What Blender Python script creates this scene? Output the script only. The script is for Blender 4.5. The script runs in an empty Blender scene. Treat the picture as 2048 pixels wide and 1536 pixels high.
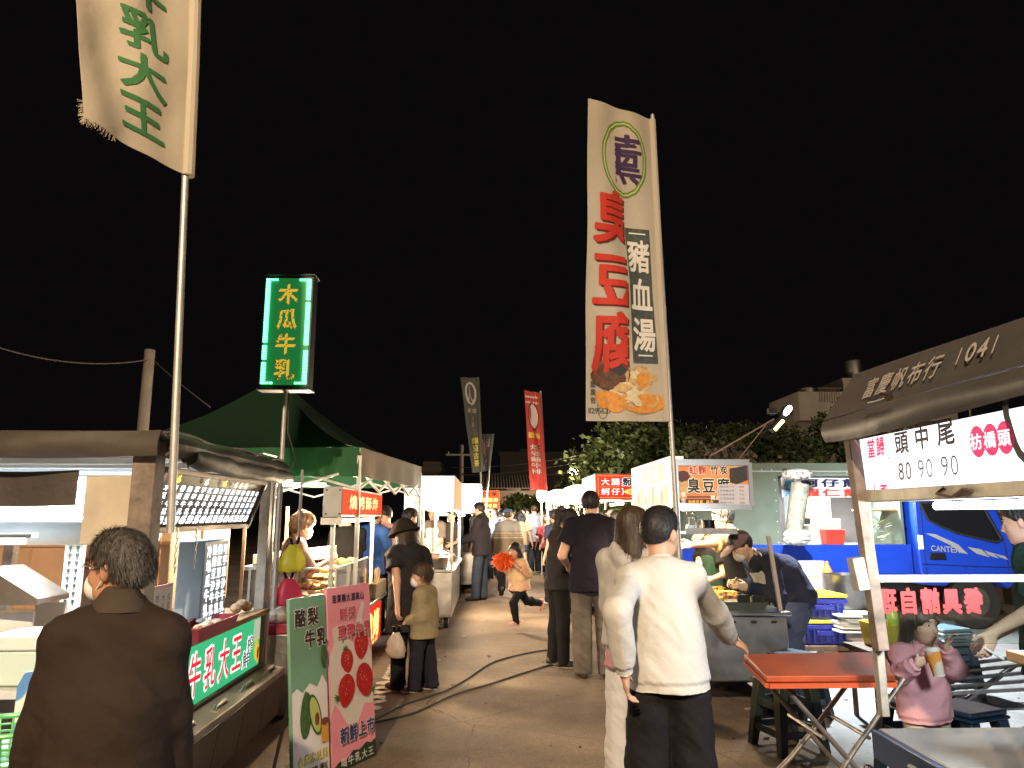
import bpy, bmesh, math, random
import numpy as np
from mathutils import Vector, Matrix

# ---------------------------------------------------------------- camera, world, exposure
SC = bpy.context.scene
COL = SC.collection
R = math.radians
EYE = Vector((0, 0, 1.5))
FPX = 1450.0
cam_d = bpy.data.cameras.new('camera')
cam_d.sensor_width = 36
cam_d.lens = 36 * FPX / 2048
cam_d.clip_start = 0.05
cam_d.clip_end = 500
cam = bpy.data.objects.new('camera', cam_d)
COL.objects.link(cam)
cam.location = EYE
cam.rotation_euler = (R(90 + 10.24), 0, R(-1.74))
SC.camera = cam
CR = cam.rotation_euler.to_matrix()

world = bpy.data.worlds.new('World')
SC.world = world
world.use_nodes = True
bg = world.node_tree.nodes['Background']
bg.inputs[0].default_value = (0.85, 0.72, 0.74, 1)
bg.inputs[1].default_value = 0.0028
SC.view_settings.view_transform = 'Standard'
SC.view_settings.look = 'None'
SC.view_settings.exposure = 0.3
SC.view_settings.gamma = 1
SC.cycles.use_denoising = True
try:
 SC.cycles.denoiser = 'OPENIMAGEDENOISE'
except Exception:
 pass
SC.cycles.max_bounces = 6
SC.cycles.transparent_max_bounces = 12
SC.cycles.sample_clamp_indirect = 4
SC.cycles.caustics_reflective = False
SC.cycles.caustics_refractive = False


def at(px, py, Y):
 d = CR @ Vector(((px - 1024) / FPX, (768 - py) / FPX, -1))
 return EYE + d * (Y / d.y)


def gnd(px, py, z=0.0):
 d = CR @ Vector(((px - 1024) / FPX, (768 - py) / FPX, -1))
 return EYE + d * ((z - EYE.z) / d.z)


def atx(px, py, X):
 d = CR @ Vector(((px - 1024) / FPX, (768 - py) / FPX, -1))
 return EYE + d * (X / d.x)


# ---------------------------------------------------------------- materials
MATS = {}


def mat(name, col, rough=0.6, metal=0.0, noise=None, bump=None, emit=None, coat=0.0, spec=None, sheen=0.0, trans=0.0):
 """noise=(scale, amount) varies the colour; bump=(scale, strength)."""
 if name in MATS:
  return MATS[name]
 m = bpy.data.materials.new(name)
 m.use_nodes = True
 nt = m.node_tree
 b = nt.nodes['Principled BSDF']
 c = (col[0], col[1], col[2], 1)
 b.inputs['Base Color'].default_value = c
 b.inputs['Roughness'].default_value = rough
 b.inputs['Metallic'].default_value = metal
 if coat:
  b.inputs['Coat Weight'].default_value = coat
 if spec is not None:
  b.inputs['Specular IOR Level'].default_value = spec
 if sheen:
  b.inputs['Sheen Weight'].default_value = sheen
 if trans:
  b.inputs['Transmission Weight'].default_value = trans
 if emit:
  b.inputs['Emission Color'].default_value = (emit[0], emit[1], emit[2], 1)
  b.inputs['Emission Strength'].default_value = emit[3]
 tc = None
 if noise or bump:
  tc = nt.nodes.new('ShaderNodeTexCoord')
 if noise:
  n = nt.nodes.new('ShaderNodeTexNoise')
  n.inputs['Scale'].default_value = noise[0]
  n.inputs['Detail'].default_value = 6
  n.inputs['Roughness'].default_value = 0.62
  nt.links.new(tc.outputs['Object'], n.inputs['Vector'])
  rp = nt.nodes.new('ShaderNodeValToRGB')
  a = noise[1]
  lo = tuple(max(0, x * (1 - a)) for x in col) + (1,)
  hi = tuple(min(1, x * (1 + a)) for x in col) + (1,)
  rp.color_ramp.elements[0].position = 0.3
  rp.color_ramp.elements[0].color = lo
  rp.color_ramp.elements[1].position = 0.72
  rp.color_ramp.elements[1].color = hi
  nt.links.new(n.outputs['Fac'], rp.inputs['Fac'])
  nt.links.new(rp.outputs['Color'], b.inputs['Base Color'])
  mr = nt.nodes.new('ShaderNodeMapRange')
  mr.inputs['To Min'].default_value = max(0.02, rough - 0.12)
  mr.inputs['To Max'].default_value = min(1, rough + 0.12)
  nt.links.new(n.outputs['Fac'], mr.inputs['Value'])
  nt.links.new(mr.outputs['Result'], b.inputs['Roughness'])
 if bump:
  n2 = nt.nodes.new('ShaderNodeTexNoise')
  n2.inputs['Scale'].default_value = bump[0]
  n2.inputs['Detail'].default_value = 4
  nt.links.new(tc.outputs['Object'], n2.inputs['Vector'])
  bp = nt.nodes.new('ShaderNodeBump')
  bp.inputs['Strength'].default_value = bump[1]
  bp.inputs['Distance'].default_value = 0.01
  nt.links.new(n2.outputs['Fac'], bp.inputs['Height'])
  nt.links.new(bp.outputs['Normal'], b.inputs['Normal'])
 MATS[name] = m
 return m


def emat(name, col, strength):
 """A thing that gives off light: lamp, backlit sign, LED."""
 if name in MATS:
  return MATS[name]
 m = bpy.data.materials.new(name)
 m.use_nodes = True
 nt = m.node_tree
 b = nt.nodes['Principled BSDF']
 b.inputs['Base Color'].default_value = (min(1, col[0]) * .5, min(1, col[1]) * .5, min(1, col[2]) * .5, 1)
 b.inputs['Roughness'].default_value = 0.9
 b.inputs['Specular IOR Level'].default_value = 0.05
 b.inputs['Emission Color'].default_value = (col[0], col[1], col[2], 1)
 b.inputs['Emission Strength'].default_value = strength
 MATS[name] = m
 return m


def glass(name, tint=(0.9, 0.95, 0.93), fac=0.05):
 if name in MATS:
  return MATS[name]
 m = bpy.data.materials.new(name)
 m.use_nodes = True
 nt = m.node_tree
 nt.nodes.remove(nt.nodes['Principled BSDF'])
 out = nt.nodes['Material Output']
 t = nt.nodes.new('ShaderNodeBsdfTransparent')
 t.inputs[0].default_value = tint + (1,)
 g = nt.nodes.new('ShaderNodeBsdfGlossy')
 g.inputs['Roughness'].default_value = 0.08
 f = nt.nodes.new('ShaderNodeFresnel')
 f.inputs[0].default_value = 1.45
 a = nt.nodes.new('ShaderNodeMath')
 a.operation = 'ADD'
 a.inputs[1].default_value = fac - 0.04
 nt.links.new(f.outputs[0], a.inputs[0])
 mx = nt.nodes.new('ShaderNodeMixShader')
 nt.links.new(a.outputs[0], mx.inputs[0])
 nt.links.new(t.outputs[0], mx.inputs[1])
 nt.links.new(g.outputs[0], mx.inputs[2])
 nt.links.new(mx.outputs[0], out.inputs['Surface'])
 MATS[name] = m
 return m


def thin(name, col, fac=0.5, rough=0.5):
 """Thin plastic or cloth that lets light through."""
 if name in MATS:
  return MATS[name]
 m = bpy.data.materials.new(name)
 m.use_nodes = True
 nt = m.node_tree
 b = nt.nodes['Principled BSDF']
 b.inputs['Base Color'].default_value = col + (1,)
 b.inputs['Roughness'].default_value = rough
 tr = nt.nodes.new('ShaderNodeBsdfTranslucent')
 tr.inputs[0].default_value = col + (1,)
 mx = nt.nodes.new('ShaderNodeMixShader')
 mx.inputs[0].default_value = fac
 nt.links.new(b.outputs[0], mx.inputs[1])
 nt.links.new(tr.outputs[0], mx.inputs[2])
 nt.links.new(mx.outputs[0], nt.nodes['Material Output'].inputs['Surface'])
 tc = nt.nodes.new('ShaderNodeTexCoord')
 n2 = nt.nodes.new('ShaderNodeTexNoise')
 n2.inputs['Scale'].default_value = 9
 n2.inputs['Detail'].default_value = 5
 nt.links.new(tc.outputs['Object'], n2.inputs['Vector'])
 bp = nt.nodes.new('ShaderNodeBump')
 bp.inputs['Strength'].default_value = 0.35
 bp.inputs['Distance'].default_value = 0.02
 nt.links.new(n2.outputs['Fac'], bp.inputs['Height'])
 nt.links.new(bp.outputs['Normal'], b.inputs['Normal'])
 MATS[name] = m
 return m


# ---------------------------------------------------------------- objects
ORG = {}


def tag(o, label=None, cat=None, group=None, kind=None):
 if label:
  o['label'] = label
 if cat:
  o['category'] = cat
 if group:
  o['group'] = group
 if kind:
  o['kind'] = kind
 return o


def thing(name, label, cat, loc=(0, 0, 0), group=None):
 o = bpy.data.objects.new(name, None)
 o.empty_display_size = 0.1
 COL.objects.link(o)
 o.location = loc
 ORG[o.name] = Vector(loc)
 return tag(o, label, cat, group)


def kids(o):
 return [c for c in o.children]


def copy_tree(o, parent=None):
 c = o.copy()
 COL.objects.link(c)
 if parent is not None:
  c.parent = parent
 for ch in list(o.children):
  copy_tree(ch, c)
 return c


def V(*a):
 return Vector(a)


def perp(d):
 d = d.normalized()
 up = Vector((0, 0, 1)) if abs(d.z) < 0.95 else Vector((0, 1, 0))
 x = d.cross(up).normalized()
 return x, x.cross(d).normalized()


class MB:
 def __init__(s):
  s.v, s.f, s.m = [], [], []

 def add(s, vs, fs, mi=0):
  k = len(s.v)
  s.v.extend([tuple(v) for v in vs])
  s.f.extend([tuple(i + k for i in f) for f in fs])
  s.m.extend([mi] * len(fs))
  return s

 def hexa(s, p, mi=0):
  """8 points: bottom ring 0-3, top ring 4-7."""
  return s.add(p, [(3, 2, 1, 0), (4, 5, 6, 7), (0, 1, 5, 4), (1, 2, 6, 5), (2, 3, 7, 6), (3, 0, 4, 7)], mi)

 def box(s, c, d, mi=0, rot=None):
  c = Vector(c)
  h = Vector(d) / 2
  pts = []
  for z in (-h.z, h.z):
   for x, y in ((-h.x, -h.y), (h.x, -h.y), (h.x, h.y), (-h.x, h.y)):
    q = Vector((x, y, z))
    if rot is not None:
     q = rot @ q
    pts.append(c + q)
  return s.hexa(pts, mi)

 def bx(s, x0, x1, y0, y1, z0, z1, mi=0):
  return s.box(((x0 + x1) / 2, (y0 + y1) / 2, (z0 + z1) / 2), (abs(x1 - x0), abs(y1 - y0), abs(z1 - z0)), mi)

 def bar(s, a, b, w, h=None, mi=0):
  a, b = Vector(a), Vector(b)
  h = h or w
  x, y = perp(b - a)
  x, y = x * w / 2, y * h / 2
  return s.hexa([a - x - y, a + x - y, a + x + y, a - x + y, b - x - y, b + x - y, b + x + y, b - x + y], mi)

 def tube(s, pts, r, mi=0, n=10, cap=True):
  pts = [Vector(p) for p in pts]
  rs = r if isinstance(r, (list, tuple)) else [r] * len(pts)
  rings = []
  px = None
  for i, p in enumerate(pts):
   d = (pts[min(i + 1, len(pts) - 1)] - pts[max(i - 1, 0)])
   if d.length < 1e-9:
    d = Vector((0, 0, 1))
   d.normalize()
   if px is None:
    x, y = perp(d)
   else:
    x = (px - d * px.dot(d))
    x = x.normalized() if x.length > 1e-6 else perp(d)[0]
    y = x.cross(d).normalized() * -1
    y = d.cross(x).normalized()
   px = x
   yv = d.cross(x).normalized()
   rings.append([p + (x * math.cos(2 * math.pi * k / n) + yv * math.sin(2 * math.pi * k / n)) * rs[i] for k in range(n)])
  vs = [q for rg in rings for q in rg]
  fs = []
  for i in range(len(pts) - 1):
   for k in range(n):
    k2 = (k + 1) % n
    fs.append((i * n + k, i * n + k2, (i + 1) * n + k2, (i + 1) * n + k))
  if cap:
   fs.append(tuple(range(n - 1, -1, -1)))
   fs.append(tuple((len(pts) - 1) * n + k for k in range(n)))
  return s.add(vs, fs, mi)

 def lathe(s, prof, c, mi=0, n=20, axis=None, sx=1, sy=1):
  """prof: (r, z) list from bottom to top."""
  c = Vector(c)
  ax = (axis or Vector((0, 0, 1))).normalized()
  if abs(ax.z) > 0.999:
   x, y = Vector((1, 0, 0)), Vector((0, 1, 0))
  else:
   x, y = perp(ax)
   y = ax.cross(x)
  vs, fs = [], []
  for r, z in prof:
   for k in range(n):
    a = 2 * math.pi * k / n
    vs.append(c + ax * z + x * (r * sx * math.cos(a)) + y * (r * sy * math.sin(a)))
  for i in range(len(prof) - 1):
   for k in range(n):
    k2 = (k + 1) % n
    fs.append((i * n + k, i * n + k2, (i + 1) * n + k2, (i + 1) * n + k))
  fs.append(tuple(range(n - 1, -1, -1)))
  fs.append(tuple((len(prof) - 1) * n + k for k in range(n)))
  return s.add(vs, fs, mi)

 def ell(s, c, r, mi=0, n=14, m=8, rot=None):
  c = Vector(c)
  r = r if isinstance(r, (tuple, list)) else (r, r, r)
  vs, fs = [], []
  for i in range(m + 1):
   t = math.pi * i / m
   for k in range(n):
    a = 2 * math.pi * k / n
    q = Vector((r[0] * math.sin(t) * math.cos(a), r[1] * math.sin(t) * math.sin(a), -r[2] * math.cos(t)))
    if rot is not None:
     q = rot @ q
    vs.append(c + q)
  for i in range(m):
   for k in range(n):
    k2 = (k + 1) % n
    fs.append((i * n + k, i * n + k2, (i + 1) * n + k2, (i + 1) * n + k))
  return s.add(vs, fs, mi)

 def poly(s, pts, depth, mi=0):
  """flat polygon (list of 3D points, seen counter-clockwise from its front) given thickness backwards."""
  pts = [Vector(p) for p in pts]
  n = Vector((0, 0, 0))
  for i in range(len(pts)):
   a, b = pts[i], pts[(i + 1) % len(pts)]
   n += a.cross(b)
  n.normalize()
  k = len(pts)
  vs = pts + [p - n * depth for p in pts]
  fs = [tuple(range(k)), tuple(range(2 * k - 1, k - 1, -1))]
  for i in range(k):
   j = (i + 1) % k
   fs.append((j, i, k + i, k + j))
  return s.add(vs, fs, mi)

 def sheet(s, fn, nu, nv, th=0.004, mi=0, closed=True):
  """fn(u,v in 0..1) -> point; a thin curved sheet with thickness."""
  P = [[Vector(fn(i / nu, j / nv)) for j in range(nv + 1)] for i in range(nu + 1)]
  N = []
  for i in range(nu + 1):
   row = []
   for j in range(nv + 1):
    du = P[min(i + 1, nu)][j] - P[max(i - 1, 0)][j]
    dv = P[i][min(j + 1, nv)] - P[i][max(j - 1, 0)]
    nn = du.cross(dv)
    row.append(nn.normalized() if nn.length > 1e-12 else Vector((0, 0, 1)))
   N.append(row)
  W = nv + 1
  top = [P[i][j] + N[i][j] * th / 2 for i in range(nu + 1) for j in range(W)]
  bot = [P[i][j] - N[i][j] * th / 2 for i in range(nu + 1) for j in range(W)]
  k = len(top)
  fs = []
  for i in range(nu):
   for j in range(nv):
    a, b, c, d = i * W + j, (i + 1) * W + j, (i + 1) * W + j + 1, i * W + j + 1
    fs.append((a, b, c, d))
    fs.append((k + d, k + c, k + b, k + a))
  for i in range(nu):
   a, b = i * W, (i + 1) * W
   fs.append((b, a, k + a, k + b))
   a, b = i * W + nv, (i + 1) * W + nv
   fs.append((a, b, k + b, k + a))
  for j in range(nv):
   a, b = j, j + 1
   fs.append((a, b, k + b, k + a))
   a, b = nu * W + j, nu * W + j + 1
   fs.append((b, a, k + a, k + b))
  return s.add(top + bot, fs, mi)

 def build(s, name, mats, parent=None, smooth=35, bevel=0, org=None, label=None):
  me = bpy.data.meshes.new(name)
  base = ORG.get(parent.name, Vector((0, 0, 0))) if parent is not None else Vector(org if org is not None else (0, 0, 0))
  me.from_pydata([(v[0] - base[0], v[1] - base[1], v[2] - base[2]) for v in s.v], [], s.f)
  if not isinstance(mats, (list, tuple)):
   mats = [mats]
  for m in mats:
   me.materials.append(m)
  if len(mats) > 1:
   me.polygons.foreach_set('material_index', s.m)
  me.update()
  if smooth:
   me.polygons.foreach_set('use_smooth', [True] * len(me.polygons))
   me.set_sharp_from_angle(angle=R(smooth))
  o = bpy.data.objects.new(name, me)
  COL.objects.link(o)
  if parent is not None:
   o.parent = parent
  else:
   o.location = base
  ORG[o.name] = base.copy()
  if bevel:
   md = o.modifiers.new('bevel', 'BEVEL')
   md.width = bevel
   md.segments = 2
   md.limit_method = 'ANGLE'
   md.angle_limit = R(50)
   md.use_clamp_overlap = True
  if label:
   o['label'] = label
  return o


# ---------------------------------------------------------------- lettering
GLY = {}


def outline(ch, off=0.0):
 cu = bpy.data.curves.new('glyph', 'FONT')
 cu.body = ch
 cu.dimensions = '2D'
 cu.fill_mode = 'FRONT'
 cu.offset = off
 cu.resolution_u = 3
 o = bpy.data.objects.new('glyph', cu)
 COL.objects.link(o)
 me = bpy.data.meshes.new_from_object(o.evaluated_get(bpy.context.evaluated_depsgraph_get()))
 vs = [(v.co.x, v.co.y) for v in me.vertices]
 out = []
 for p_ in me.polygons:
  f = tuple(p_.vertices)
  a = sum(vs[f[i]][0] * vs[f[(i + 1) % len(f)]][1] - vs[f[(i + 1) % len(f)]][0] * vs[f[i]][1] for i in range(len(f)))
  out.append(f if a > 0 else f[::-1])
 bpy.data.objects.remove(o)
 bpy.data.curves.remove(cu)
 bpy.data.meshes.remove(me)
 return vs, out


def glyph(ch, bold=0.0):
 """a character; bold strokes are thickened evenly with round ends."""
 key = (ch, round(bold, 3))
 if key in GLY:
  return GLY[key]
 if bold <= .004:
  GLY[key] = outline(ch, bold if bold < 0 and ord(ch) < 256 else 0)
  return GLY[key]
 vs, fs = GLY.get((ch, 0.0)) or outline(ch)
 GLY[(ch, 0.0)] = (vs, fs)
 N = 88
 pad = .16
 x0, y0 = -pad, -.12 - pad
 W = max([v[0] for v in vs] + [.5]) + pad - x0
 nx, ny = int(W * N), int((1 + 2 * pad) * N)
 g_ = np.zeros((ny, nx), bool)
 X = x0 + (np.arange(nx) + .5) / N
 Y = y0 + (np.arange(ny) + .5) / N
 for f in fs:
  p = np.array([vs[i] for i in f])
  i0, j0 = np.floor((p.min(0) - (x0, y0)) * N).astype(int) - 1
  i1, j1 = np.ceil((p.max(0) - (x0, y0)) * N).astype(int) + 1
  i0, j0 = max(i0, 0), max(j0, 0)
  xx, yy = np.meshgrid(X[i0:i1], Y[j0:j1])
  ins = np.ones(xx.shape, bool)
  for k in range(len(p)):
   a, b = p[k], p[(k + 1) % len(p)]
   ins &= (b[0] - a[0]) * (yy - a[1]) - (b[1] - a[1]) * (xx - a[0]) >= -1e-9
  g_[j0:j1, i0:i1] |= ins
 r = bold * .85 * N
 k = int(math.ceil(r))
 d = g_.copy()
 for dy in range(-k, k + 1):
  for dx in range(-k, k + 1):
   if dx * dx + dy * dy <= r * r + .3:
    d |= np.roll(np.roll(g_, dy, 0), dx, 1)
 V_, F_ = [], []
 live = {}
 for j in range(ny + 1):
  runs = []
  if j < ny:
   e = np.diff(np.concatenate([[0], d[j].astype(np.int8), [0]]))
   runs = list(zip(np.where(e == 1)[0], np.where(e == -1)[0]))
  new = {}
  for q in runs:
   new[q] = live.pop(q, j)
  for (a, b), j0 in live.items():
   n = len(V_)
   V_ += [(x0 + a / N, y0 + j0 / N), (x0 + b / N, y0 + j0 / N), (x0 + b / N, y0 + j / N), (x0 + a / N, y0 + j / N)]
   F_.append((n, n + 1, n + 2, n + 3))
  live = new
 GLY[key] = (V_, F_)
 return GLY[key]


def text(mb, s, u0, v0, w, h, fn, mi=0, bold=0.0, vertical=False, clip=None, cut=0, gap=0.06, fit=False, skew=0.0):
 """Letters laid into the rectangle (u0,v0,w,h) of a surface; fn(u,v)->3D point.
 clip=(umin,umax) cuts letters; cut=grid step so that letters follow a curved cloth."""
 n = len(s)
 for i, ch in enumerate(s):
  if ch in ' \u3000':
   continue
  if vertical:
   cu0, cv0, cw, chh = u0, v0 + h * (n - 1 - i) / n, w, h / n
  else:
   cu0, cv0, cw, chh = u0 + w * i / n, v0, w / n, h
  vs, fs = glyph(ch, bold)
  if not vs:
   continue
  if ch == '1':
   bx0, bx1, by0, by1 = -.1, .65, -.01, .73
  elif ord(ch) > 0x2000 and not fit:
   bx0, bx1, by0, by1 = 0.0, 1.0, -0.12, 0.88
  else:
   v2, _ = glyph(ch, 0.0)
   bx0, bx1 = min(p[0] for p in v2), max(p[0] for p in v2)
   by0, by1 = min(p[1] for p in v2), max(p[1] for p in v2)
   if ch in '.,-':
    by0, by1 = 0, .72
    m = (bx0 + bx1) / 2
    bx0, bx1 = m - .3, m + .3
  g = gap
  pts = []
  for x, y in vs:
   a = (x - bx0) / max(1e-6, bx1 - bx0)
   b = (y - by0) / max(1e-6, by1 - by0)
   pts.append((cu0 + cw * (g + a * (1 - 2 * g)) + skew * b * chh, cv0 + chh * (g + b * (1 - 2 * g))))
  if clip or cut:
   bm = bmesh.new()
   bv = [bm.verts.new((p[0], p[1], 0)) for p in pts]
   for f in fs:
    try:
     bm.faces.new([bv[k] for k in f])
    except ValueError:
     pass
   def bis(co, no, clear=False):
    geom = bm.verts[:] + bm.edges[:] + bm.faces[:]
    bmesh.ops.bisect_plane(bm, geom=geom, plane_co=co, plane_no=no, clear_outer=clear)
   if clip:
    if clip[0] is not None:
     bis((clip[0], 0, 0), (-1, 0, 0), True)
    if clip[1] is not None:
     bis((clip[1], 0, 0), (1, 0, 0), True)
   if cut:
    a = math.floor(cu0 / cut) * cut
    while a < cu0 + cw:
     bis((a, 0, 0), (1, 0, 0))
     a += cut
    a = math.floor(cv0 / cut) * cut
    while a < cv0 + chh:
     bis((0, a, 0), (0, 1, 0))
     a += cut
   bm.verts.index_update()
   pts = [(v.co.x, v.co.y) for v in bm.verts]
   fs = [tuple(v.index for v in f.verts) for f in bm.faces]
   bm.free()
  mb.add([fn(*p) for p in pts], fs, mi)


def flat(o, xd, yd, off=0.003):
 """plane mapper: o = lower-left corner, xd/yd unit directions as read."""
 o, xd, yd = Vector(o), Vector(xd).normalized(), Vector(yd).normalized()
 n = xd.cross(yd).normalized()
 return lambda u, v: o + xd * u + yd * v + n * off


def blob(mb, fn, pts, mi):
 """flat printed shape from (u,v) points."""
 mb.add([fn(*p) for p in pts], [tuple(range(len(pts)))], mi)


def oval(cx, cy, rx, ry, n=24, wob=0, seed=0, rot=0):
 rn = random.Random(seed)
 out = []
 for k in range(n):
  a = 2 * math.pi * k / n
  q = 1 + wob * (rn.random() - .5)
  x, y = rx * q * math.cos(a), ry * q * math.sin(a)
  out.append((cx + x * math.cos(rot) - y * math.sin(rot), cy + x * math.sin(rot) + y * math.cos(rot)))
 return out


def ring(mb, fn, cx, cy, rx, ry, w, mi, n=40, wob=0, seed=1):
 o = oval(cx, cy, rx, ry, n, wob, seed)
 i = oval(cx, cy, rx - w, ry - w, n, wob, seed)
 vs = [fn(*p) for p in o] + [fn(*p) for p in i]
 mb.add(vs, [(k, (k + 1) % n, n + (k + 1) % n, n + k) for k in range(n)], mi)


def rect(mb, fn, u0, v0, u1, v1, mi):
 mb.add([fn(u0, v0), fn(u1, v0), fn(u1, v1), fn(u0, v1)], [(0, 1, 2, 3)], mi)


def lamp(name, kind, loc, power, col, size=0.1, size_y=None, parent=None, aim=None, spot=None, blend=.5):
 l = bpy.data.lights.new(name, kind)
 l.energy = power * 4.2
 l.color = col
 if kind == 'AREA':
  l.size = size
  if size_y:
   l.shape = 'RECTANGLE'
   l.size_y = size_y
 elif kind in ('POINT', 'SPOT'):
  l.shadow_soft_size = size
 if spot:
  l.spot_size = R(spot)
  l.spot_blend = blend
 o = bpy.data.objects.new(name, l)
 COL.objects.link(o)
 loc = Vector(loc)
 base = Vector((0, 0, 0))
 if parent is not None:
  o.parent = parent
  base = ORG[parent.name]
 o.location = loc - base
 if aim is not None:
  o.rotation_euler = (Vector(aim) - loc).to_track_quat('-Z', 'Y').to_euler()
 return o
# ---------------------------------------------------------------- people: smooth bodies grown from joints
def _rot(yaw=0, pitch=0, roll=0):
 """yaw left about z, pitch forward (nod), roll to the right."""
 return np.array((Matrix.Rotation(R(yaw), 3, 'Z') @ Matrix.Rotation(R(-pitch), 3, 'X') @ Matrix.Rotation(R(roll), 3, 'Y')))


def smin(a, b, k):
 h = np.clip(0.5 + 0.5 * (b - a) / k, 0, 1)
 return b + (a - b) * h - k * h * (1 - h)


class SDF:
 def __init__(s, lo, hi, h):
  s.h = h
  s.lo = np.array(lo, float)
  s.n = np.ceil((np.array(hi) - s.lo) / h).astype(int) + 1
  s.F = np.full(s.n, 0.3, np.float32)

 def _sub(s, lo, hi, m):
  a = np.clip(np.floor((np.array(lo) - m - s.lo) / s.h).astype(int), 0, s.n)
  b = np.clip(np.ceil((np.array(hi) + m - s.lo) / s.h).astype(int) + 1, 0, s.n)
  if np.any(b - a < 1):
   return None
  ax = [(s.lo[i] + s.h * np.arange(a[i], b[i])).astype(np.float32) for i in range(3)]
  X, Y, Z = np.meshgrid(*ax, indexing='ij')
  return tuple(slice(a[i], b[i]) for i in range(3)), X, Y, Z

 def _put(s, sl, d, k, op):
  if op == '+':
   s.F[sl] = smin(s.F[sl], d, k)
  elif op == '-':
   s.F[sl] = -smin(-s.F[sl], d, k)

 def cone(s, a, b, ra, rb, k=0.02, op='+', flat=False):
  a, b = np.array(a, float), np.array(b, float)
  r = max(ra, rb)
  g = s._sub(np.minimum(a, b) - r, np.maximum(a, b) + r, k + 0.03)
  if g is None:
   return s
  sl, X, Y, Z = g
  ba = b - a
  L2 = max(1e-9, ba @ ba)
  px, py, pz = X - a[0], Y - a[1], Z - a[2]
  t0 = (px * ba[0] + py * ba[1] + pz * ba[2]) / L2
  t = np.clip(t0, 0, 1)
  d = np.sqrt((px - ba[0] * t) ** 2 + (py - ba[1] * t) ** 2 + (pz - ba[2] * t) ** 2) - (ra + (rb - ra) * t)
  if flat:
   d = np.maximum(d, (t0 - 1) * math.sqrt(L2))
  s._put(sl, d, k, op)
  return s

 def ell(s, c, r, Rm=None, k=0.02, op='+'):
  c, r = np.array(c, float), np.array(r, float)
  m = r.max()
  g = s._sub(c - m, c + m, k + 0.03)
  if g is None:
   return s
  sl, X, Y, Z = g
  px, py, pz = X - c[0], Y - c[1], Z - c[2]
  if Rm is not None:
   px, py, pz = (px * Rm[0, 0] + py * Rm[1, 0] + pz * Rm[2, 0], px * Rm[0, 1] + py * Rm[1, 1] + pz * Rm[2, 1],
                          px * Rm[0, 2] + py * Rm[1, 2] + pz * Rm[2, 2])
  k0 = np.sqrt((px / r[0]) ** 2 + (py / r[1]) ** 2 + (pz / r[2]) ** 2)
  k1 = np.sqrt((px / r[0] ** 2) ** 2 + (py / r[1] ** 2) ** 2 + (pz / r[2] ** 2) ** 2)
  d = k0 * (k0 - 1) / np.maximum(k1, 1e-6)
  s._put(sl, d.astype(np.float32), k, op)
  return s

 def tor(s, a, b, ra, rb, ratio, Rm, k=0.05, op='+', flat=False):
  """capsule with an oval cross-section (flattened front to back by ratio) in the frame Rm."""
  a, b = np.array(a, float), np.array(b, float)
  r = max(ra, rb)
  g = s._sub(np.minimum(a, b) - r, np.maximum(a, b) + r, k + 0.03)
  if g is None:
   return s
  sl, X, Y, Z = g
  qx, qy, qz = X - a[0], Y - a[1], Z - a[2]
  q = [qx * Rm[0, i] + qy * Rm[1, i] + qz * Rm[2, i] for i in range(3)]
  q[1] = q[1] * ratio
  ba = Rm.T @ (b - a)
  ba[1] *= ratio
  L2 = max(1e-9, ba @ ba)
  t0 = (q[0] * ba[0] + q[1] * ba[1] + q[2] * ba[2]) / L2
  t = np.clip(t0, 0, 1)
  d = np.sqrt((q[0] - ba[0] * t) ** 2 + (q[1] - ba[1] * t) ** 2 + (q[2] - ba[2] * t) ** 2) - (ra + (rb - ra) * t)
  d = d / math.sqrt(ratio)
  if flat:
   d = np.maximum(d, (t0 - 1) * math.sqrt(L2))
  s._put(sl, d, k, op)
  return s

 def plane(s, p, n):
  """keep the side opposite to n."""
  p, n = np.array(p, float), np.array(n, float)
  n = n / np.linalg.norm(n)
  ax = [(s.lo[i] + s.h * np.arange(s.n[i])).astype(np.float32) for i in range(3)]
  d = (ax[0][:, None, None] - p[0]) * n[0] + (ax[1][None, :, None] - p[1]) * n[1] + (ax[2][None, None, :] - p[2]) * n[2]
  s.F = np.maximum(s.F, d.astype(np.float32))
  return s

 def mesh(s):
  F = s.F
  S = F < 0
  c = np.zeros(np.array(F.shape) - 1, np.int8)
  offs = [(i, j, k) for i in (0, 1) for j in (0, 1) for k in (0, 1)]
  nx, ny, nz = F.shape
  for o in offs:
   c += S[o[0]:nx - 1 + o[0], o[1]:ny - 1 + o[1], o[2]:nz - 1 + o[2]]
  act = (c > 0) & (c < 8)
  idx = np.full(act.shape, -1, np.int64)
  I = np.argwhere(act)
  idx[act] = np.arange(len(I))
  val = np.stack([F[I[:, 0] + o[0], I[:, 1] + o[1], I[:, 2] + o[2]] for o in offs], 1)
  P = np.zeros((len(I), 3))
  C = np.zeros(len(I))
  O = np.array(offs, float)
  for a in range(8):
   for b in range(a + 1, 8):
    if np.abs(O[a] - O[b]).sum() != 1:
     continue
    va, vb = val[:, a], val[:, b]
    m = (va < 0) != (vb < 0)
    t = np.where(m, va / np.where(m, va - vb, 1), 0)[:, None]
    P += np.where(m[:, None], O[a] + (O[b] - O[a]) * t, 0)
    C += m
  P = s.lo + s.h * (I + P / C[:, None])
  faces = []
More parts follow.
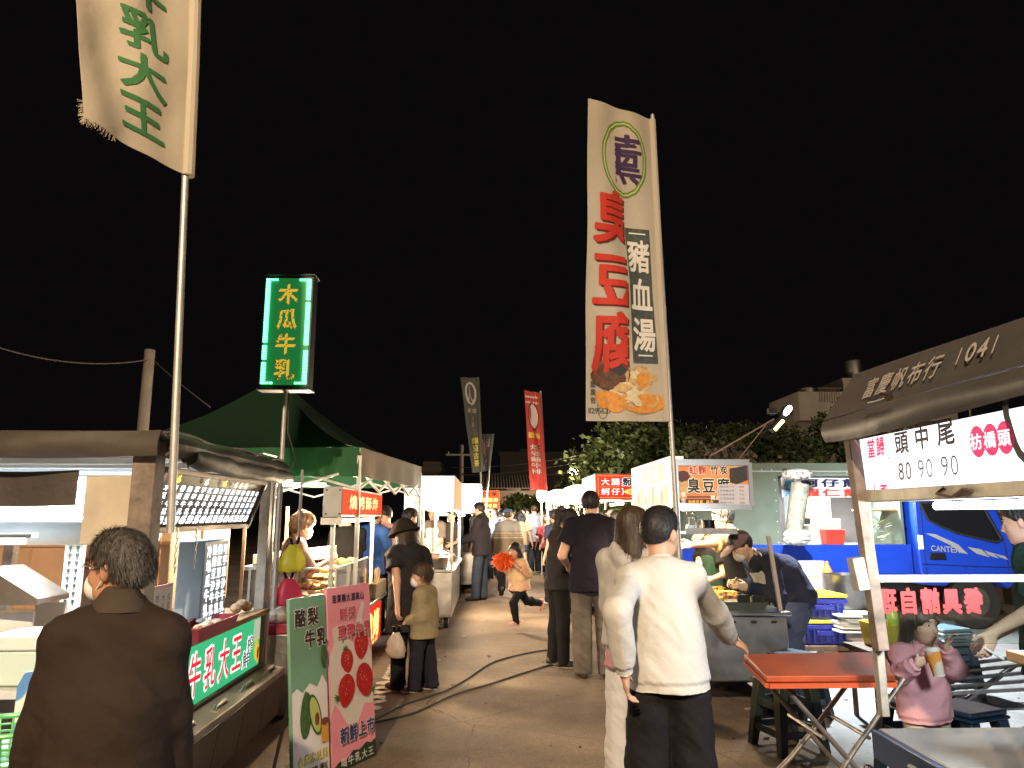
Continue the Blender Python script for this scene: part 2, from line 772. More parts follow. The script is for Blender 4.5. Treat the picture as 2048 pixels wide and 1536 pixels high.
  for ax in range(3):
   sa = [slice(1, None)] * 3
   sl0, sl1 = [slice(1, -1)] * 3, [slice(1, -1)] * 3
   sl0[ax] = slice(0, -1)
   sl1[ax] = slice(1, None)
   A, B = S[tuple(sl0)], S[tuple(sl1)]
   for flip, M in ((False, A & ~B), (True, ~A & B)):
    E = np.argwhere(M)
    if not len(E):
     continue
    e = E + 1
    e[:, ax] -= 1
    u, w = [(1, 2), (2, 0), (0, 1)][ax]
    def cell(du, dw):
     q = e.copy()
     q[:, u] -= du
     q[:, w] -= dw
     return idx[q[:, 0], q[:, 1], q[:, 2]]
    Q = np.stack([cell(1, 1), cell(0, 1), cell(0, 0), cell(1, 0)], 1)
    if flip:
     Q = Q[:, ::-1]
    faces.append(Q[(Q >= 0).all(1)])
  Fc = np.concatenate(faces) if faces else np.zeros((0, 4), int)
  # one relaxing pass
  acc = np.zeros_like(P)
  cnt = np.zeros(len(P))
  for i in range(4):
   np.add.at(acc, Fc[:, i], P[Fc[:, (i + 1) % 4]])
   np.add.at(cnt, Fc[:, i], 1)
   np.add.at(acc, Fc[:, i], P[Fc[:, (i + 3) % 4]])
   np.add.at(cnt, Fc[:, i], 1)
  P = P * 0.5 + 0.5 * acc / np.maximum(cnt, 1)[:, None]
  return P, Fc


def vnormals(P, F):
 n = np.cross(P[F[:, 2]] - P[F[:, 0]], P[F[:, 3]] - P[F[:, 1]])
 N = np.zeros_like(P)
 for i in range(4):
  np.add.at(N, F[:, i], n)
 return N / np.maximum(np.linalg.norm(N, axis=1), 1e-12)[:, None]


def vnoise(p, seed=0):
 p = p + seed * 17.31
 i = np.floor(p).astype(np.int64)
 f = p - i
 f = f * f * (3 - 2 * f)
 out = 0
 for dx in (0, 1):
  for dy in (0, 1):
   for dz in (0, 1):
    h = (i[:, 0] + dx) * 374761393 + (i[:, 1] + dy) * 668265263 + (i[:, 2] + dz) * 2147483647 + seed * 1013
    h = (h ^ (h >> 13)) * 1274126177
    h = ((h ^ (h >> 16)) & 0xffff) / 65535.0
    w = (f[:, 0] if dx else 1 - f[:, 0]) * (f[:, 1] if dy else 1 - f[:, 1]) * (f[:, 2] if dz else 1 - f[:, 2])
    out = out + h * w
 return out * 2 - 1


def folds(P, N, amp, seed, fx=7, fz=9, sl=0.5):
 q = P.copy()
 q[:, 2] += sl * P[:, 0] + 0.4 * P[:, 1]
 a = vnoise(q * np.array([fx * .5, fx * .5, fz]), seed)
 b = vnoise(q * np.array([fx * 1.3, fx * 1.3, fz * 1.8]), seed + 5)
 c = vnoise(q * np.array([fx * 2.6, fx * 2.6, fz * 3.4]), seed + 9)
 d = (1 - 2 * np.abs(a)) * .7 + (1 - 2 * np.abs(b)) * .38 + (1 - 2 * np.abs(c)) * .20 - .45
 return P + N * (amp * d)[:, None]


def to_obj(name, P, F, mats, parent=None, loc=None, rz=0, fm=None):
 me = bpy.data.meshes.new(name)
 me.vertices.add(len(P))
 me.vertices.foreach_set('co', P.astype(np.float32).ravel())
 me.loops.add(F.size)
 me.loops.foreach_set('vertex_index', F.ravel().astype(np.int32))
 me.polygons.add(len(F))
 me.polygons.foreach_set('loop_start', np.arange(0, F.size, 4, dtype=np.int32))
 if not isinstance(mats, (list, tuple)):
  mats = [mats]
 for m in mats:
  me.materials.append(m)
 me.update(calc_edges=True)
 me.polygons.foreach_set('use_smooth', np.ones(len(F), bool))
 if fm is not None:
  me.polygons.foreach_set('material_index', fm.astype(np.int32))
 me.validate()
 o = bpy.data.objects.new(name, me)
 COL.objects.link(o)
 if parent is not None:
  o.parent = parent
 if loc is not None:
  o.location = loc
  o.rotation_euler = (0, 0, R(rz))
 return o


def ik(a, t, l1, l2, pole):
 a, t, pole = np.array(a, float), np.array(t, float), np.array(pole, float)
 d = t - a
 L = np.linalg.norm(d)
 Lc = min(max(L, abs(l1 - l2) + .01), (l1 + l2) * .999)
 u = d / max(L, 1e-6)
 if Lc != L:
  t = a + u * Lc
 x = (l1 * l1 - l2 * l2 + Lc * Lc) / (2 * Lc)
 y = math.sqrt(max(0, l1 * l1 - x * x))
 p = pole - u * (pole @ u)
 p = p / max(1e-6, np.linalg.norm(p))
 return a + u * x + p * y, t


def nrm(v):
 v = np.array(v, float)
 return v / max(1e-9, np.linalg.norm(v))


SKIN = mat('skin', (0.52, 0.30, 0.20), 0.55, noise=(14, .10), bump=(160, .08))
SKIN_PALE = mat('skin_pale', (0.62, 0.38, 0.27), 0.55, noise=(14, .08), bump=(160, .06))
SKIN_TAN = mat('skin_tan', (0.42, 0.22, 0.13), 0.55, noise=(14, .10), bump=(160, .08))
LIPS = mat('lips', (0.45, 0.16, 0.13), 0.45)
EYEW = mat('eye_white', (0.75, 0.72, 0.68), 0.25)
EYED = mat('eye_dark', (0.02, 0.012, 0.01), 0.15)
HAIR = mat('hair_black', (0.012, 0.010, 0.010), 0.58, noise=(40, .5))
HAIR_BROWN = mat('hair_brown', (0.045, 0.024, 0.013), 0.58, noise=(40, .5))
HAIR_GREY = mat('hair_grey', (0.060, 0.053, 0.048), 0.6, noise=(70, .8))
MASKM = mat('mask_white', (0.75, 0.73, 0.72), 0.8, bump=(120, .2))


def cloth(name, col, rough=0.88, n=.16, b=.35, sc=260):
 m = mat('cloth_' + name, col, rough, noise=(5, n), bump=(17, .24), spec=0.08)
 for nd in m.node_tree.nodes:
  if nd.bl_idname == 'ShaderNodeTexNoise' and nd.inputs['Scale'].default_value == 17:
   nd.inputs['Detail'].default_value = 9
   nd.inputs['Distortion'].default_value = .35
  if nd.bl_idname == 'ShaderNodeBump':
   nd.inputs['Distance'].default_value = .03
 return m


def stripe_cloth(name, base, stripes):
 """knitted stripes: list of (z0, z1, colour) in the wearer's height."""
 if name in MATS:
  return MATS[name]
 m = mat(name, base, 0.9, bump=(300, .4), spec=.2)
 nt = m.node_tree
 tc = nt.nodes.new('ShaderNodeTexCoord')
 sp = nt.nodes.new('ShaderNodeSeparateXYZ')
 nt.links.new(tc.outputs['Object'], sp.inputs[0])
 mp = nt.nodes.new('ShaderNodeMapRange')
 mp.inputs['From Max'].default_value = 2.0
 nt.links.new(sp.outputs['Z'], mp.inputs['Value'])
 rp = nt.nodes.new('ShaderNodeValToRGB')
 rp.color_ramp.interpolation = 'CONSTANT'
 e = rp.color_ramp.elements
 e[0].position = 0
 e[0].color = base + (1,)
 e[1].position = 1
 e[1].color = base + (1,)
 for a, b, c in stripes:
  q = e.new(a / 2)
  q.color = c + (1,)
  q = e.new(b / 2)
  q.color = base + (1,)
 nt.links.new(mp.outputs[0], rp.inputs[0])
 nt.links.new(rp.outputs[0], nt.nodes['Principled BSDF'].inputs['Base Color'])
 return m


def print_cloth(name, a, b, scale, thr=.5):
 """printed cloth with blotches of a second colour."""
 if name in MATS:
  return MATS[name]
 m = mat(name, a, 0.9, bump=(260, .3), spec=.2)
 nt = m.node_tree
 tc = nt.nodes.new('ShaderNodeTexCoord')
 n = nt.nodes.new('ShaderNodeTexNoise')
 n.inputs['Scale'].default_value = scale
 n.inputs['Detail'].default_value = 2
 nt.links.new(tc.outputs['Object'], n.inputs['Vector'])
 rp = nt.nodes.new('ShaderNodeValToRGB')
 rp.color_ramp.elements[0].position = thr - .04
 rp.color_ramp.elements[0].color = a + (1,)
 rp.color_ramp.elements[1].position = thr + .04
 rp.color_ramp.elements[1].color = b + (1,)
 nt.links.new(n.outputs['Fac'], rp.inputs[0])
 nt.links.new(rp.outputs[0], nt.nodes['Principled BSDF'].inputs['Base Color'])
 return m


def person(label, x, y, yaw, H=1.68, pose=None, top=None, bottom=None, hair=('short', HAIR), shoes=None, skin=None, res=0.014,
           build=1.0, face=False, mask=None, hat=None, glasses=None, cat='person', group=None, seed=1, z0=0.0, hsc=None, strands=0):
 pose = pose or {}
 rng = np.random.default_rng(seed)
 skin = skin or SKIN
 t = min(1, max(0, (H - 0.95) / 0.75))
 hs = hsc or (0.86 + 0.14 * t)
 sb = (H - 0.225 * hs) / 1.475
 wk = sb * (1.0 + 0.16 * (1 - t)) * build
 yr = R(yaw)

 def W2L(w):
  dx, dy = w[0] - x, w[1] - y
  return np.array([dx * math.cos(yr) + dy * math.sin(yr), -dx * math.sin(yr) + dy * math.cos(yr), w[2] - z0])

 def D2L(w):
  return np.array([w[0] * math.cos(yr) + w[1] * math.sin(yr), -w[0] * math.sin(yr) + w[1] * math.cos(yr), w[2]])

 def tgt(v):
  return W2L(v[1:]) if len(v) == 4 else np.array(v, float)

 g = pose.get
 Rp = _rot(g('pyaw', 0), g('ptilt', 0), g('proll', 0))
 Rc = Rp @ _rot(g('twist', 0), g('lean', 2), g('side', 0))
 Rm = Rp @ _rot(g('twist', 0) * .5, g('lean', 2) * .5, g('side', 0) * .5)
 pel = np.array([g('px', 0), g('py', 0), g('pz', .925 * sb)])
 waist = pel + Rm @ np.array([0, 0, .14 * sb])
 chest = waist + Rc @ np.array([0, 0.0, .17 * sb])
 nb = waist + Rc @ np.array([0, -.012 * sb, .355 * sb])
 Rh = _rot(0, 0, 0) if False else _rot(g('hy', 0), g('hp', 0), g('hr', 0))
 hc = nb + Rc @ np.array([0, .012, .045 * sb]) + Rh @ np.array([0, .02 * hs, .108 * hs])

 def Hd(a):
  return hc + Rh @ (np.array(a, float) * hs)

 sh = {1: waist + Rc @ np.array([0.156 * wk, -.01, (.288 - g('drop', 0)) * sb]), -1: waist + Rc @ np.array([-.156 * wk, -.01, (.288 - g('drop', 0)) * sb])}
 hip = {1: pel + Rp @ np.array([.088 * wk, 0, -.03 * sb]), -1: pel + Rp @ np.array([-.088 * wk, 0, -.03 * sb])}
 arm, leg, foot, hand = {}, {}, {}, {}
 for sd, wn, pn, dn, tn, cn in ((1, 'rw', 'rp', 'rd', 'rt', 'rc'), (-1, 'lw', 'lp', 'ld', 'lt', 'lc')):
  w = g(wn)
  w = tgt(w) if w is not None else sh[sd] + np.array([sd * .055 * sb, .03 * sb, -.525 * sb])
  e, w = ik(sh[sd], w, .285 * sb * g('armk', 1), .255 * sb * g('armk', 1), D2L(g(pn)[1:]) if (g(pn) is not None and len(g(pn)) == 4) else g(pn, (sd * .15, -1, -.2)))
  arm[sd] = (e, w)
  d = nrm(w - e) if g(dn) is None else nrm(D2L(g(dn)[1:]) if len(g(dn)) == 4 else g(dn))
  th = g(tn)
  th = (D2L(th[1:]) if len(th) == 4 else np.array(th, float)) if th is not None else (np.array([0, 1., .1]) if d[2] < -.6 else np.array([-sd * .4, 0, 1.]))
  hand[sd] = (w, d, th, g(cn, .35))
 for sd, fn, pn in ((1, 'rf', 'rk'), (-1, 'lf', 'lk')):
  f = g(fn) or (sd * .1 * wk, 0, 0)
  fy, fp = (list(f) + [0, 0])[3:5] if len(f) > 3 else (-sd * 8, 0)
  an = np.array([f[0], f[1], f[2] + .075 * sb])
  k, an = ik(hip[sd], an, .415 * sb, .405 * sb, g(pn, (sd * .12, 1, 0)))
  leg[sd] = (k, an)
  foot[sd] = (an, _rot(fy, fp))

 allp = [pel, hc, nb] + [q for s_ in (1, -1) for q in (sh[s_], arm[s_][0], arm[s_][1], arm[s_][1] + hand[s_][1] * .18 * sb, leg[s_][0], leg[s_][1], leg[s_][1] + foot[s_][1] @ np.array([0, .2 * sb, 0]))]
 allp = np.array(allp)
 lo, hi = allp.min(0) - .20, allp.max(0) + .20
 lo[2] = max(lo[2], -.03)

 # ---- body
 B = SDF(lo, hi, res)
 B.tor(chest + Rc @ np.array([0, 0, .07 * sb]), chest + Rc @ np.array([0, 0, -.10 * sb]), .128 * wk, .112 * wk, 1.35, Rc, .05)
 B.tor(waist, pel, .112 * wk, .13 * wk, 1.32, Rm, .06)
 B.cone(sh[1], sh[-1], .05 * wk, .05 * wk, .05)
 for sd in (1, -1):
  B.cone(nb + Rc @ np.array([0, 0, -.02 * sb]), sh[sd], .05 * sb, .045 * wk, .04)
  e, w = arm[sd]
  B.cone(sh[sd], e, .049 * wk, .038 * wk, .03).cone(e, w, .038 * wk, .025 * sb, .015)
  k, an = leg[sd]
  B.cone(hip[sd], k, .079 * wk, .052 * wk, .04).cone(k, an, .05 * wk, .036 * sb, .02)
  B.ell(k * .72 + an * .28 + np.array([0, -.015 * sb, 0]), (.046 * wk, .05 * wk, .10 * sb), k=.03)
  A, Rf = foot[sd]
  B.cone(A + Rf @ np.array([0, -.03, -.04]) * sb, A + Rf @ np.array([0, .14, -.05]) * sb, .034 * sb, .026 * sb, .03)
 # hands
 for sd in (1, -1):
  w, d, th, cu = hand[sd]
  h_ = sb * (1 + .1 * (1 - t))
  wv = nrm(th - d * (th @ d))
  n = np.cross(d, wv) * (-1 if sd == 1 else 1)
  Rh2 = np.stack([wv, n, d], 1)
  B.ell(w + d * .045 * h_, (.040 * h_, .016 * h_, .052 * h_), Rh2, .02)
  fr = max(.0078 * h_, res * .62)
  for i, (o_, L) in enumerate(((.028, .075), (.010, .083), (-.009, .078), (-.027, .06))):
   p = w + d * .085 * h_ + wv * o_ * h_
   a = R(15 + 75 * cu + 5 * i)
   dirs = d
   spread = wv * (o_ * 2.2)
   for j, fl in enumerate((.45, .32, .25)):
    ang = a * (.35 + .55 * j)
    dd = nrm(d * math.cos(ang) + n * math.sin(ang) + spread * (1 - cu))
    q = p + dd * L * fl * h_
    B.cone(p, q, fr * (1.06 - .08 * j), fr * (1 - .08 * j), .004)
    p = q
  p = w + d * .02 * h_ + wv * .03 * h_
  q = p + nrm(wv * .75 + d * .7 + n * .45) * .045 * h_
  q2 = q + nrm(wv * (.45 - .5 * cu) + d * .8 + n * (.3 + .5 * cu)) * .032 * h_
  B.cone(p, q, .013 * h_, max(.010 * h_, res * .65), .012).cone(q, q2, max(.010 * h_, res * .65), max(.008 * h_, res * .6), .004)
 # neck and head
 B.cone(nb + Rc @ np.array([0, 0, -.03 * sb]), Hd((0, -.018, -.055)), .056 * sb * build ** .5, .052 * hs, .025)
 B.ell(Hd((0, -.010, .018)), np.array((.075, .094, .092)) * hs, Rh, .02)
 B.ell(Hd((0, .032, -.032)), np.array((.060, .056, .080)) * hs, Rh, .025)
 B.ell(Hd((0, .034, -.078)), np.array((.050, .046, .034)) * hs, Rh, .025)
 B.ell(Hd((0, .070, -.098)), np.array((.020, .016, .015)) * hs, Rh, .02)
 if res < .02:
  B.ell(Hd((0, .076, .020)), np.array((.046, .014, .012)) * hs, Rh, .014)
  for sd in (1, -1):
   B.ell(Hd((sd * .037, .056, -.036)), np.array((.024, .022, .022)) * hs, Rh, .015)
   B.ell(Hd((sd * .030, .094, .0)), np.array((.017, .013, .010)) * hs, Rh, .008, '-')
  B.cone(Hd((0, .084, .004)), Hd((0, .104, -.034)), .008 * hs, .012 * hs, .010)
  B.ell(Hd((0, .090, -.040)), np.array((.017, .010, .008)) * hs, Rh, .008)
  B.ell(Hd((0, .086, -.062)), np.array((.022, .010, .006)) * hs, Rh, .006)
  B.ell(Hd((0, .084, -.071)), np.array((.019, .010, .006)) * hs, Rh, .006)
 for sd in (1, -1):
  Re = Rh @ _rot(sd * -22, 0, sd * 8)
  B.ell(Hd((sd * .079, -.006, -.012)), np.array((.009, .019, .031)) * hs, Re, .010)
 P, F = B.mesh()
 fm = np.zeros(len(F), int)
 if face:
  cen = (P[F].mean(1) - hc) @ Rh / hs
  fm[(((cen[:, 0]) / .024) ** 2 + ((cen[:, 2] + .0665) / .010) ** 2 < 1) & (cen[:, 1] > .07)] = 1
 root = to_obj('person', P, F, [skin, LIPS], None, (x, y, z0), yaw, fm)
 tag(root, label, cat, group)
 ORG[root.name] = Vector((0, 0, 0))

 if face:
  for sd in (1, -1):
   e = MB()
   c = Vector(Hd((sd * .030, .076, .000)))
   rr = Matrix(Rh.tolist())
   e.ell(c, (.0120 * hs, .0110 * hs, .0058 * hs), 0, 12, 8, rr)
   e.ell(Vector(Hd((sd * .029, .0845, .000))), (.0062 * hs, .0036 * hs, .0053 * hs), 1, 10, 6, rr)
   e.build('eye', [EYEW, EYED], root)
   b = MB()
   b.tube([Hd((sd * .012, .090, .019)), Hd((sd * .03, .090, .0245)), Hd((sd * .05, .074, .019))], [.0030 * hs, .0042 * hs, .0022 * hs], 0, 6)
   b.build('eyebrow', HAIR, root)

 # ---- hair
 st, hm = hair
 if st:
  hl, hh = hc - .24 * hs, hc + .20 * hs
  if st in ('long', 'ponytail', 'loose'):
   hl = hl - np.array([.06, .12, .34 * sb])
   hh = hh + np.array([.06, .06, 0])
  hres = max(.006, res * .7)
  Hf = SDF(hl, hh, hres)
  off = {'short': .013, 'crop': .008, 'bob': .017, 'long': .018, 'ponytail': .012, 'curly': .030, 'grey': .010, 'loose': .02}[st]
  Hf.ell(Hd((0, -.012, .022)), np.array((.075 + off, .094 + off, .092 + off)) * hs, Rh, .02)
  if st in ('crop', 'short', 'grey'):
   Hf.ell(Hd((0, .012, .072)), np.array((.062, .078, .052)) * hs, Rh, .03)
  if st == 'curly':
   for _ in range(26):
    q = nrm(rng.normal(size=3))
    Hf.ell(Hd(np.array((0, -.015, .03)) + q * np.array((.085, .1, .09))), np.array((.03, .03, .03)) * hs, Rh, .02)
  npn = {'short': (-.078, -.075), 'crop': (-.08, -.072), 'grey': (-.08, -.082), 'bob': (-.09, -.085), 'curly': (-.09, -.10), 'long': (-.09, -.11), 'loose': (-.09, -.11), 'ponytail': (-.08, -.075)}[st]
  fr = {'bob': (.098, .035), 'curly': (.1, .04), 'long': (.098, .052), 'loose': (.1, .03)}.get(st, (.092, .062))
  p0, p1 = np.array([0, npn[0], npn[1]]), np.array([0, fr[0], fr[1]])
  dl = p1 - p0
  nrmv = np.array([0, dl[2], -dl[1]])
  if nrmv[2] > 0:
   nrmv = -nrmv
  Hf.plane(Hd(p0), Rh @ nrmv)
  for sd in (1, -1):   # leave the ear free
   if st in ('short', 'crop', 'grey', 'ponytail'):
    Hf.ell(Hd((sd * .088, .002, -.024)), np.array((.022, .026, .034)) * hs, Rh, .006, '-')
  Hf.ell(Hd((0, .105, -.050)), np.array((.060, .075, .092)) * hs, Rh, .012, '-')
  if st in ('long', 'loose'):
   dn = np.array([0, 0, -1.])
   bk = Rc @ np.array([0, -1., 0])
   for sx, L in ((-.055, .30), (-.02, .34), (.02, .33), (.055, .29), (-.075, .20), (.075, .19)):
    a = Hd((sx, -.06 if abs(sx) < .06 else -.03, -.02))
    m_ = a + dn * .15 * hs + bk * .02 + Rh @ np.array([sx * .25, 0, 0])
    b = m_ + dn * (L - .15) * sb + Rc @ np.array([sx * .2, -.012, 0])
    Hf.cone(a, m_, .036 * hs, .034 * hs, .02).cone(m_, b, .032 * hs, .012, .02)
  if st == 'ponytail':
   a = Hd((0, -.105, .03))
   b = a + Rh @ np.array([0, -.05, -.01]) + np.array([0, 0, -.02])
   c_ = b + np.array([0, 0, -.13 * sb]) + Rc @ np.array([0, -.01, 0])
   e_ = c_ + np.array([0, 0, -.16 * sb]) + Rc @ np.array([.01, .02, 0])
   Hf.cone(a, b, .02, .026, .012).cone(b, c_, .028, .030, .02).cone(c_, e_, .028, .008, .02)
  P, F = Hf.mesh()
  N = vnormals(P, F)
  L = (P - hc) @ Rh
  ang = np.arctan2(L[:, 0], L[:, 1] + .02)
  q = np.stack([ang * 9, L[:, 2] * 10 + L[:, 1] * 6, L[:, 1] * 12], 1)
  amp = {'crop': .0012, 'short': .005, 'grey': .006, 'bob': .003, 'curly': .012}.get(st, .005)
  P = P + N * (amp * (vnoise(q * 1.6, seed) + .6 * vnoise(q * 3.7, seed + 3)))[:, None]
  ho = to_obj('hair', P, F, hm, root)
  if strands:
   S = MB()
   ids = rng.integers(0, len(P), strands)
   for i in ids:
    p, n, l = P[i], N[i], L[i]
    if st in ('long', 'loose', 'bob', 'ponytail') and (n[2] > .45 or (l[1] > .03 and l[2] < .06)):
     continue
    if st in ('long', 'loose', 'ponytail'):
     d = np.array([0, 0, -1.]) * 1.0 + rng.normal(size=3) * .12
     ln = .05 + .05 * rng.random()
    elif st == 'bob':
     d = np.array([0, 0, -1.]) + rng.normal(size=3) * .1
     ln = .03 + .025 * rng.random()
    else:
     d = n * .28 + Rh @ np.array([0, -.25, -.6]) + rng.normal(size=3) * .18
     if st == 'grey':
      d = n * .16 + Rh @ np.array([0, -.5, -.75]) + rng.normal(size=3) * .09
     ln = (.008 if st == 'crop' else .026 if st == 'grey' else .014) * (.6 + .8 * rng.random())
     if l[2] < -.03:
      ln *= .6
    d = d - n * min(0, d @ n) * 1.0 + n * .12
    d = nrm(d)
    sdv = nrm(np.cross(d, n) + 1e-4)
    wd = .0006 if res < .009 else .001
    a = p + n * .0005
    b = a + d * ln * .6
    c_ = b + nrm(d + np.array([0, 0, -.35])) * ln * .4
    S.add([a - sdv * wd, a + sdv * wd, b + sdv * wd * .8, b - sdv * wd * .8, c_], [(0, 1, 2, 3), (3, 2, 4)])
   S.build('hair_strands', hm, ho)

 # ---- clothes
 def dress(name, S, m, amp, sd, rib=None, fx=7, fz=9, sl=.5, par=None):
  P, F = S.mesh()
  if not len(F):
   return None
  N = vnormals(P, F)
  P = folds(P, N, amp, sd, fx, fz, sl)
  if rib:
   for p0_, ax_, wd in rib:
    dd = (P - np.array(p0_)) @ nrm(ax_)
    near = np.linalg.norm(P - np.array(p0_), axis=1) < wd[1]
    P = P - N * (np.where((dd > -wd[0]) & near, wd[2], 0))[:, None]
  return to_obj(name, P, F, m, par or root)

 if bottom:
  m = bottom['m']
  Ln = bottom.get('len', 1.0)
  of = bottom.get('off', .012)
  fl = bottom.get('flare', .02)
  S = SDF(lo, hi, max(res, .010))
  S.tor(pel + Rp @ np.array([0, 0, .07 * sb]), pel + Rp @ np.array([0, 0, -.03 * sb]), .115 * wk + of, .135 * wk + of, 1.32, Rp, .04)
  for sd in (1, -1):
   k, an = leg[sd]
   rk, ra = .056 * wk + of + fl * .4, .044 * sb + of + fl
   if bottom.get('skirt'):
    S.cone(hip[sd], hip[sd] * .4 + k * .6, .10 * wk, .13 * wk, .08, flat=True)
    continue
   if Ln > .55:
    S.cone(hip[sd], k, .078 * wk + of, rk, .035)
    q = (Ln - .5) / .5
    S.cone(k, k + (an - k) * min(1, q) + (np.array([0, 0, -.035 * sb]) if q >= 1 else 0), rk, rk + (ra - rk) * q, .02, flat=True)
    S.ell(k * .72 + an * .28 + np.array([0, -.012 * sb, 0]), (.048 * wk + of, .052 * wk + of, .10 * sb), k=.03)
   else:
    S.cone(hip[sd], hip[sd] + (k - hip[sd]) * Ln * 2, .078 * wk + of, rk + .012, .035, flat=True)
  S.plane(pel + Rp @ np.array([0, 0, .06 * sb]), Rp @ np.array([0, 0, 1.]))
  if top:
   Zl = S.lo[2] + S.h * np.arange(S.n[2])
   hz_ = pel[2] + top.get('hem', -.10) * sb
   S.F = S.F + (.035 * np.clip((Zl - hz_) / .02, 0, 1)).astype(np.float32)[None, None, :]
  dress('trousers' if Ln > .55 else ('skirt' if bottom.get('skirt') else 'shorts'), S, m, bottom.get('amp', .007), seed + 20, fx=8, fz=10, sl=.8)
 if shoes:
  for sd in (1, -1):
   A, Rf = foot[sd]
   q = A + np.array([0, 0, 0])
   S = SDF(q - .28 * sb - .05, q + .28 * sb + .05, max(res * .8, .008))
   u = sb * (1.0 + .05 * (1 - t))
   S.cone(A + Rf @ np.array([0, -.035, -.035]) * u, A + Rf @ np.array([0, .06, -.035]) * u, .040 * u, .040 * u, .02)
   S.cone(A + Rf @ np.array([0, .04, -.035]) * u, A + Rf @ np.array([0, .15, -.048]) * u, .044 * u, .030 * u, .03)
   S.ell(A + Rf @ np.array([0, .10, -.052]) * u, np.array((.047, .075, .026)) * u, Rf, .02)
   S.cone(A + Rf @ np.array([0, -.02, .0]) * u, A + Rf @ np.array([0, -.012, .03]) * u, .040 * u, .040 * u, .02)
   S.plane(A + Rf @ np.array([0, 0, -.074]) * u, Rf @ np.array([0, 0, -1.]))
   S.plane(A + Rf @ np.array([0, 0, .035]) * u, Rf @ np.array([0, 0, 1.]))
   P, F = S.mesh()
   cz = ((P[F].mean(1) - A) @ Rf)[:, 2]
   to_obj('shoe', P, F, list(shoes) if isinstance(shoes, (list, tuple)) else [shoes, shoes], root, fm=(cz < -.052 * u).astype(int))
 if top:
  m = top['m']
  of = top.get('off', .016)
  sl = top.get('sleeve', 1.0)
  hem = top.get('hem', -.10) * sb
  S = SDF(lo, hi, max(res, .009))
  lw = top.get('loose', .012)
  S.tor(chest + Rc @ np.array([0, 0, .075 * sb]), chest + Rc @ np.array([0, 0, -.10 * sb]), .138 * wk + of, .122 * wk + of + lw, 1.36, Rc, .05)
  S.tor(waist + Rm @ np.array([0, 0, .04 * sb]), pel + Rp @ np.array([0, 0, hem - .03]), .122 * wk + of + lw, .158 * wk + of + lw, 1.26, Rm, .06)
  S.cone(sh[1], sh[-1], .046 * wk + of * .8, .046 * wk + of * .8, .05)
  rib = []
  for sd in (1, -1):
   S.cone(nb + Rc @ np.array([0, 0, -.03 * sb]), sh[sd], .048 * sb + of * .5, .039 * wk + of * .8, .04)
   e, w = arm[sd]
   sw = top.get('wide', .012) * sb
   if sl > .55:
    S.cone(sh[sd], e, .044 * wk + of * .75, .041 * wk + of * .6 + sw * .6, .05)
    q = min(1.0, (sl - .5) / .5)
    S.cone(e, e + (w - e) * q, .041 * wk + of * .6 + sw * .6, .031 * wk + of * .5 + sw * .6, .02, flat=True)
    if top.get('rib'):
     rib.append((e + (w - e) * q, w - e, (.05 * sb, .09, .010)))
   elif sl > 0:
    S.cone(sh[sd], sh[sd] + (e - sh[sd]) * sl * 2, .050 * wk + of, .047 * wk + of + sw, .03, flat=True)
  S.plane(pel + Rm @ np.array([0, 0, hem]), Rm @ np.array([0, 0, -1.]))
  # neckline
  nk = top.get('neck', .060)
  S.cone(nb + Rc @ np.array([0, .012, .030 * sb]), Hd((0, -.012, -.03)), nk * sb, nk * sb + .02, .008, '-')
  if top.get('collar'):
   for a in range(14):
    q = 2 * math.pi * a / 14
    q2 = 2 * math.pi * (a + 1) / 14
    f1 = nb + Rc @ np.array([.066 * math.sin(q) * sb, .012 + .062 * math.cos(q) * sb, (.035 - .03 * math.cos(q)) * sb])
    f2 = nb + Rc @ np.array([.066 * math.sin(q2) * sb, .012 + .062 * math.cos(q2) * sb, (.035 - .03 * math.cos(q2)) * sb])
    S.cone(f1, f2, .021 * sb, .021 * sb, .012)
  if top.get('hood'):
   for a in np.linspace(-1, 1, 9):
    c_ = nb + Rc @ np.array([.080 * a, -.030 - .060 * (1 - a * a), .020 - .085 * (1 - a * a)])
    S.ell(c_, (.026 * sb, .028 * sb, .036 * sb), Rc, .03)
  if top.get('rib'):
   rib.append((pel + Rm @ np.array([0, 0, hem]), Rm @ np.array([0, 0, -1.]), (.055 * sb, .4, .012)))
  to = dress(top.get('name', 'shirt'), S, m, top.get('amp', .008), seed + 40, rib, fx=top.get('fx', 6), fz=top.get('fz', 7), sl=top.get('sl', .7))
  elif_band = res <= .011 and not top.get('collar') and not top.get('hood') and to is not None
  if elif_band:
   C_ = MB()
   r_ = (nk + .005) * sb
   C_.tube([nb + Rc @ np.array([r_ * math.sin(a), .012 * sb + r_ * math.cos(a), (.026 - .022 * math.cos(a)) * sb]) for a in np.linspace(0, 2 * math.pi, 29)], .0085 * sb, 0, 8, cap=False)
   C_.build('neckband', m, to, smooth=80)
  if top.get('collar'):
   C_ = MB()
   w_ = top['collar'] if isinstance(top['collar'], float) else 1.0

   def cs(u, v):
    a = R(22 + 316 * u)
    r_ = .066 + .036 * max(0, v - .35) / .65 * w_
    z_ = .058 * min(1, v / .35) * w_ - .075 * max(0, v - .35) / .65 * w_
    return nb + Rc @ (np.array([r_ * math.sin(a) * 1.02, .010 + r_ * math.cos(a), z_ + .002 - .022 * math.cos(a) + .004 * math.sin(u * 23)]) * sb * build ** .5)
   C_.sheet(cs, 26, 8, .006)
   C_.build('collar', top.get('cm', m), to, smooth=80)
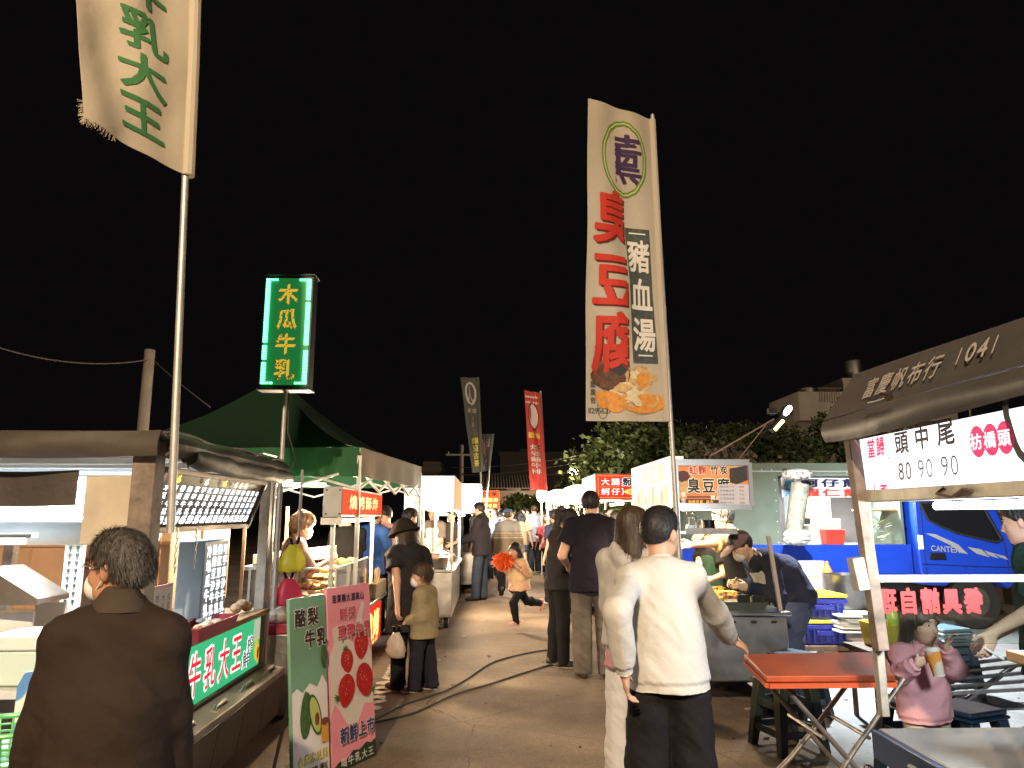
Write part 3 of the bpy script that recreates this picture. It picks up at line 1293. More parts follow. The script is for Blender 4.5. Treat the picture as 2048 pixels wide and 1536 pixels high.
  if top.get('under'):
   um, un, hz = top['under']
   U = SDF(lo, hi, max(res, .011))
   U.tor(waist, pel + Rp @ np.array([0, 0, hz * sb - .04]), .118 * wk + of * .5, .158 * wk + of * .6 + lw, 1.28, Rm, .05)
   U.plane(pel + Rp @ np.array([0, 0, hz * sb]), Rp @ np.array([0, 0, -1.]))
   dress(un, U, um, .006, seed + 60)
 if top and top.get('apron'):
  am = top['apron']
  A_ = SDF(lo, hi, max(res, .010))
  A_.tor(chest, pel + Rp @ np.array([0, 0, -.30 * sb]), .125 * wk + of + lw + .01, .155 * wk + of + lw + .012, 1.26, Rm, .05)
  A_.plane(chest + Rc @ np.array([0, .03, 0]), Rc @ np.array([0, -1., 0]))
  A_.plane(pel + Rp @ np.array([0, 0, -.30 * sb]), np.array([0, 0, -1.]))
  dress('apron', A_, am, .005, seed + 70)
 if mask:
  S = SDF(hc - .2, hc + .2, .006)
  S.ell(Hd((0, .058, -.060)), np.array((.056, .052, .056)) * hs, Rh, .01)
  S.plane(Hd((0, .035, -.06)), Rh @ np.array([0, -1., 0]))
  P, F = S.mesh()
  mo = to_obj('face_mask', P, F, mask, root)
  T = MB()
  for sd in (1, -1):
   for zz in (-.032, -.078):
    T.tube([Hd((sd * .05, .045, zz)), Hd((sd * .074, .01, zz * .6)), Hd((sd * .080, -.012, -.014))], .0022, 0, 5)
  T.build('ear_loop', mask, mo)
 if glasses:
  T = MB()
  for sd in (1, -1):
   T.tube([Hd((sd * .033 + .021 * math.cos(a), .100 - abs(.021 * math.cos(a)) * .15, .0 + .017 * math.sin(a))) for a in np.linspace(0, 2 * math.pi, 17)], .0018, 0, 6)
   T.tube([Hd((sd * .054, .097, .006)), Hd((sd * .080, .05, .008)), Hd((sd * .082, -.01, .006))], .0018, 0, 6)
  T.tube([Hd((-.012, .1, .004)), Hd((.012, .1, .004))], .0018, 0, 6)
  T.build('glasses', glasses, root)
 if hat:
  kind, hm = hat
  S = SDF(hc - .30, hc + .26, .008)
  if kind == 'cap':
   S.ell(Hd((0, -.010, .030)), np.array((.094, .112, .098)) * hs, Rh, .02)
   S.plane(Hd((0, 0, .030)), Rh @ np.array([0, -.12, -1.]))
   S.ell(Hd((0, .135, .036)), np.array((.072, .085, .011)) * hs, Rh @ _rot(0, 10), .012)
   S.plane(Hd((0, .0, .018)), Rh @ np.array([0, -.15, -1.]))
  else:
   S.ell(Hd((0, -.010, .052)), np.array((.100, .115, .082)) * hs, Rh, .01)
   S.plane(Hd((0, 0, .048)), Rh @ np.array([0, 0, -1.]))
   for r_, z_ in ((.112, .046), (.130, .022), (.150, -.004)):
    S.ell(Hd((0, -.008, z_)), np.array((r_, r_ * 1.12, .024)) * hs, Rh, .022)
  P, F = S.mesh()
  N = vnormals(P, F)
  P = folds(P, N, .0025, seed, 16, 14)
  to_obj('cap' if kind == 'cap' else 'bucket_hat', P, F, hm, root)
 # remember some places for things held in the hand
 def l2w(v):
  return Vector((x + v[0] * math.cos(yr) - v[1] * math.sin(yr), y + v[0] * math.sin(yr) + v[1] * math.cos(yr), v[2] + z0))
 root_info = {'rh': l2w(hand[1][0] + hand[1][1] * .08 * sb), 'lh': l2w(hand[-1][0] + hand[-1][1] * .08 * sb), 'head': l2w(hc), 'mouth': l2w(Hd((0, .1, -.067)))}
 return root, root_info
# ---------------------------------------------------------------- setting
ASPH = mat('asphalt', (0.175, 0.130, 0.098), 0.88, noise=(1.1, .38), bump=(190, .55), spec=.3)


def asphalt_detail():
 nt = ASPH.node_tree
 b = nt.nodes['Principled BSDF']
 tc = [n for n in nt.nodes if n.bl_idname == 'ShaderNodeTexCoord'][0]
 base = b.inputs['Base Color'].links[0].from_socket
 # fine aggregate
 vo = nt.nodes.new('ShaderNodeTexVoronoi')
 vo.inputs['Scale'].default_value = 140
 nt.links.new(tc.outputs['Object'], vo.inputs['Vector'])
 mr = nt.nodes.new('ShaderNodeMapRange')
 mr.inputs['To Min'].default_value = .68
 mr.inputs['To Max'].default_value = 1.38
 nt.links.new(vo.outputs['Color'], mr.inputs['Value'])
 mx = nt.nodes.new('ShaderNodeMix')
 mx.data_type = 'RGBA'
 mx.blend_type = 'MULTIPLY'
 mx.inputs[0].default_value = 1
 nt.links.new(base, mx.inputs[6])
 nt.links.new(mr.outputs[0], mx.inputs[7])
 # oily stains
 n = nt.nodes.new('ShaderNodeTexNoise')
 n.inputs['Scale'].default_value = .55
 n.inputs['Detail'].default_value = 5
 n.inputs['Distortion'].default_value = .8
 nt.links.new(tc.outputs['Object'], n.inputs['Vector'])
 rp = nt.nodes.new('ShaderNodeValToRGB')
 rp.color_ramp.elements[0].position = .36
 rp.color_ramp.elements[0].color = (.62, .6, .58, 1)
 rp.color_ramp.elements[1].position = .56
 rp.color_ramp.elements[1].color = (1, 1, 1, 1)
 nt.links.new(n.outputs['Fac'], rp.inputs[0])
 m2 = nt.nodes.new('ShaderNodeMix')
 m2.data_type = 'RGBA'
 m2.blend_type = 'MULTIPLY'
 m2.inputs[0].default_value = 1
 nt.links.new(mx.outputs[2], m2.inputs[6])
 nt.links.new(rp.outputs[0], m2.inputs[7])
 # hairline cracks
 v2 = nt.nodes.new('ShaderNodeTexVoronoi')
 v2.feature = 'DISTANCE_TO_EDGE'
 v2.inputs['Scale'].default_value = .6
 wv = nt.nodes.new('ShaderNodeTexNoise')
 wv.inputs['Scale'].default_value = 3
 nt.links.new(tc.outputs['Object'], wv.inputs['Vector'])
 ad = nt.nodes.new('ShaderNodeMix')
 ad.data_type = 'VECTOR'
 ad.inputs[0].default_value = .12
 nt.links.new(tc.outputs['Object'], ad.inputs[4])
 nt.links.new(wv.outputs['Color'], ad.inputs[5])
 nt.links.new(ad.outputs[1], v2.inputs['Vector'])
 lt = nt.nodes.new('ShaderNodeMath')
 lt.operation = 'LESS_THAN'
 lt.inputs[1].default_value = .0022
 nt.links.new(v2.outputs['Distance'], lt.inputs[0])
 m3 = nt.nodes.new('ShaderNodeMix')
 m3.data_type = 'RGBA'
 nt.links.new(lt.outputs[0], m3.inputs[0])
 nt.links.new(m2.outputs[2], m3.inputs[6])
 m3.inputs[7].default_value = (.09, .075, .06, 1)
 nt.links.new(m3.outputs[2], b.inputs['Base Color'])


asphalt_detail()
g = MB()
g.add([(-150, -60, 0), (150, -60, 0), (150, 250, 0), (-150, 250, 0)], [(0, 1, 2, 3)])
tag(g.build('ground', ASPH, smooth=0), kind='structure')
# pale sheet on the truck side, white lamplight put into its grey, and a flaking painted line along the left row
YARDLIT = mat('white_lit_yard', (0.30, 0.295, 0.285), 0.9, noise=(2.2, .30), bump=(120, .6), spec=.25)  # asphalt under white lamps, its brightness mixed into the base colour
g = MB()
g.sheet(lambda u, v: (2.35 + 9 * u - (0.25 * math.sin(v * 9) + .15 * math.sin(v * 23)) * (1 - u), 1.0 + 12.5 * v, .004), 4, 60, .0)
g.f = [f for i, f in enumerate(g.f[:480]) if i % 2 == 0]
g.m = [0] * len(g.f)
tag(g.build('lit_yard_sheet', YARDLIT, smooth=0), kind='structure')
PAINT = mat('worn_paint', (0.5, 0.45, 0.36), 0.8, noise=(9, .6))
g = MB()
rn = random.Random(4)
for k in range(26):
 y = 5.0 + k * .11
 x = -.93 - .0 * y
 w = .05 + .03 * rn.random()
 if rn.random() < .75:
  pts = [(x + w * math.cos(a) * (1 + .4 * rn.random()), y + .07 * math.sin(a) * (1 + .5 * rn.random()), .0045) for a in np.linspace(0, 2 * math.pi, 9)[:-1]]
  g.add(pts, [tuple(range(8))])
tag(g.build('road_marking', PAINT, smooth=0), kind='structure')

# ---------------------------------------------------------------- shared materials
STEEL = mat('stainless_steel', (0.42, 0.41, 0.40), 0.34, 1.0, noise=(6, .18), bump=(40, .08))
STEEL_D = mat('dull_steel', (0.30, 0.29, 0.28), 0.48, 1.0, noise=(7, .3))
GALV = mat('galvanised_pole', (0.50, 0.48, 0.45), 0.5, 0.6, noise=(8, .2))
WHITEM = mat('white_metal', (0.62, 0.61, 0.58), 0.5, 0.1, noise=(9, .15))
DIRTYW = mat('grubby_white_frame', (0.30, 0.285, 0.25), 0.55, 0.2, noise=(9, .35))
RUSTY = mat('rusty_brown_post', (0.20, 0.155, 0.125), 0.7, 0.3, noise=(12, .5))
TARP = mat('brown_tarpaulin', (0.050, 0.038, 0.029), 0.62, noise=(3, .3), bump=(14, .5))
TARPG = mat('grey_tarpaulin', (0.060, 0.054, 0.050), 0.5, noise=(3, .22), bump=(10, .5))
WOODB = mat('brown_wood', (0.11, 0.062, 0.035), 0.6, noise=(7, .4), bump=(30, .3))
WOODL = mat('light_wood', (0.34, 0.21, 0.11), 0.6, noise=(8, .35), bump=(30, .3))
BLACKM = mat('black_plastic', (0.012, 0.012, 0.013), 0.4)
RUBBER = mat('black_rubber', (0.018, 0.017, 0.016), 0.7)
WHITEP = mat('white_plastic', (0.68, 0.68, 0.66), 0.4, noise=(8, .08))
REDP = mat('red_plastic', (0.50, 0.045, 0.03), 0.4, noise=(6, .15))
CRATEB = mat('blue_plastic', (0.02, 0.025, 0.22), 0.42, noise=(6, .2))
YELP = mat('yellow_plastic', (0.72, 0.56, 0.05), 0.42, noise=(6, .12))
GRNP = mat('green_plastic', (0.10, 0.45, 0.13), 0.4, noise=(6, .15))
DARKSTOOL = mat('dark_green_plastic', (0.016, 0.026, 0.022), 0.34, noise=(6, .3))
NAVYSTOOL = mat('navy_plastic', (0.012, 0.028, 0.055), 0.4, noise=(6, .3))
GREYBLUE = mat('grey_blue_plastic', (0.14, 0.21, 0.27), 0.45, noise=(6, .2))
GLASS = glass('acrylic_glass')
TUBE = emat('fluorescent_tube', (0.86, 0.95, 1.0), 14)
TUBEW = emat('warm_tube', (1.0, 0.82, 0.55), 14)
BULB = emat('bulb_glow', (1.0, 0.86, 0.62), 30)
WARM = (1.0, 0.78, 0.50)
COOL = (0.86, 0.94, 1.0)

# ---------------------------------------------------------------- street lamps, the last one added for its light
LAMPPOST = mat('lamp_post_grey', (0.2, 0.2, 0.19), .6, .4)


def street_lamp(label, x, y, h, power, arm=(1, 0), col=(1.0, .76, .50), head=.09, spot=None):
 t = thing('street_lamp', label, 'street lamp', (x, y, 0), 'street lamps round the market')
 b = MB()
 b.tube([(x, y, 0), (x, y, h)], [.07, .045], 0, 10)
 b.build('post', LAMPPOST, t)
 b = MB()
 e = V(x + arm[0], y + arm[1], h + .18)
 b.tube([(x, y, h - .15), (x + arm[0] * .5, y + arm[1] * .5, h + .12), e], .03, 0, 8)
 b.build('arm', LAMPPOST, t)
 b = MB()
 b.ell(e + V(0, 0, -.03), (head, head, head * .9), 0)
 b.build('lamp_globe', emat('street_lamp_glow', (1.0, .74, .42), 40), t)
 lamp('street_light', 'POINT', e + V(0, 0, -.03 - head), power, col, .12, parent=t)
 return t


street_lamp('tall street lamp glowing warm beyond the red banner and the trees', *(lambda p: (p.x + 1.2, p.y))(at(1147, 943, 34)), h=at(1147, 943, 34).z - .15, power=420, arm=(-1.2, 0), head=.22)
street_lamp('street lamp at the open end of the lane behind the left stalls', -2.6, -5.5, 6.2, 1750, arm=(1.0, .3))
street_lamp('added street lamp, unseen behind the trees, lighting the pale apartment house', 22.5, 33, 8.5, 120, arm=(-.8, .4))  # added behind the trees to brighten the apartment house

# ---------------------------------------------------------------- distant buildings, wires, trees
CONCD = mat('pale_render_wall', (0.42, 0.38, 0.34), 0.85, noise=(.6, .2), bump=(30, .2))
DARKWIN = mat('dark_window_glass', (0.01, 0.01, 0.012), 0.15)


def house():
 Y = 40
 p0, p1 = at(1593, 800, Y), at(1770, 742, Y)
 x0 = p0.x
 t = thing('apartment_house', 'pale apartment house with roof terrace and water tanks above the trees', 'house', (x0, Y, 0))
 zs = lambda py: at(1600, py, Y).z
 b = MB()
 b.bx(x0 + 1.2, x0 + 9, Y + .6, Y + 9, 0, zs(812))
 b.bx(x0 + 3.0, x0 + 9, Y + .5, Y + 9, zs(812) + .003, zs(752))
 b.build('wall', CONCD, t)
 b = MB()
 b.bx(x0, x0 + 9, Y - .3, Y + .597, zs(842), zs(812))
 b.bx(x0, x0 + 2.99, Y - .3, Y - .1, zs(812) + .003, zs(785))
 b.bx(x0, x0 + .2, Y - .1, Y + 4, zs(812) + .003, zs(785))
 b.build('balcony', CONCD, t)
 b = MB()
 for k in range(9):
  b.bar((x0 + 1.2 + k * .14, Y - .32, zs(806)), (x0 + 1.2 + k * .14, Y - .32, zs(778)), .03)
 b.bar((x0 + 1.1, Y - .32, zs(778)), (x0 + 2.5, Y - .32, zs(778)), .05)
 b.build('railing', RUSTY, t)
 for k, (a, w) in enumerate(((1.6, .9), (4.2, 1.0))):
  b = MB()
  b.bx(x0 + a, x0 + a + w, Y + .55, Y + .62, zs(838) - 1.6, zs(846))
  b.build('window', DARKWIN, t)
 for a in (2.0, 5.0):
  b = MB()
  c = V(x0 + a, Y + 3, zs(752) if a > 3 else zs(812))
  b.lathe([(.55, .4), (.6, .5), (.6, 1.5), (.3, 1.75)], c, 0, 16)
  for q in range(4):
   b.bar(c + V(.4 * math.cos(q * 1.57), .4 * math.sin(q * 1.57), 0), c + V(.4 * math.cos(q * 1.57), .4 * math.sin(q * 1.57), .45), .05)
  b.build('water_tank', STEEL_D, t)


house()
DKWALL = mat('dark_far_wall', (0.10, 0.085, 0.08), 0.9, noise=(.5, .25))


def far_block(label, px0, px1, pyt, Y, steps=()):
 a, b_ = at(px0, pyt, Y), at(px1, pyt, Y)
 t = thing('far_building', label, 'building', (a.x, Y, 0))
 b = MB()
 b.bx(a.x, b_.x, Y, Y + 8, 0, a.z)
 b.build('wall', DKWALL, t)
 b = MB()
 for (q0, q1, pt) in steps:
  c, d = at(q0, pt, Y), at(q1, pt, Y)
  b.bx(c.x, d.x, Y + .4, Y + 6, a.z + .003, c.z)
 b.bx(a.x - .1, b_.x + .1, Y - .12, Y - .003, a.z - .25, a.z + .05)
 b.build('roof', DKWALL, t)
 for k in range(4):
  w = MB()
  x = a.x + (b_.x - a.x) * (k + .3) / 4.2
  w.bx(x, x + 1.1, Y - .05, Y + .05, a.z * .45, a.z * .45 + 1.2)
  w.build('window', DARKWIN, t)


far_block('dark flat roofed block far behind the red banner', 1000, 1190, 905, 58, ((1040, 1060, 897),))
far_block('dark low block far off behind the bright left stalls', 812, 880, 935, 50, ((845, 880, 922),))


def shed():
 Y = 38
 a, b_ = at(968, 975, Y), at(1078, 975, Y)
 zt, ze = at(1000, 944, Y).z, at(1000, 977, Y).z
 t = thing('shed', 'long shed with a dark corrugated roof behind the round tree', 'shed', (a.x, Y, 0))
 m = MB()
 m.bx(a.x, b_.x, Y + .3, Y + 5, 0, ze - .1)
 m.build('wall', mat('shed_wall', (.22, .18, .14), .9, noise=(2, .25)), t)
 m = MB()
 n = 44
 P = []
 for i in range(n + 1):
  x = a.x - .3 + (b_.x - a.x + .6) * i / n
  o = .06 if i % 2 else 0
  P.append(((x, Y, ze + o), (x, Y + 3.2, zt + o)))
 for i in range(n):
  q = [P[i][0], P[i + 1][0], P[i + 1][1], P[i][1]]
  m.hexa([(x, y, z - .04) for x, y, z in q] + q)
 m.build('roof', mat('corrugated_iron', (.17, .145, .125), .6, .3, noise=(1.5, .3)), t, smooth=0)


shed()


def pole(label, px, pyt, Y, r, arms=(), name='utility_pole'):
 p = at(px, pyt, Y)
 t = thing(name, label, 'utility pole', (p.x, Y, 0))
 m = MB()
 m.tube([(p.x, Y, 0), (p.x, Y, p.z)], [r * 1.25, r], 0, 12)
 m.build('post', mat('concrete_pole', (.34, .29, .25), .85, noise=(3, .2), bump=(50, .3)) if Y < 20 else DKWALL, t)
 for (dz, w) in arms:
  m = MB()
  m.bar((p.x - w, Y - r - .05, p.z - dz), (p.x + w, Y - r - .05, p.z - dz), .08)
  for s in (-1, 0, 1):
   m.lathe([(.03, 0), (.05, .05), (.03, .12)], (p.x + s * w * .85, Y - r - .05, p.z - dz + .04), 0, 8)
  m.build('crossarm', LAMPPOST, t)
 return p


PL = pole('pale concrete utility pole rising behind the dark awning of the milk cart', 300, 700, 14, .095)
PF = pole('thin far utility pole with crossarms above the bright white signs', 923, 890, 36, .11, ((.5, .75),))
CABLE = mat('black_cable', (0.02, 0.018, 0.016), 0.6)
CABLEL = mat('grey_wire', (0.16, 0.14, 0.13), 0.6)


def wire(name, label, pts, r, m=CABLE, sag=0.0, group=None, n=12):
 q = []
 for i in range(len(pts) - 1):
  a, b_ = Vector(pts[i]), Vector(pts[i + 1])
  for k in range(n + (1 if i == len(pts) - 2 else 0)):
   s = k / n
   q.append(a.lerp(b_, s) - V(0, 0, sag * 4 * s * (1 - s)))
 w = MB()
 w.tube(q, r, 0, 6)
 o = w.build(name, m)
 return tag(o, label, 'cable', group)


wire('overhead_wire', 'slack overhead wire from the upper frame edge to the pale concrete pole', [at(-60, 675, 12), at(294, 720, 13.9)], .012, CABLEL, .22)
wire('overhead_wire', 'overhead wire sloping from the pale concrete pole to the green canopy', [at(309, 722, 13.9), at(420, 814, 9.4)], .010, CABLEL, .02)
for i, (a, b_, lb) in enumerate((((905, 935), (1240, 892), 'highest of the thin dark wires crossing behind the red banner'), ((905, 950), (1240, 905), 'middle of the thin dark wires crossing behind the red banner'),
                             ((985, 948), (1250, 925), 'lowest of the thin dark wires crossing in front of the shed roof'))):
 wire('overhead_wire', lb, [at(a[0], a[1], 36), at(b_[0], b_[1], 30)], .018, CABLEL, .25)

LEAFM = mat('leaf_green', (0.075, 0.115, 0.04), 0.6, noise=(2.2, .55))
LEAFY = mat('leaf_yellow_green', (0.10, 0.135, 0.035), 0.6, noise=(2.2, .5))
LEAFG = mat('dry_grey_leaf', (0.11, 0.095, 0.07), 0.7, noise=(2.2, .4))
BARK = mat('bark', (0.10, 0.075, 0.055), 0.9, noise=(8, .4), bump=(20, .8))


def tree(label, base, h, rad, n, lm, name='tree', leaf=.16, seed=1, trunk=.16, low=.35, squash=.75, cat='tree'):
 rn = random.Random(seed)
 base = Vector(base)
 t = thing(name, label, cat, base)
 m = MB()
 top = base + V(0, 0, h * .55)
 m.tube([base, base + V(.05, .02, h * .3), top], [trunk, trunk * .8, trunk * .5], 0, 9)
 cl = []
 nc = 17
 for k in range(nc):
  a = rn.random() * 6.28
  rr = rad * math.sqrt(rn.random()) * .78
  z = h * (low + (1 - low) * rn.random() * (1 - .45 * (rr / rad) ** 2)) - .1 * h
  c = base + V(rr * math.cos(a), rr * math.sin(a), z)
  cl.append((c, rad * (.24 + .22 * rn.random())))
  m.tube([base + V(0, 0, h * (.25 + .25 * rn.random())), base.lerp(c, .6) + V(0, 0, h * .12), c], [trunk * .35, trunk * .22, .015], 0, 6)
 m.build('trunk', BARK, t)
 m = MB()
 for k in range(n):
  c, r = cl[rn.randrange(nc)]
  d = Vector((rn.gauss(0, 1), rn.gauss(0, 1), rn.gauss(0, 1))).normalized()
  p = c + V(d.x, d.y, d.z * squash) * r * (.55 + .6 * rn.random())
  s = leaf * (.6 + .8 * rn.random())
  ax = Vector((rn.gauss(0, 1), rn.gauss(0, 1), rn.gauss(0, .6) - .3)).normalized()
  sd = ax.cross(Vector((rn.gauss(0, 1), rn.gauss(0, 1), rn.gauss(0, 1)))).normalized() * s * .3
  m.add([p - ax * s * .5, p + sd, p + ax * s * .5, p - sd], [(0, 1, 2, 3)], 0 if rn.random() < .75 else 1)
 m.build('crown', lm, t, smooth=0)
 return t


p = at(1036, 1010, 30)
tree('round bushy green tree in front of the corrugated shed roof', (p.x, 30, 0), at(1036, 972, 30).z, 1.25, 4200, [LEAFM, LEAFY], leaf=.15, seed=3, low=.3)
for i, (px, py, Y, rad, n, lm, lb, sd) in enumerate((
  (1275, 868, 21, 2.3, 9000, [LEAFY, LEAFM], 'yellow green tree lit from below beside the white banner pole', 5),
  (1430, 838, 25, 3.0, 9000, [LEAFM, LEAFM], 'tall dark tree behind the tofu cart sign', 8),
  (1345, 872, 17, 1.6, 5000, [LEAFM, LEAFY], 'mid green tree between the banner pole and the tofu sign', 12),
  (1475, 868, 15.5, 1.5, 4200, [LEAFG, LEAFG], 'dry grey brown shrubby tree right behind the tofu cart sign', 14),
  (1570, 850, 23, 2.6, 7000, [LEAFM, LEAFM], 'dark leafy tree behind the twin head floodlight', 17),
  (1680, 850, 26, 2.8, 6000, [LEAFM, LEAFM], 'dark tree below the pale apartment house', 21),
  (1655, 885, 15.5, 1.3, 3200, [LEAFM, LEAFG], 'sparse low tree above the roof of the green food truck', 23),
  (1215, 905, 27, 1.8, 4200, [LEAFY, LEAFM], 'small tree behind the red noodle sign', 27))):
 p = at(px, py, Y)
 tree(lb, (p.x, Y, 0), p.z * 1.16, rad * 1.1, n, lm, leaf=.17, seed=sd, low=.28)
# ---------------------------------------------------------------- banners
def banner(label, pole_pts, r, corners, draw, cloth_m, name='banner_flag', nu=30, nv=90, wav=.02, ph=0.0, W=1.0, H=1.0, curl=0.0, sleeve=True, mats=(), fray=0):
 """corners: lower-left, lower-right, upper-right, upper-left of the cloth as seen."""
 t = thing(name, label, 'banner', Vector(pole_pts[0]))
 m = MB()
 m.tube(pole_pts, r, 0, 12)
 m.build('pole', GALV, t)
 LL, LR, UR, UL = [Vector(c) for c in corners]
 nn = (LR - LL).cross(UL - LL).normalized()

 def S(u, v, off=0.0):
  u, v = u / W, v / H
  p = (LL * (1 - u) + LR * u) * (1 - v) + (UL * (1 - u) + UR * u) * v
  e = math.sin(math.pi * min(1, max(0, u)))
  w = wav * (math.sin(9 * v + 5 * u + ph) * .6 + math.sin(17 * v - 7 * u + ph * 2) * .3 + math.sin(4 * v + 11 * u + ph) * .5) * (.25 + e + .6 * (1 - u))
  w += curl * math.sin(v * 3.1 + ph) * (1 - u) ** 2
  return p + nn * (w + off)
 m = MB()
 m.sheet(lambda a, b: S(a * W, b * H), nu, nv, .003)
 c = m.build('cloth', cloth_m, t)
 m = MB()
 draw(m, lambda u, v: S(u, v, .007))
 if m.v:
  m.build('lettering', list(mats), c, smooth=0)
 if sleeve:
  m = MB()
  m.tube([S(W * 1.0, H * k / 20) for k in range(21)], (r[-1] if isinstance(r, list) else r) * 1.9, 0, 10)
  m.build('sleeve', cloth_m, c)
 if fray:
  rn = random.Random(2)
  m = MB()
  for k in range(fray):
   u = rn.random() ** 2 * .30
   p = S(u * W, 0)
   m.tube([p, p + V(rn.gauss(-.01, .008), 0, -.012 - .02 * rn.random())], .0012, 0, 4)
  for k in range(fray // 3):
   p = S(0, rn.random() * .05 * H)
   m.tube([p, p + V(-.012 - .02 * rn.random(), 0, rn.gauss(-.004, .006))], .0012, 0, 4)
  m.build('frayed_edge', cloth_m, c)
 return t


CLOTHW = thin('banner_cloth_cream', (0.60, 0.53, 0.42), .35, .8)
GREENINK = mat('green_ink', (0.035, 0.15, 0.045), .7)
REDINK = mat('red_ink', (0.50, 0.035, 0.018), .65)
DARKINK = mat('dark_ink', (0.035, 0.032, 0.028), .7)
PURPINK = mat('purple_ink', (0.045, 0.02, 0.07), .7)
WHITEINK = mat('white_ink', (0.68, 0.63, 0.56), .7)
LIMEINK = mat('lime_ink', (0.48, 0.58, 0.22), .7)
OLIVE = mat('olive_green_ink', (0.13, 0.20, 0.03), .7)
BROWNINK = mat('brown_ink', (0.12, 0.055, 0.03), .6, noise=(30, .5))
TANINK = mat('tan_ink', (0.52, 0.34, 0.15), .6, noise=(30, .35))
ORGINK = mat('orange_ink', (0.62, 0.26, 0.05), .6, noise=(30, .3))
CREAMINK = mat('cream_ink', (0.66, 0.54, 0.33), .6, noise=(40, .25))
GREYINK = mat('grey_green_ink', (0.07, 0.08, 0.07), .6, noise=(30, .4))

# milk banner, upper left
Yp = 3.5
pb, ptp = at(341, 1066, Yp), at(392, -150, Yp)
lr = at(376, 352, Yp)
ll = at(163, 238, 3.02)
up = (ptp - pb).normalized()
hgt = 1.75
W_, H_ = (lr - ll).length, hgt


def draw_milk(m, S):
 # four brush characters down the cloth, the upper one leaving the frame
 for i, (ch, v0) in enumerate((('王', .115), ('大', .36), ('乳', .60), ('牛', .86), ('瓜', 1.12), ('木', 1.38))):
  text(m, ch, W_ * .35, v0 * .92 - .03, .235, .215, S, 0, .034, cut=.045, gap=0, skew=-.10)


banner('cream banner with green brush characters and frayed lower corner tied to the milk cart', [pb, pb.lerp(ptp, .45), ptp], [.019, .017, .017],
       [ll, lr, lr + up * hgt, ll + (at(140, -260, 3.02) - ll).normalized() * hgt], draw_milk, CLOTHW, W=W_, H=H_, wav=.016, ph=1.0, mats=[GREENINK], fray=70)

# stinky tofu banner
Yt = 5.75
pb, ptp = at(1362, 1185, Yt), at(1305, 236, Yt)
LRc, URc = at(1333, 843, Yt), at(1304, 240, Yt)
LLc, ULc = at(1171, 842, 5.45), at(1177, 196, 5.35)
Wt, Ht = .66, (URc - LRc).length


def draw_tofu(m, S):
 ring(m, S, .345, Ht - .44, .215, .335, .017, 4, 48, .03)
 ring(m, S, .345, Ht - .44, .190, .305, .014, 4, 48, .03)
 ring(m, S, .345, Ht - .44, .200, .318, .010, 3, 48, .03)
 text(m, '薰', .07, Ht - .68, .46, .47, S, 2, .014, clip=(.265, None), cut=.05, gap=0)
 for ch, v0, h in (('臭', Ht - 1.22, .48), ('豆', Ht - 1.74, .47), ('腐', Ht - 2.26, .50)):
  text(m, ch, .045, v0 - .012, .45, h, lambda u, v: S(u + .008, v) - V(0, .0, 0), 5, .034, clip=(None, .345), cut=.05, gap=0)
  text(m, ch, .035, v0, .45, h, lambda u, v: S(u, v) + V(0, -.009, 0), 1, .036, clip=(None, .335), cut=.05, gap=0)
 k = 30
 f = lambda q, e: S(.355 + .03 * q + e * .215, Ht - 1.03 - q * 1.14)
 for i in range(k):
  for j in range(6):
   a, b_, c, d = i / k, (i + 1) / k, j / 6, (j + 1) / 6
   m.add([f(a, c), f(b_, c), f(b_, d), f(a, d)], [(0, 1, 2, 3)], 6)
 S2 = lambda u, v: S(u, v) + V(0, -.004, 0)
 S7 = lambda u, v: S(u, v) + V(0, -.010, 0)
 rect(m, S7, .39, Ht - 1.085, .53, Ht - 1.072, 7)
 rect(m, S7, .43, Ht - 2.115, .55, Ht - 2.102, 7)
 for ch, u0, v0 in (('豬', .366, Ht - 1.42), ('血', .376, Ht - 1.75), ('湯', .388, Ht - 2.08)):
  text(m, ch, u0, v0, .20, .29, S7, 7, .03, cut=.05, gap=0)
 # the printed bowls of food
 blob(m, S, oval(.20, .36, .16, .12, 20, .12, 1), 8)
 S3 = lambda u, v: S(u, v) + V(0, -.003, 0)
 blob(m, S3, oval(.13, .38, .07, .06, 14, .2, 3), 12)
 blob(m, S3, oval(.23, .40, .09, .05, 14, .3, 5), 11)
 blob(m, S3, oval(.10, .33, .05, .05, 14, .3, 6), 8)
 blob(m, S, oval(.44, .34, .13, .10, 22, .25, 2), 9)
 blob(m, S3, oval(.47, .33, .06, .07, 14, .3, 4), 10)
 blob(m, S3, oval(.40, .37, .05, .04, 14, .4, 9), 13)
 blob(m, S3, oval(.30, .23, .12, .085, 22, .3, 7), 13)
 S4 = lambda u, v: S(u, v) + V(0, -.006, 0)
 blob(m, S4, oval(.20, .16, .13, .075, 20, .25, 11, -.3), 10)
 blob(m, S4, oval(.44, .15, .20, .085, 26, .25, 13), 10)
 S5 = lambda u, v: S(u, v) + V(0, -.009, 0)
 blob(m, S5, oval(.42, .19, .11, .06, 22, .5, 15), 13)
 blob(m, S5, oval(.52, .16, .07, .045, 18, .5, 17), 9)
 blob(m, S5, oval(.29, .26, .07, .035, 18, .5, 19), 9)
 text(m, '雅藝廣告', .03, .13, .06, .25, S, 6, .02, vertical=True, cut=.05)
 text(m, '8295627', .012, .055, .20, .05, S, 6, .015, cut=.05)
 ring(m, S, .14, .10, .045, .085, .006, 6, 30)


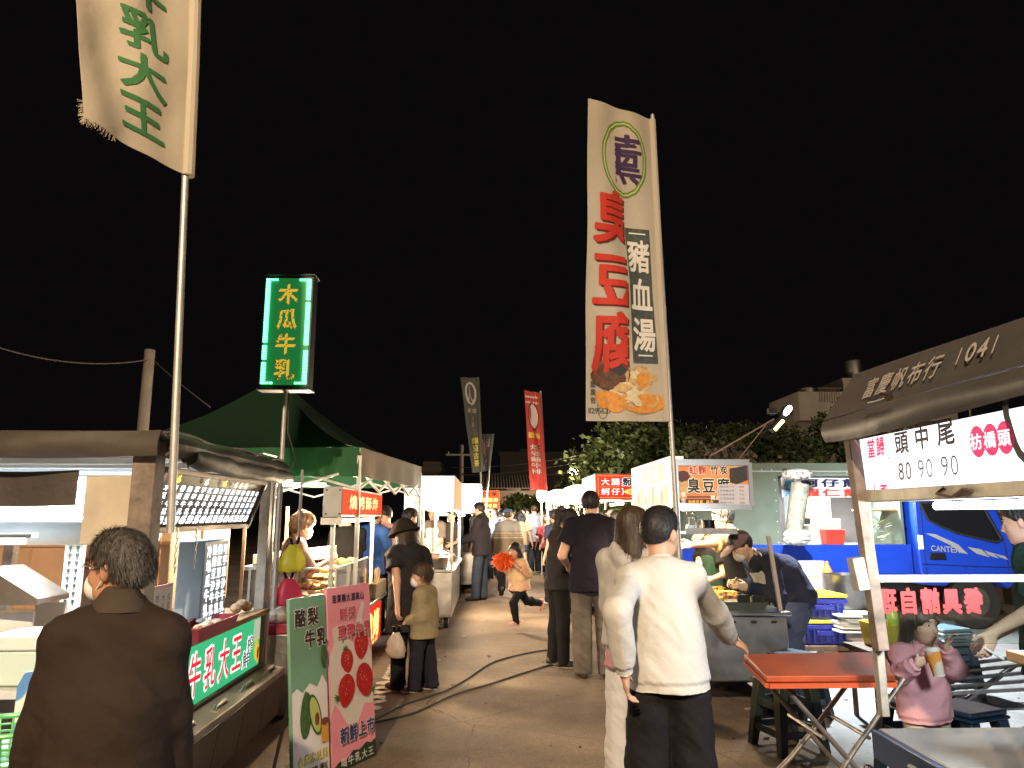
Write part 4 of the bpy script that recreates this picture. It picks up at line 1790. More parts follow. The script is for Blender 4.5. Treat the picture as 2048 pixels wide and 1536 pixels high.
banner('tall cream banner with red tofu lettering and printed food beside the tofu cart', [pb, pb.lerp(ptp, .5), ptp + V(0, 0, .03)], [.021, .019, .017],
       [LLc, LRc, URc, ULc], draw_tofu, CLOTHW, W=Wt, H=Ht, wav=.016, ph=2.2,
       mats=[GREENINK, REDINK, PURPINK, LIMEINK, OLIVE, mat('dark_red_ink', (.13, .02, .012), .7), GREYINK, WHITEINK, BROWNINK, TANINK, ORGINK, DARKINK, mat('dark_red_food', (.2, .05, .03), .6), CREAMINK])

# far banners
GREYCL = thin('banner_cloth_grey', (0.16, 0.175, 0.155), .35, .8)
REDCL = thin('banner_cloth_red', (0.66, 0.10, 0.09), .35, .8)
YELINK = mat('yellow_ink', (0.78, 0.68, 0.10), .6)
PINKW = mat('pale_pink_ink', (0.72, 0.60, 0.56), .6)


def far_banner(label, Y, pole_px, quad, draw, m, mats, ph, W, curl=0.0):
 pts = [at(pole_px[0], pole_px[1], Y), at(pole_px[2], pole_px[3], Y)]
 pts[0].z = min(pts[0].z, 1.0)
 LL, LR, UR, UL = [at(q[0], q[1], Y - (.12 * W if i in (0, 3) else 0)) for i, q in enumerate(quad)]
 H = (UR - LR).length
 draw2 = lambda mm, S: draw(mm, S, W, H)
 banner(label, pts, .022, [LL, LR, UR, UL], draw2, m, W=W, H=H, wav=.03, ph=ph, nu=10, nv=30, mats=mats, curl=curl)


def draw_grey(m, S, W, H):
 ring(m, S, W * .52, H - .36, W * .36, .26, .045, 0, 28, .05)
 text(m, '人', W * .22, H - .60, W * .5, .44, S, 0, .03, cut=.12)
 text(m, 'HE BEST', W * .22, H - .80, W * .62, .10, S, 0, .02)
 text(m, '上人', W * .35, H - 1.12, W * .3, .26, S, 0, .02, vertical=True)
 text(m, '銀豆古茶', W * .30, .12, W * .58, H - 1.45, S, 1, .045, vertical=True, cut=.12)


def draw_grey2(m, S, W, H):
 ring(m, S, W * .26, H - .24, W * .20, .14, .035, 0, 20)
 text(m, '人', W * .12, H - .36, W * .28, .24, S, 0, .03)
 text(m, '上品', W * .52, H - .34, W * .4, .24, S, 0, .02)
 rect(m, S, W * .50, .9, W * .52, H - .5, 0)
 text(m, '古早味冰茶', W * .62, .3, W * .2, H - 1.0, S, 0, .02, vertical=True)
 blob(m, S, [(W * .12, .05), (W * .58, .05), (W * .66, .62), (W * .50, .74), (W * .30, .74), (W * .06, .62)], 2)


def draw_red(m, S, W, H):
 ring(m, S, W * .5, H - .52, W * .36, .30, .03, 2, 28)
 blob(m, S, oval(W * .5, H - .52, W * .31, .25, 24), 0)
 text(m, 'ice1986', W * .12, H - .98, W * .76, .12, S, 1, .03)
 for k in range(12):
  blob(m, S, oval(W * (.1 + .16 * (k % 6)), H - .12 - .12 * (k // 6), .03, .03, 6), 0)
 S2 = lambda u, v: S(u, v) + V(0, -.006, 0)
 text(m, '炒老爺牛排', W * .10, .32, W * .80, H - 1.42, S, 2, .085, vertical=True, cut=.12)
 text(m, '炒老爺牛排', W * .10, .32, W * .80, H - 1.42, S2, 0, .035, vertical=True, cut=.12)


far_banner('tall grey banner with yellow characters above the bright left stalls', 16, (965, 1035, 956, 755), [(944, 946), (963, 944), (955, 756), (921, 754)], draw_grey, GREYCL, [WHITEINK, YELINK], .6, .42)
far_banner('short grey banner with a printed drink cup, overlapping the tall grey banner', 18, (968, 1035, 984, 870), [(958, 945), (976, 941), (985, 868), (953, 868)], draw_grey2, GREYCL, [WHITEINK, YELINK, mat('cup_print', (.48, .26, .2), .6)], 2.6, .42)
far_banner('tall red banner with white outlined characters over the end of the lane', 15, (1097, 1035, 1081, 782), [(1060, 980), (1091, 981), (1078, 786), (1049, 780)], draw_red, REDCL, [PINKW, YELINK, mat('maroon_ink', (.10, .012, .012), .7)], 1.4, .40)

# ---------------------------------------------------------------- LED sign on a pole
def led_sign():
 Y = 5.75
 c0, c1 = at(519, 775, Y), at(612, 553, Y)
 x0, x1, z0, z1 = at(516, 775, Y).x, at(617, 775, Y).x, at(565, 775, Y).z, at(565, 552, Y).z
 px = at(565, 800, Y).x
 t = thing('led_sign', 'upright green LED light box with yellow characters on a thin pole', 'sign', (px, Y, 0))
 m = MB()
 m.tube([(px, Y + .07, 0), (px, Y + .07, 1.9)], .022, 0, 10)
 m.tube([(px, Y + .07, 1.9), (px, Y + .07, z0)], .017, 0, 10)
 m.build('pole', GALV, t)
 m = MB()
 m.bx(x0, x1, Y, Y + .14, z0, z1, 0)
 m.bx(x0 - .015, x1 + .015, Y - .012, Y + .15, z0 - .02, z0 - .002, 0)
 m.bx(x0 - .015, x1 + .015, Y - .012, Y + .15, z1 + .002, z1 + .02, 0)
 bx = m.build('box', mat('dark_sign_casing', (.02, .025, .022), .5), t, bevel=.006)
 m = MB()
 m.bx(x0 + .02, x1 - .02, Y - .004, Y - .001, z0 + .02, z1 - .02)
 fc = m.build('face_panel', mat('green_sign_panel', (.015, .16, .04), .5, emit=(.03, .42, .10, .28)), t)
 w, h = x1 - x0, z1 - z0
 fn = flat((x0, Y - .004, z0), (1, 0, 0), (0, 0, 1), .003)
 fn2 = flat((x0, Y - .004, z0), (1, 0, 0), (0, 0, 1), .006)
 m = MB()
 text(m, '木瓜牛乳', w * .25, h * .045, w * .50, h * .90, fn, 0, .035, vertical=True, gap=.07)
 rn = random.Random(5)
 for i, ch in enumerate('木瓜牛乳'):
  vs, fs = glyph(ch, .0)
  for k in range(0, len(vs), 2):
   u = w * .25 + w * .5 * (.07 + .86 * vs[k][0])
   v = h * .045 + h * .9 * (3 - i) / 4 + h * .225 * (.07 + .86 * (vs[k][1] + .12))
   p = fn2(u, v)
   m.ell(p, (.0055, .003, .0055), 1, 6, 4)
 m.build('lettering', [mat('yellow_sign_letter', (.75, .5, .05), .5, emit=(1, .62, .06, .55)), mat('unlit_led', (.09, .045, .01), .4)], fc, smooth=0)
 LEDM = emat('green_led', (.10, 1.0, .42), 5.5)
 m = MB()
 n = 44
 for sx in (0, 1):
  for k in range(n):
   if (sx == 0 and k in (9, 16)) or (sx == 1 and k in (14, 15, 34)):
    if m.v:
     m.build('led_strip', LEDM, fc)
     m = MB()
    continue
   z = z0 + .035 + (h - .07) * k / (n - 1)
   x = x0 + .035 + (w - .07) * sx
   m.box((x, Y - .010, z), (.032, .012, .0125), 0)
  m.build('led_strip', LEDM, fc)
  m = MB()
 for (zz, xs) in ((z0 + .035, (.07, .10)), (z1 - .035, (.07, .10))):
  for a in xs:
   m.box((x0 + a, Y - .010, zz), (.022, .012, .0125), 0)
   m.box((x1 - a, Y - .010, zz), (.022, .012, .0125), 0)
 m.build('led_strip', LEDM, fc)
 m = MB()
 m.tube([(px + .02, Y + .09, z0), (px + .03, Y + .1, z0 - .35), (px + .10, Y + .1, 1.95), (px + .06, Y + .1, 1.8)], .006, 0, 6)
 m.build('power_cable', CABLE, t)


led_sign()

# ---------------------------------------------------------------- milk cart on the left
MILK_GREEN = emat('milk_sign_green', (.04, .40, .17), 1.0)


def milk_cart():
 xl, y0, y1, xb = -1.62, 3.6, 5.5, -3.5
 t = thing('milk_cart', 'milk drink cart with brown tarpaulin roof, lit green front sign and dark skirt', 'food cart', (xl, y0, 0))
 m = MB()
 m.bx(xb, xl - .02, y0 + .45, y1, .42, .80)
 m.build('counter_base', STEEL_D, t)
 m = MB()
 m.bx(xb, xl + .03, y0 + .42, y1 + .02, .803, .838)
 m.build('countertop', WOODL, t, bevel=.004)
 # lit front sign
 fc = MB()
 fc.bx(xl - .015, xl + .004, 3.75, y1 - .10, .475, .795)
 f = fc.build('front_sign', MILK_GREEN, t)
 fn = flat((xl + .004, 3.75, .475), (0, 1, 0), (0, 0, 1), .003)
 fn2 = flat((xl + .004, 3.75, .475), (0, 1, 0), (0, 0, 1), .006)
 fn3 = flat((xl + .004, 3.75, .475), (0, 1, 0), (0, 0, 1), .009)
 L = MB()
 text(L, '喝牛乳大王', .16, .01, 1.12, .30, fn, 0, .085, gap=.10)
 text(L, '喝牛乳大王', .16, .01, 1.12, .30, fn2, 1, .025, gap=.10)
 text(L, '鮮', 1.28, .02, .16, .13, fn, 0, .08)
 text(L, '鮮', 1.28, .02, .16, .13, fn2, 2, .02)
 text(L, '榨', 1.36, .11, .14, .12, fn, 0, .08)
 text(L, '榨', 1.36, .11, .14, .12, fn2, 2, .02)
 rect(L, fn, 1.50, .17, 1.64, .31, 5)
 blob(L, fn2, oval(1.56, .12, .045, .075, 18), 3)
 blob(L, fn3, oval(1.585, .085, .040, .068, 18, 0, 1, .2), 4)
 blob(L, lambda u, v: fn3(u, v) + V(.003, 0, 0), oval(1.588, .085, .018, .04, 14), 2)
 L.build('lettering', [emat('sign_white', (.95, .95, .95), 1.0), emat('sign_red', (.75, .02, .03), 1.0), mat('sign_black', (.01, .01, .01), .5), emat('sign_papaya_green', (.45, .5, .05), .9), emat('sign_papaya_orange', (.9, .35, .03), .9), emat('sign_leafy', (.5, .55, .40), .7)], f, smooth=0)
 m = MB()
 m.bx(xl - .03, xl + .02, y0, y1, .455, .473)
 m.bx(xl - .03, xl + .02, y1 - .098, y1 - .05, .475, .80)
 m.bx(xl - .03, xl + .02, y0, 3.748, .475, .80)
 m.build('sign_frame', WOODB, t, bevel=.003)
 # ledge with grip handles and the hanging skirt
 m = MB()
 m.hexa([(xl - .02, y0 - .2, .40), (xl + .16, y0 - .2, .385), (xl + .16, y1 + .04, .385), (xl - .02, y1 + .04, .40),
   (xl - .02, y0 - .2, .452), (xl + .16, y0 - .2, .425), (xl + .16, y1 + .04, .425), (xl - .02, y1 + .04, .452)])
 m.build('ledge', mat('worn_aluminium', (.26, .225, .19), .5, .6, noise=(6, .3)), t, bevel=.005)
 for k in range(4):
  y = y0 + .25 + k * .47
  m = MB()
  m.tube([(xl + .10, y, .43), (xl + .10, y + .03, .452), (xl + .10, y + .17, .452), (xl + .10, y + .20, .43)], .011, 0, 8)
  m.bx(xl + .07, xl + .13, y - .03, y + .03, .428, .436)
  m.build('handle', STEEL, t)
 m = MB()
 for k in range(5):
  a = y0 - .2 + k * .428
  m.hexa([(xl + .085, a, .10), (xl + .115, a, .10), (xl + .115, a + .424, .10), (xl + .085, a + .424, .10),
    (xl + .145, a, .386), (xl + .163, a, .386), (xl + .163, a + .424, .386), (xl + .145, a + .424, .386)])
 m.build('skirt', mat('dark_brown_panel', (.055, .034, .022), .5, noise=(3, .35), bump=(25, .25)), t, bevel=.003)
 # corner posts
 for (x, y, w, mm) in ((xl - .05, y0 + .02, .11, RUSTY), (xl - .03, y1 - .02, .07, DIRTYW), (xl - .02, y1 + .09, .045, GALV), (xb + .05, y1 - .03, .07, RUSTY)):
  m = MB()
  m.bx(x - w / 2, x + w / 2, y - w / 2, y + w / 2, .0 if w > .1 else .42, 1.86)
  m.build('post', mm, t, bevel=.004)
 m = MB()
 m.bx(xl - .38, xl - .12, y0 + .08, y0 + .12, 1.36, 1.69)
 m.build('side_panel', mat('cream_board', (.50, .42, .32), .6, noise=(5, .15)), t, bevel=.003)
 # roof with rolled tarpaulins
 m = MB()
 m.sheet(lambda u, v: (xb + (xl + .06 - xb) * u, y0 - .05 + (y1 - y0 + .1) * v, 1.895 + .03 * math.sin(math.pi * v) * math.sin(3.1 * u) + .012 * math.sin(v * 14)), 16, 16, .012)
 m.build('roof', TARP, t)
 m = MB()
 m.sheet(lambda u, v: (xb + (xl + .04 - xb) * u, y0 - .08 - .02 * math.sin(v * 3.1) + .012 * math.sin(u * 15 + v * 2), 1.895 - .12 * v + .008 * math.sin(u * 7)), 30, 6, .010)
 m.build('valance', TARP, t)
 m = MB()
 m.sheet(lambda u, v: (xl + .05 + .05 * math.sin(v * 3.1) + .01 * math.sin(u * 19), y0 - .04 + (y1 - y0 + .1) * u, 1.895 - .11 * v), 24, 6, .010)
 m.build('valance', TARP, t)
 m = MB()
 pts = [(xl + .07 + .008 * math.sin(k), y0 + .2 + (y1 - y0 + .06) * k / 12, 1.79 - .012 * math.sin(math.pi * k / 12) + .006 * math.cos(2.3 * k)) for k in range(13)]
 m.tube(pts, [.045 + .012 * math.sin(k * 1.7) ** 2 for k in range(12)] + [.03], 0, 14)
 m.build('tarpaulin_roll', TARP, t)
 m = MB()
 m.tube([(xl + .11, 4.72, 1.875), (xl + .15, 4.74, 1.895), (xl + .15, 5.04, 1.895), (xl + .11, 5.06, 1.875)], .009, 0, 8)
 m.build('handle', STEEL, t)
 # inner hanging dark cloth, ceiling and lamps
 m = MB()
 m.sheet(lambda u, v: (-3.3 + 1.28 * u, y0 + .06 + .015 * math.sin(u * 11), 1.72 - .17 * v + .01 * math.sin(u * 6)), 16, 5, .012)
 m.build('inner_curtain', TARP, t)
 m = MB()
 m.bx(xb, xl - .12, y0 + .14, y1 - .1, 1.80, 1.83)
 for k in range(5):
  m.bx(xb, xl - .13, y0 + .3 + k * .36, y0 + .34 + k * .36, 1.765, 1.797)
 m.build('ceiling', mat('white_ceiling', (.62, .66, .68), .5), t)
 m = MB()
 m.bx(-3.5, -1.98, 4.72, 4.76, 1.50, 1.74)
 bb = m.build('back_light_box', emat('cool_light_box', (.86, .95, 1.0), 2.2), t)
 m = MB()
 m.tube([(-2.35, 4.715, 1.56), (-2.25, 4.71, 1.66), (-2.1, 4.71, 1.70), (-2.0, 4.712, 1.66)], .004, 0, 6)
 m.build('wiring', CABLE, bb)
 m = MB()
 m.tube([(-3.5, 4.45, 1.41), (-1.98, 4.45, 1.41)], .085, 0, 24)
 m.build('roller_hood', mat('pale_blue_vinyl', (.50, .57, .62), .45, noise=(4, .08)), t)
 m = MB()
 m.tube([(-3.45, 4.1, 1.36), (-2.52, 4.1, 1.36)], .016, 0, 10)
 m.build('tube_lamp', TUBE, t)
 m = MB()
 m.bx(-3.5, -2.47, 4.07, 4.13, 1.378, 1.40)
 m.build('lamp_fitting', WHITEM, t)
 lamp('tube_light', 'AREA', (-2.95, 4.1, 1.335), 14, COOL, 1.0, .05, t, aim=(-2.95, 4.1, 0))
 lamp('tube_light', 'AREA', (-2.5, 4.6, 1.76), 24, COOL, 1.2, .06, t, aim=(-2.5, 4.2, 0))
 # sloping black menu board with white writing
 a0, a1 = V(-1.755, 3.72, 1.42), V(-1.735, 5.34, 1.425)
 b0, b1 = V(-1.635, 3.72, 1.725), V(-1.625, 5.34, 1.725)
 nrm_ = (a1 - a0).cross(b0 - a0).normalized()
 m = MB()
 m.hexa([a0 - nrm_ * .04, a1 - nrm_ * .04, a1, a0, b0 - nrm_ * .04, b1 - nrm_ * .04, b1, b0])
 mb_ = m.build('menu_light_box', mat('menu_black', (.025, .022, .02), .45), t)
 m = MB()
 for p, q in ((a0, a1), (b0, b1), (a0, b0), (a1, b1)):
  m.bar(p + nrm_ * .012 - nrm_ * .01, q + nrm_ * .012 - nrm_ * .01, .032, .03)
 m.build('menu_frame', mat('bronze_frame', (.20, .16, .13), .45, .7, noise=(8, .2)), mb_)
 fl = flat(a0, a1 - a0, b0 - a0, .004)
 L = MB()
 menu = ['木瓜牛乳', '西瓜牛乳', '香蕉牛乳', '酪梨牛乳', '草莓牛乳', '芋頭牛乳', '紅豆牛乳', '綠豆沙乳', '芒果牛乳', '蘋果牛乳', '鳳梨果汁', '檸檬果汁', '柳橙果汁', '葡萄柚汁', '西瓜果汁', '冬瓜檸檬']
 for k, s_ in enumerate(menu):
  text(L, s_, .07 + k * .094, .085, .075, .175, fl, 0, .045, vertical=True, gap=.07)
  text(L, '65505560'[(k % 4) * 2:(k % 4) * 2 + 2], .07 + k * .094, .035, .07, .045, fl, 0, .06, gap=.02)
 for k in (1, 5, 8, 10, 11, 12):
  text(L, '6', .08 + k * .094, .265, .05, .045, fl, 1 if k in (1, 8) else 2, .05)
 L.build('lettering', [emat('menu_white', (.95, .97, 1.0), 1.7), emat('menu_yellow', (.9, .85, .1), 1.6), emat('menu_cream', (1, .86, .6), 1.6)], mb_, smooth=0)
 return t


milk_cart()


def blue_menu_box():
 t = thing('menu_light_box', 'upright grey blue light box with white price columns on the milk cart counter', 'sign', (-1.74, 4.4, .84))
 m = MB()
 m.bx(-1.82, -1.665, 4.40, 4.80, .842, 1.35)
 m.build('casing', mat('grey_blue_casing', (.20, .27, .33), .45, noise=(5, .1)), t, bevel=.008)
 fn = flat((-1.665, 4.40, .842), (0, 1, 0), (0, 0, 1), .003)
 L = MB()
 for k, s_ in enumerate(('冷地瓜牛乳', '熱綠豆沙牛乳', '熱紅豆沙牛乳', '可芋頭沙牛乳')):
  text(L, s_, .03 + k * .088, .065, .08, .42, fn, 0, .03, vertical=True, gap=.04)
  text(L, '55', .03 + k * .088, .012, .075, .05, fn, 0, .03, gap=.05)
 L.build('lettering', [emat('menu_white', (.95, .97, 1.0), 1.7)], t, smooth=0)


blue_menu_box()


def simple(name, label, cat, mb, m, bevel=0, group=None, org=None, smooth=35):
 xs = [sum(v[i] for v in mb.v) / len(mb.v) for i in (0, 1)] + [min(v[2] for v in mb.v)]
 o = mb.build(name, m, None, smooth, bevel, org or xs)
 return tag(o, label, cat, group)


def tray(label, x, y, z, w, d, h, m, contents=None, name='tray', cat='tray', rot=0, tap=.85):
 t = thing(name, label, cat, (x, y, z))
 b = MB()
 rm = Matrix.Rotation(R(rot), 3, 'Z')
 def P(a, b_, c):
  return Vector((x, y, z)) + rm @ Vector((a, b_, c))
 th = .008
 o = [(-w / 2, -d / 2), (w / 2, -d / 2), (w / 2, d / 2), (-w / 2, d / 2)]
 bo = [P(q[0] * tap, q[1] * tap, 0) for q in o]
 to = [P(q[0], q[1], h) for q in o]
 ti = [P(q[0] - math.copysign(th, q[0]), q[1] - math.copysign(th, q[1]), h) for q in o]
 bi = [P((q[0] - math.copysign(th, q[0])) * tap, (q[1] - math.copysign(th, q[1])) * tap, th) for q in o]
 vs = bo + to + ti + bi
 fs = [(3, 2, 1, 0), (12, 13, 14, 15)]
 for i in range(4):
  j = (i + 1) % 4
  fs += [(i, j, 4 + j, 4 + i), (4 + i, 4 + j, 8 + j, 8 + i), (8 + i, 8 + j, 12 + j, 12 + i)]
 b.add(vs, fs)
 b.build('shell', m, t, bevel=.003)
 if contents:
  contents(t, P)
 return t


def tray_stuff(t, P):
 m = MB()
 rn = random.Random(6)
 for k in range(9):
  m.ell(P(rn.uniform(-.06, .06), rn.uniform(-.18, .18), .05 + .01 * rn.random()), (.03, .045, .018), k % 2, 10, 6)
 m.build('coins_and_bags', [WHITEP, mat('tan_paper', (.45, .30, .18), .7)], t)


tray('dark red plastic tray of bags and change on the milk cart counter', -1.60, 4.28, .842, .20, .62, .075, mat('dark_red_plastic', (.26, .02, .045), .4), tray_stuff)
b = MB()
b.bx(-1.76, -1.755, 3.95, 4.22, .86, 1.13)
n = thing('price_notice', 'pink framed paper notice hanging at the milk cart counter', 'notice', (-1.755, 4.08, .86))
b.build('frame', mat('pink_frame', (.55, .22, .26), .5), n)
b = MB()
b.bx(-1.7548, -1.752, 3.965, 4.205, .875, 1.115)
pp = b.build('paper', mat('paper_cream', (.55, .53, .44), .8), n)
L = MB()
fn = flat((-1.752, 3.965, .875), (0, 1, 0), (0, 0, 1), .003)
for k, s_ in enumerate(('西瓜汁杯', '木瓜一杯', '紅豆一碗')):
 text(L, s_, .03 + k * .07, .03, .05, .18, fn, 0, .01, vertical=True)
L.build('lettering', [DARKINK], pp, smooth=0)
for k, (px, Y, lb) in enumerate(((356, 3.78, 'twisted chain hanging left of the grey blue light box'), (394, 4.22, 'short chain hanging in front of the grey blue light box'))):
 b = MB()
 p = at(px, 1058, Y)
 for q in range(9):
  b.tube([p + V(.006 * math.cos(a) * (q % 2), .006 * math.cos(a) * (1 - q % 2), -.012 - q * .024 + .015 * math.sin(a)) for a in np.linspace(0, 6.283, 9)], .0025, 0, 5)
 simple('chain', lb, 'chain', b, STEEL, group='chains hanging from the milk cart menu')
# wrapped bag on the counter
b = MB()
for k in range(3):
 b.ell((-1.72 + .02 * k, 5.18 + .05 * k, .875 + .02 * (k == 1)), (.04, .05, .035), 0, 9, 6)
simple('paper_bag', 'crumpled tan paper bag at the far end of the milk cart counter', 'bag', b, mat('tan_paper', (.45, .30, .18), .7, bump=(30, .8)))

# things by the near end of the milk cart
def near_left():
 z = .60
 t = thing('folding_table', 'pale blue topped folding table at the near end of the milk cart', 'table', (-2.4, 3.0, 0))
 m = MB()
 m.bx(-2.95, -1.88, 2.72, 3.3, z - .03, z)
 m.build('tabletop', mat('pale_blue_top', (.45, .52, .56), .3, noise=(5, .1)), t, bevel=.005)
 m = MB()
 m.bx(-2.96, -1.87, 2.71, 2.718, z - .07, z - .003)
 m.build('apron_rail', mat('blue_edge', (.10, .16, .35), .5), t)
 for x in (-2.9, -1.93):
  for y in (2.76, 3.26):
   m = MB()
   m.bar((x, y, 0), (x, y, z - .032), .03)
   m.build('leg', STEEL_D, t)
 # green basket
 c = at(20, 1415, 2.95)
 c.z = z
 k = thing('basket', 'green plastic mesh basket on the pale blue table', 'basket', c)
 m = MB()
 for i in range(6):
  r = .13 + .012 * i
  m.tube([(c.x + r * math.cos(a), c.y + r * .8 * math.sin(a), z + .01 + i * .022) for a in np.linspace(0, 6.283, 25)], .004, 0, 5)
 for i in range(26):
  a = 6.283 * i / 26
  m.tube([(c.x + .13 * math.cos(a), c.y + .104 * math.sin(a), z + .006), (c.x + .19 * math.cos(a), c.y + .152 * math.sin(a), z + .12)], .004, 0, 5)
 m.lathe([(.13, .003), (.13, .009)], (c.x, c.y, z), 0, 24, sy=.8)
 m.build('mesh_body', GRNP, k)
 m = MB()
 m.tube([(c.x + .195 * math.cos(a), c.y + .156 * math.sin(a), z + .125) for a in np.linspace(0, 6.283, 33)], .010, 0, 8)
 m.build('rim', GRNP, k)
 # milk cartons
 q = at(2, 1400, 3.0)
 t2 = thing('milk_carton', 'blue and white milk carton standing behind the green basket', 'carton', (q.x, 3.05, z))
 m = MB()
 m.bx(q.x - .09, q.x + .015, 3.24, 3.34, z + .0, z + .20)
 m.hexa([(q.x - .09, 3.24, z + .2), (q.x + .015, 3.24, z + .2), (q.x + .015, 3.34, z + .2), (q.x - .09, 3.34, z + .2),
   (q.x - .09, 3.285, z + .25), (q.x + .015, 3.285, z + .25), (q.x + .015, 3.295, z + .25), (q.x - .09, 3.295, z + .25)])
 m.build('carton_body', print_cloth('carton_print', (.10, .25, .55), (.75, .72, .62), 9, .5), t2)
 # insulated box, panels and shelves in the stall
 def W(px, py, Y):
  return at(px, py, Y)
 a, b_ = W(22, 1345, 3.9), W(140, 1258, 3.9)
 t3 = thing('foam_box', 'white foam box with lid in the near end of the milk cart', 'box', (a.x, 3.9, .66))
 m = MB()
 m.bx(a.x, a.x + .36, 3.7, 4.0, .70, .86)
 m.build('box_body', mat('pale_green_foam', (.55, .66, .58), .7), t3, bevel=.01)
 m = MB()
 m.bx(a.x - .015, a.x + .375, 3.685, 4.015, .862, .93)
 m.build('lid', mat('white_foam', (.72, .72, .68), .7), t3, bevel=.012)
 m = MB()
 m.bx(-3.3, a.x + .42, 3.62, 4.03, .66, .697)
 simple('shelf_board', 'pale shelf board carrying the white foam box', 'shelf', m, WHITEM, .004)
 m = MB()
 m.bx(W(75, 1200, 4.3).x, W(137, 1200, 4.3).x, 4.28, 4.30, .84, 1.02)
 simple('splash_panel', 'upright white panel behind the foam box', 'panel', m, WHITEP, .003)
 m = MB()
 m.hexa([(-3.2, 4.0, .84), (W(70, 1200, 4.2).x, 4.2, .84), (W(70, 1200, 4.2).x, 4.22, .84), (-3.2, 4.02, .84),
   (-3.2, 4.0, .95), (W(70, 1200, 4.2).x, 4.2, .98), (W(70, 1200, 4.2).x, 4.22, .98), (-3.2, 4.02, .95)])
 simple('splash_panel', 'low slanting white panel left of the upright panel', 'panel', m, WHITEP, .003)
 # rusty angle hood
 p0, p1 = W(0, 1135, 4.0), W(75, 1198, 4.0)
 m = MB()
 m.hexa([p0 + V(-.3, 0, -.2), p1 + V(0, 0, -.03), p1 + V(0, .3, -.03), p0 + V(-.3, .3, -.2),
   p0 + V(-.06, 0, 0), p1, p1 + V(0, .3, 0), p0 + V(-.06, .3, 0)])
 simple('chute', 'worn slanting metal chute at the near end of the milk cart', 'chute', m, mat('worn_tan_metal', (.085, .065, .05), .8, .0, noise=(7, .4)), .004)
 # perforated bracket post with hook holes
 t4 = thing('bracket_post', 'perforated grey bracket post between the foam box and the peach truck', 'post', (W(138, 1200, 4.6).x, 4.6, .6))
 x = W(138, 1200, 4.6).x
 m = MB()
 m.bx(x - .055, x + .055, 4.6, 4.63, .84, 1.40)
 m.build('strip', mat('grey_green_strip', (.40, .42, .36), .5, noise=(8, .2)), t4, bevel=.003)
 m = MB()
 for i in range(9):
  for s in (-1, 1):
   m.bx(x + s * .022 - .008, x + s * .022 + .008, 4.596, 4.599, .98 + i * .045, 1.0 + i * .045)
   m.bx(x + s * .022 - .003, x + s * .022 + .003, 4.5962, 4.5992, .965 + i * .045, .979 + i * .045)
 m.build('slot', BLACKM, t4)


near_left()


def peach_truck():
 Y = 7.2
 a, b_ = at(-150, 1210, Y), at(345, 1060, Y)
 t = thing('delivery_truck', 'peach coloured box truck parked behind the milk cart', 'truck', (a.x, Y, 0))
 m = MB()
 m.bx(a.x, b_.x, Y, Y + 1.6, .55, 1.62)
 bd = m.build('cargo_box', mat('peach_paint', (.55, .33, .19), .45, noise=(2, .12), coat=.2), t, bevel=.01)
 m = MB()
 for k in range(9):
  x = a.x + .1 + k * .4
  m.bx(x, x + .03, Y - .012, Y - .001, .6, 1.58)
 m.bx(a.x, b_.x, Y - .03, Y - .002, .56, .64)
 m.bx(a.x, b_.x, Y - .02, Y - .0021, 1.2, 1.225)
 m.build('side_rib', mat('peach_trim', (.50, .29, .16), .45), bd)
 L = MB()
 fn = flat((at(178, 1090, Y).x, Y, at(178, 1090, Y).z), (1, 0, 0), (0, 0, 1), .004)
 text(L, '000', 0, 0, .24, .10, fn, 0, .01)
 f2 = flat((at(150, 1138, Y).x, Y, at(150, 1138, Y).z), (1, 0, 0), (0, 0, 1), .004)
 f3 = flat((at(150, 1138, Y).x, Y, at(150, 1138, Y).z), (1, 0, 0), (0, 0, 1), .007)
 rect(L, f2, 0, 0, .19, .10, 1)
 text(L, '小心', .02, .02, .11, .06, f3, 2, .03)
 L.build('lettering', [mat('faded_brown_ink', (.30, .17, .10), .6), REDINK, YELINK], bd, smooth=0)
 m = MB()
 m.bx(a.x, b_.x, Y + .1, Y + 1.4, .40, .547)
 m.build('chassis', RUSTY, t)
 for x in (a.x + .8, b_.x - .7):
  m = MB()
  m.lathe([(.30, 0), (.36, .03), (.36, .17), (.30, .2)], (x, Y + .25, .36), 0, 24, V(0, -1, 0))
  m.build('wheel', RUBBER, t)


peach_truck()
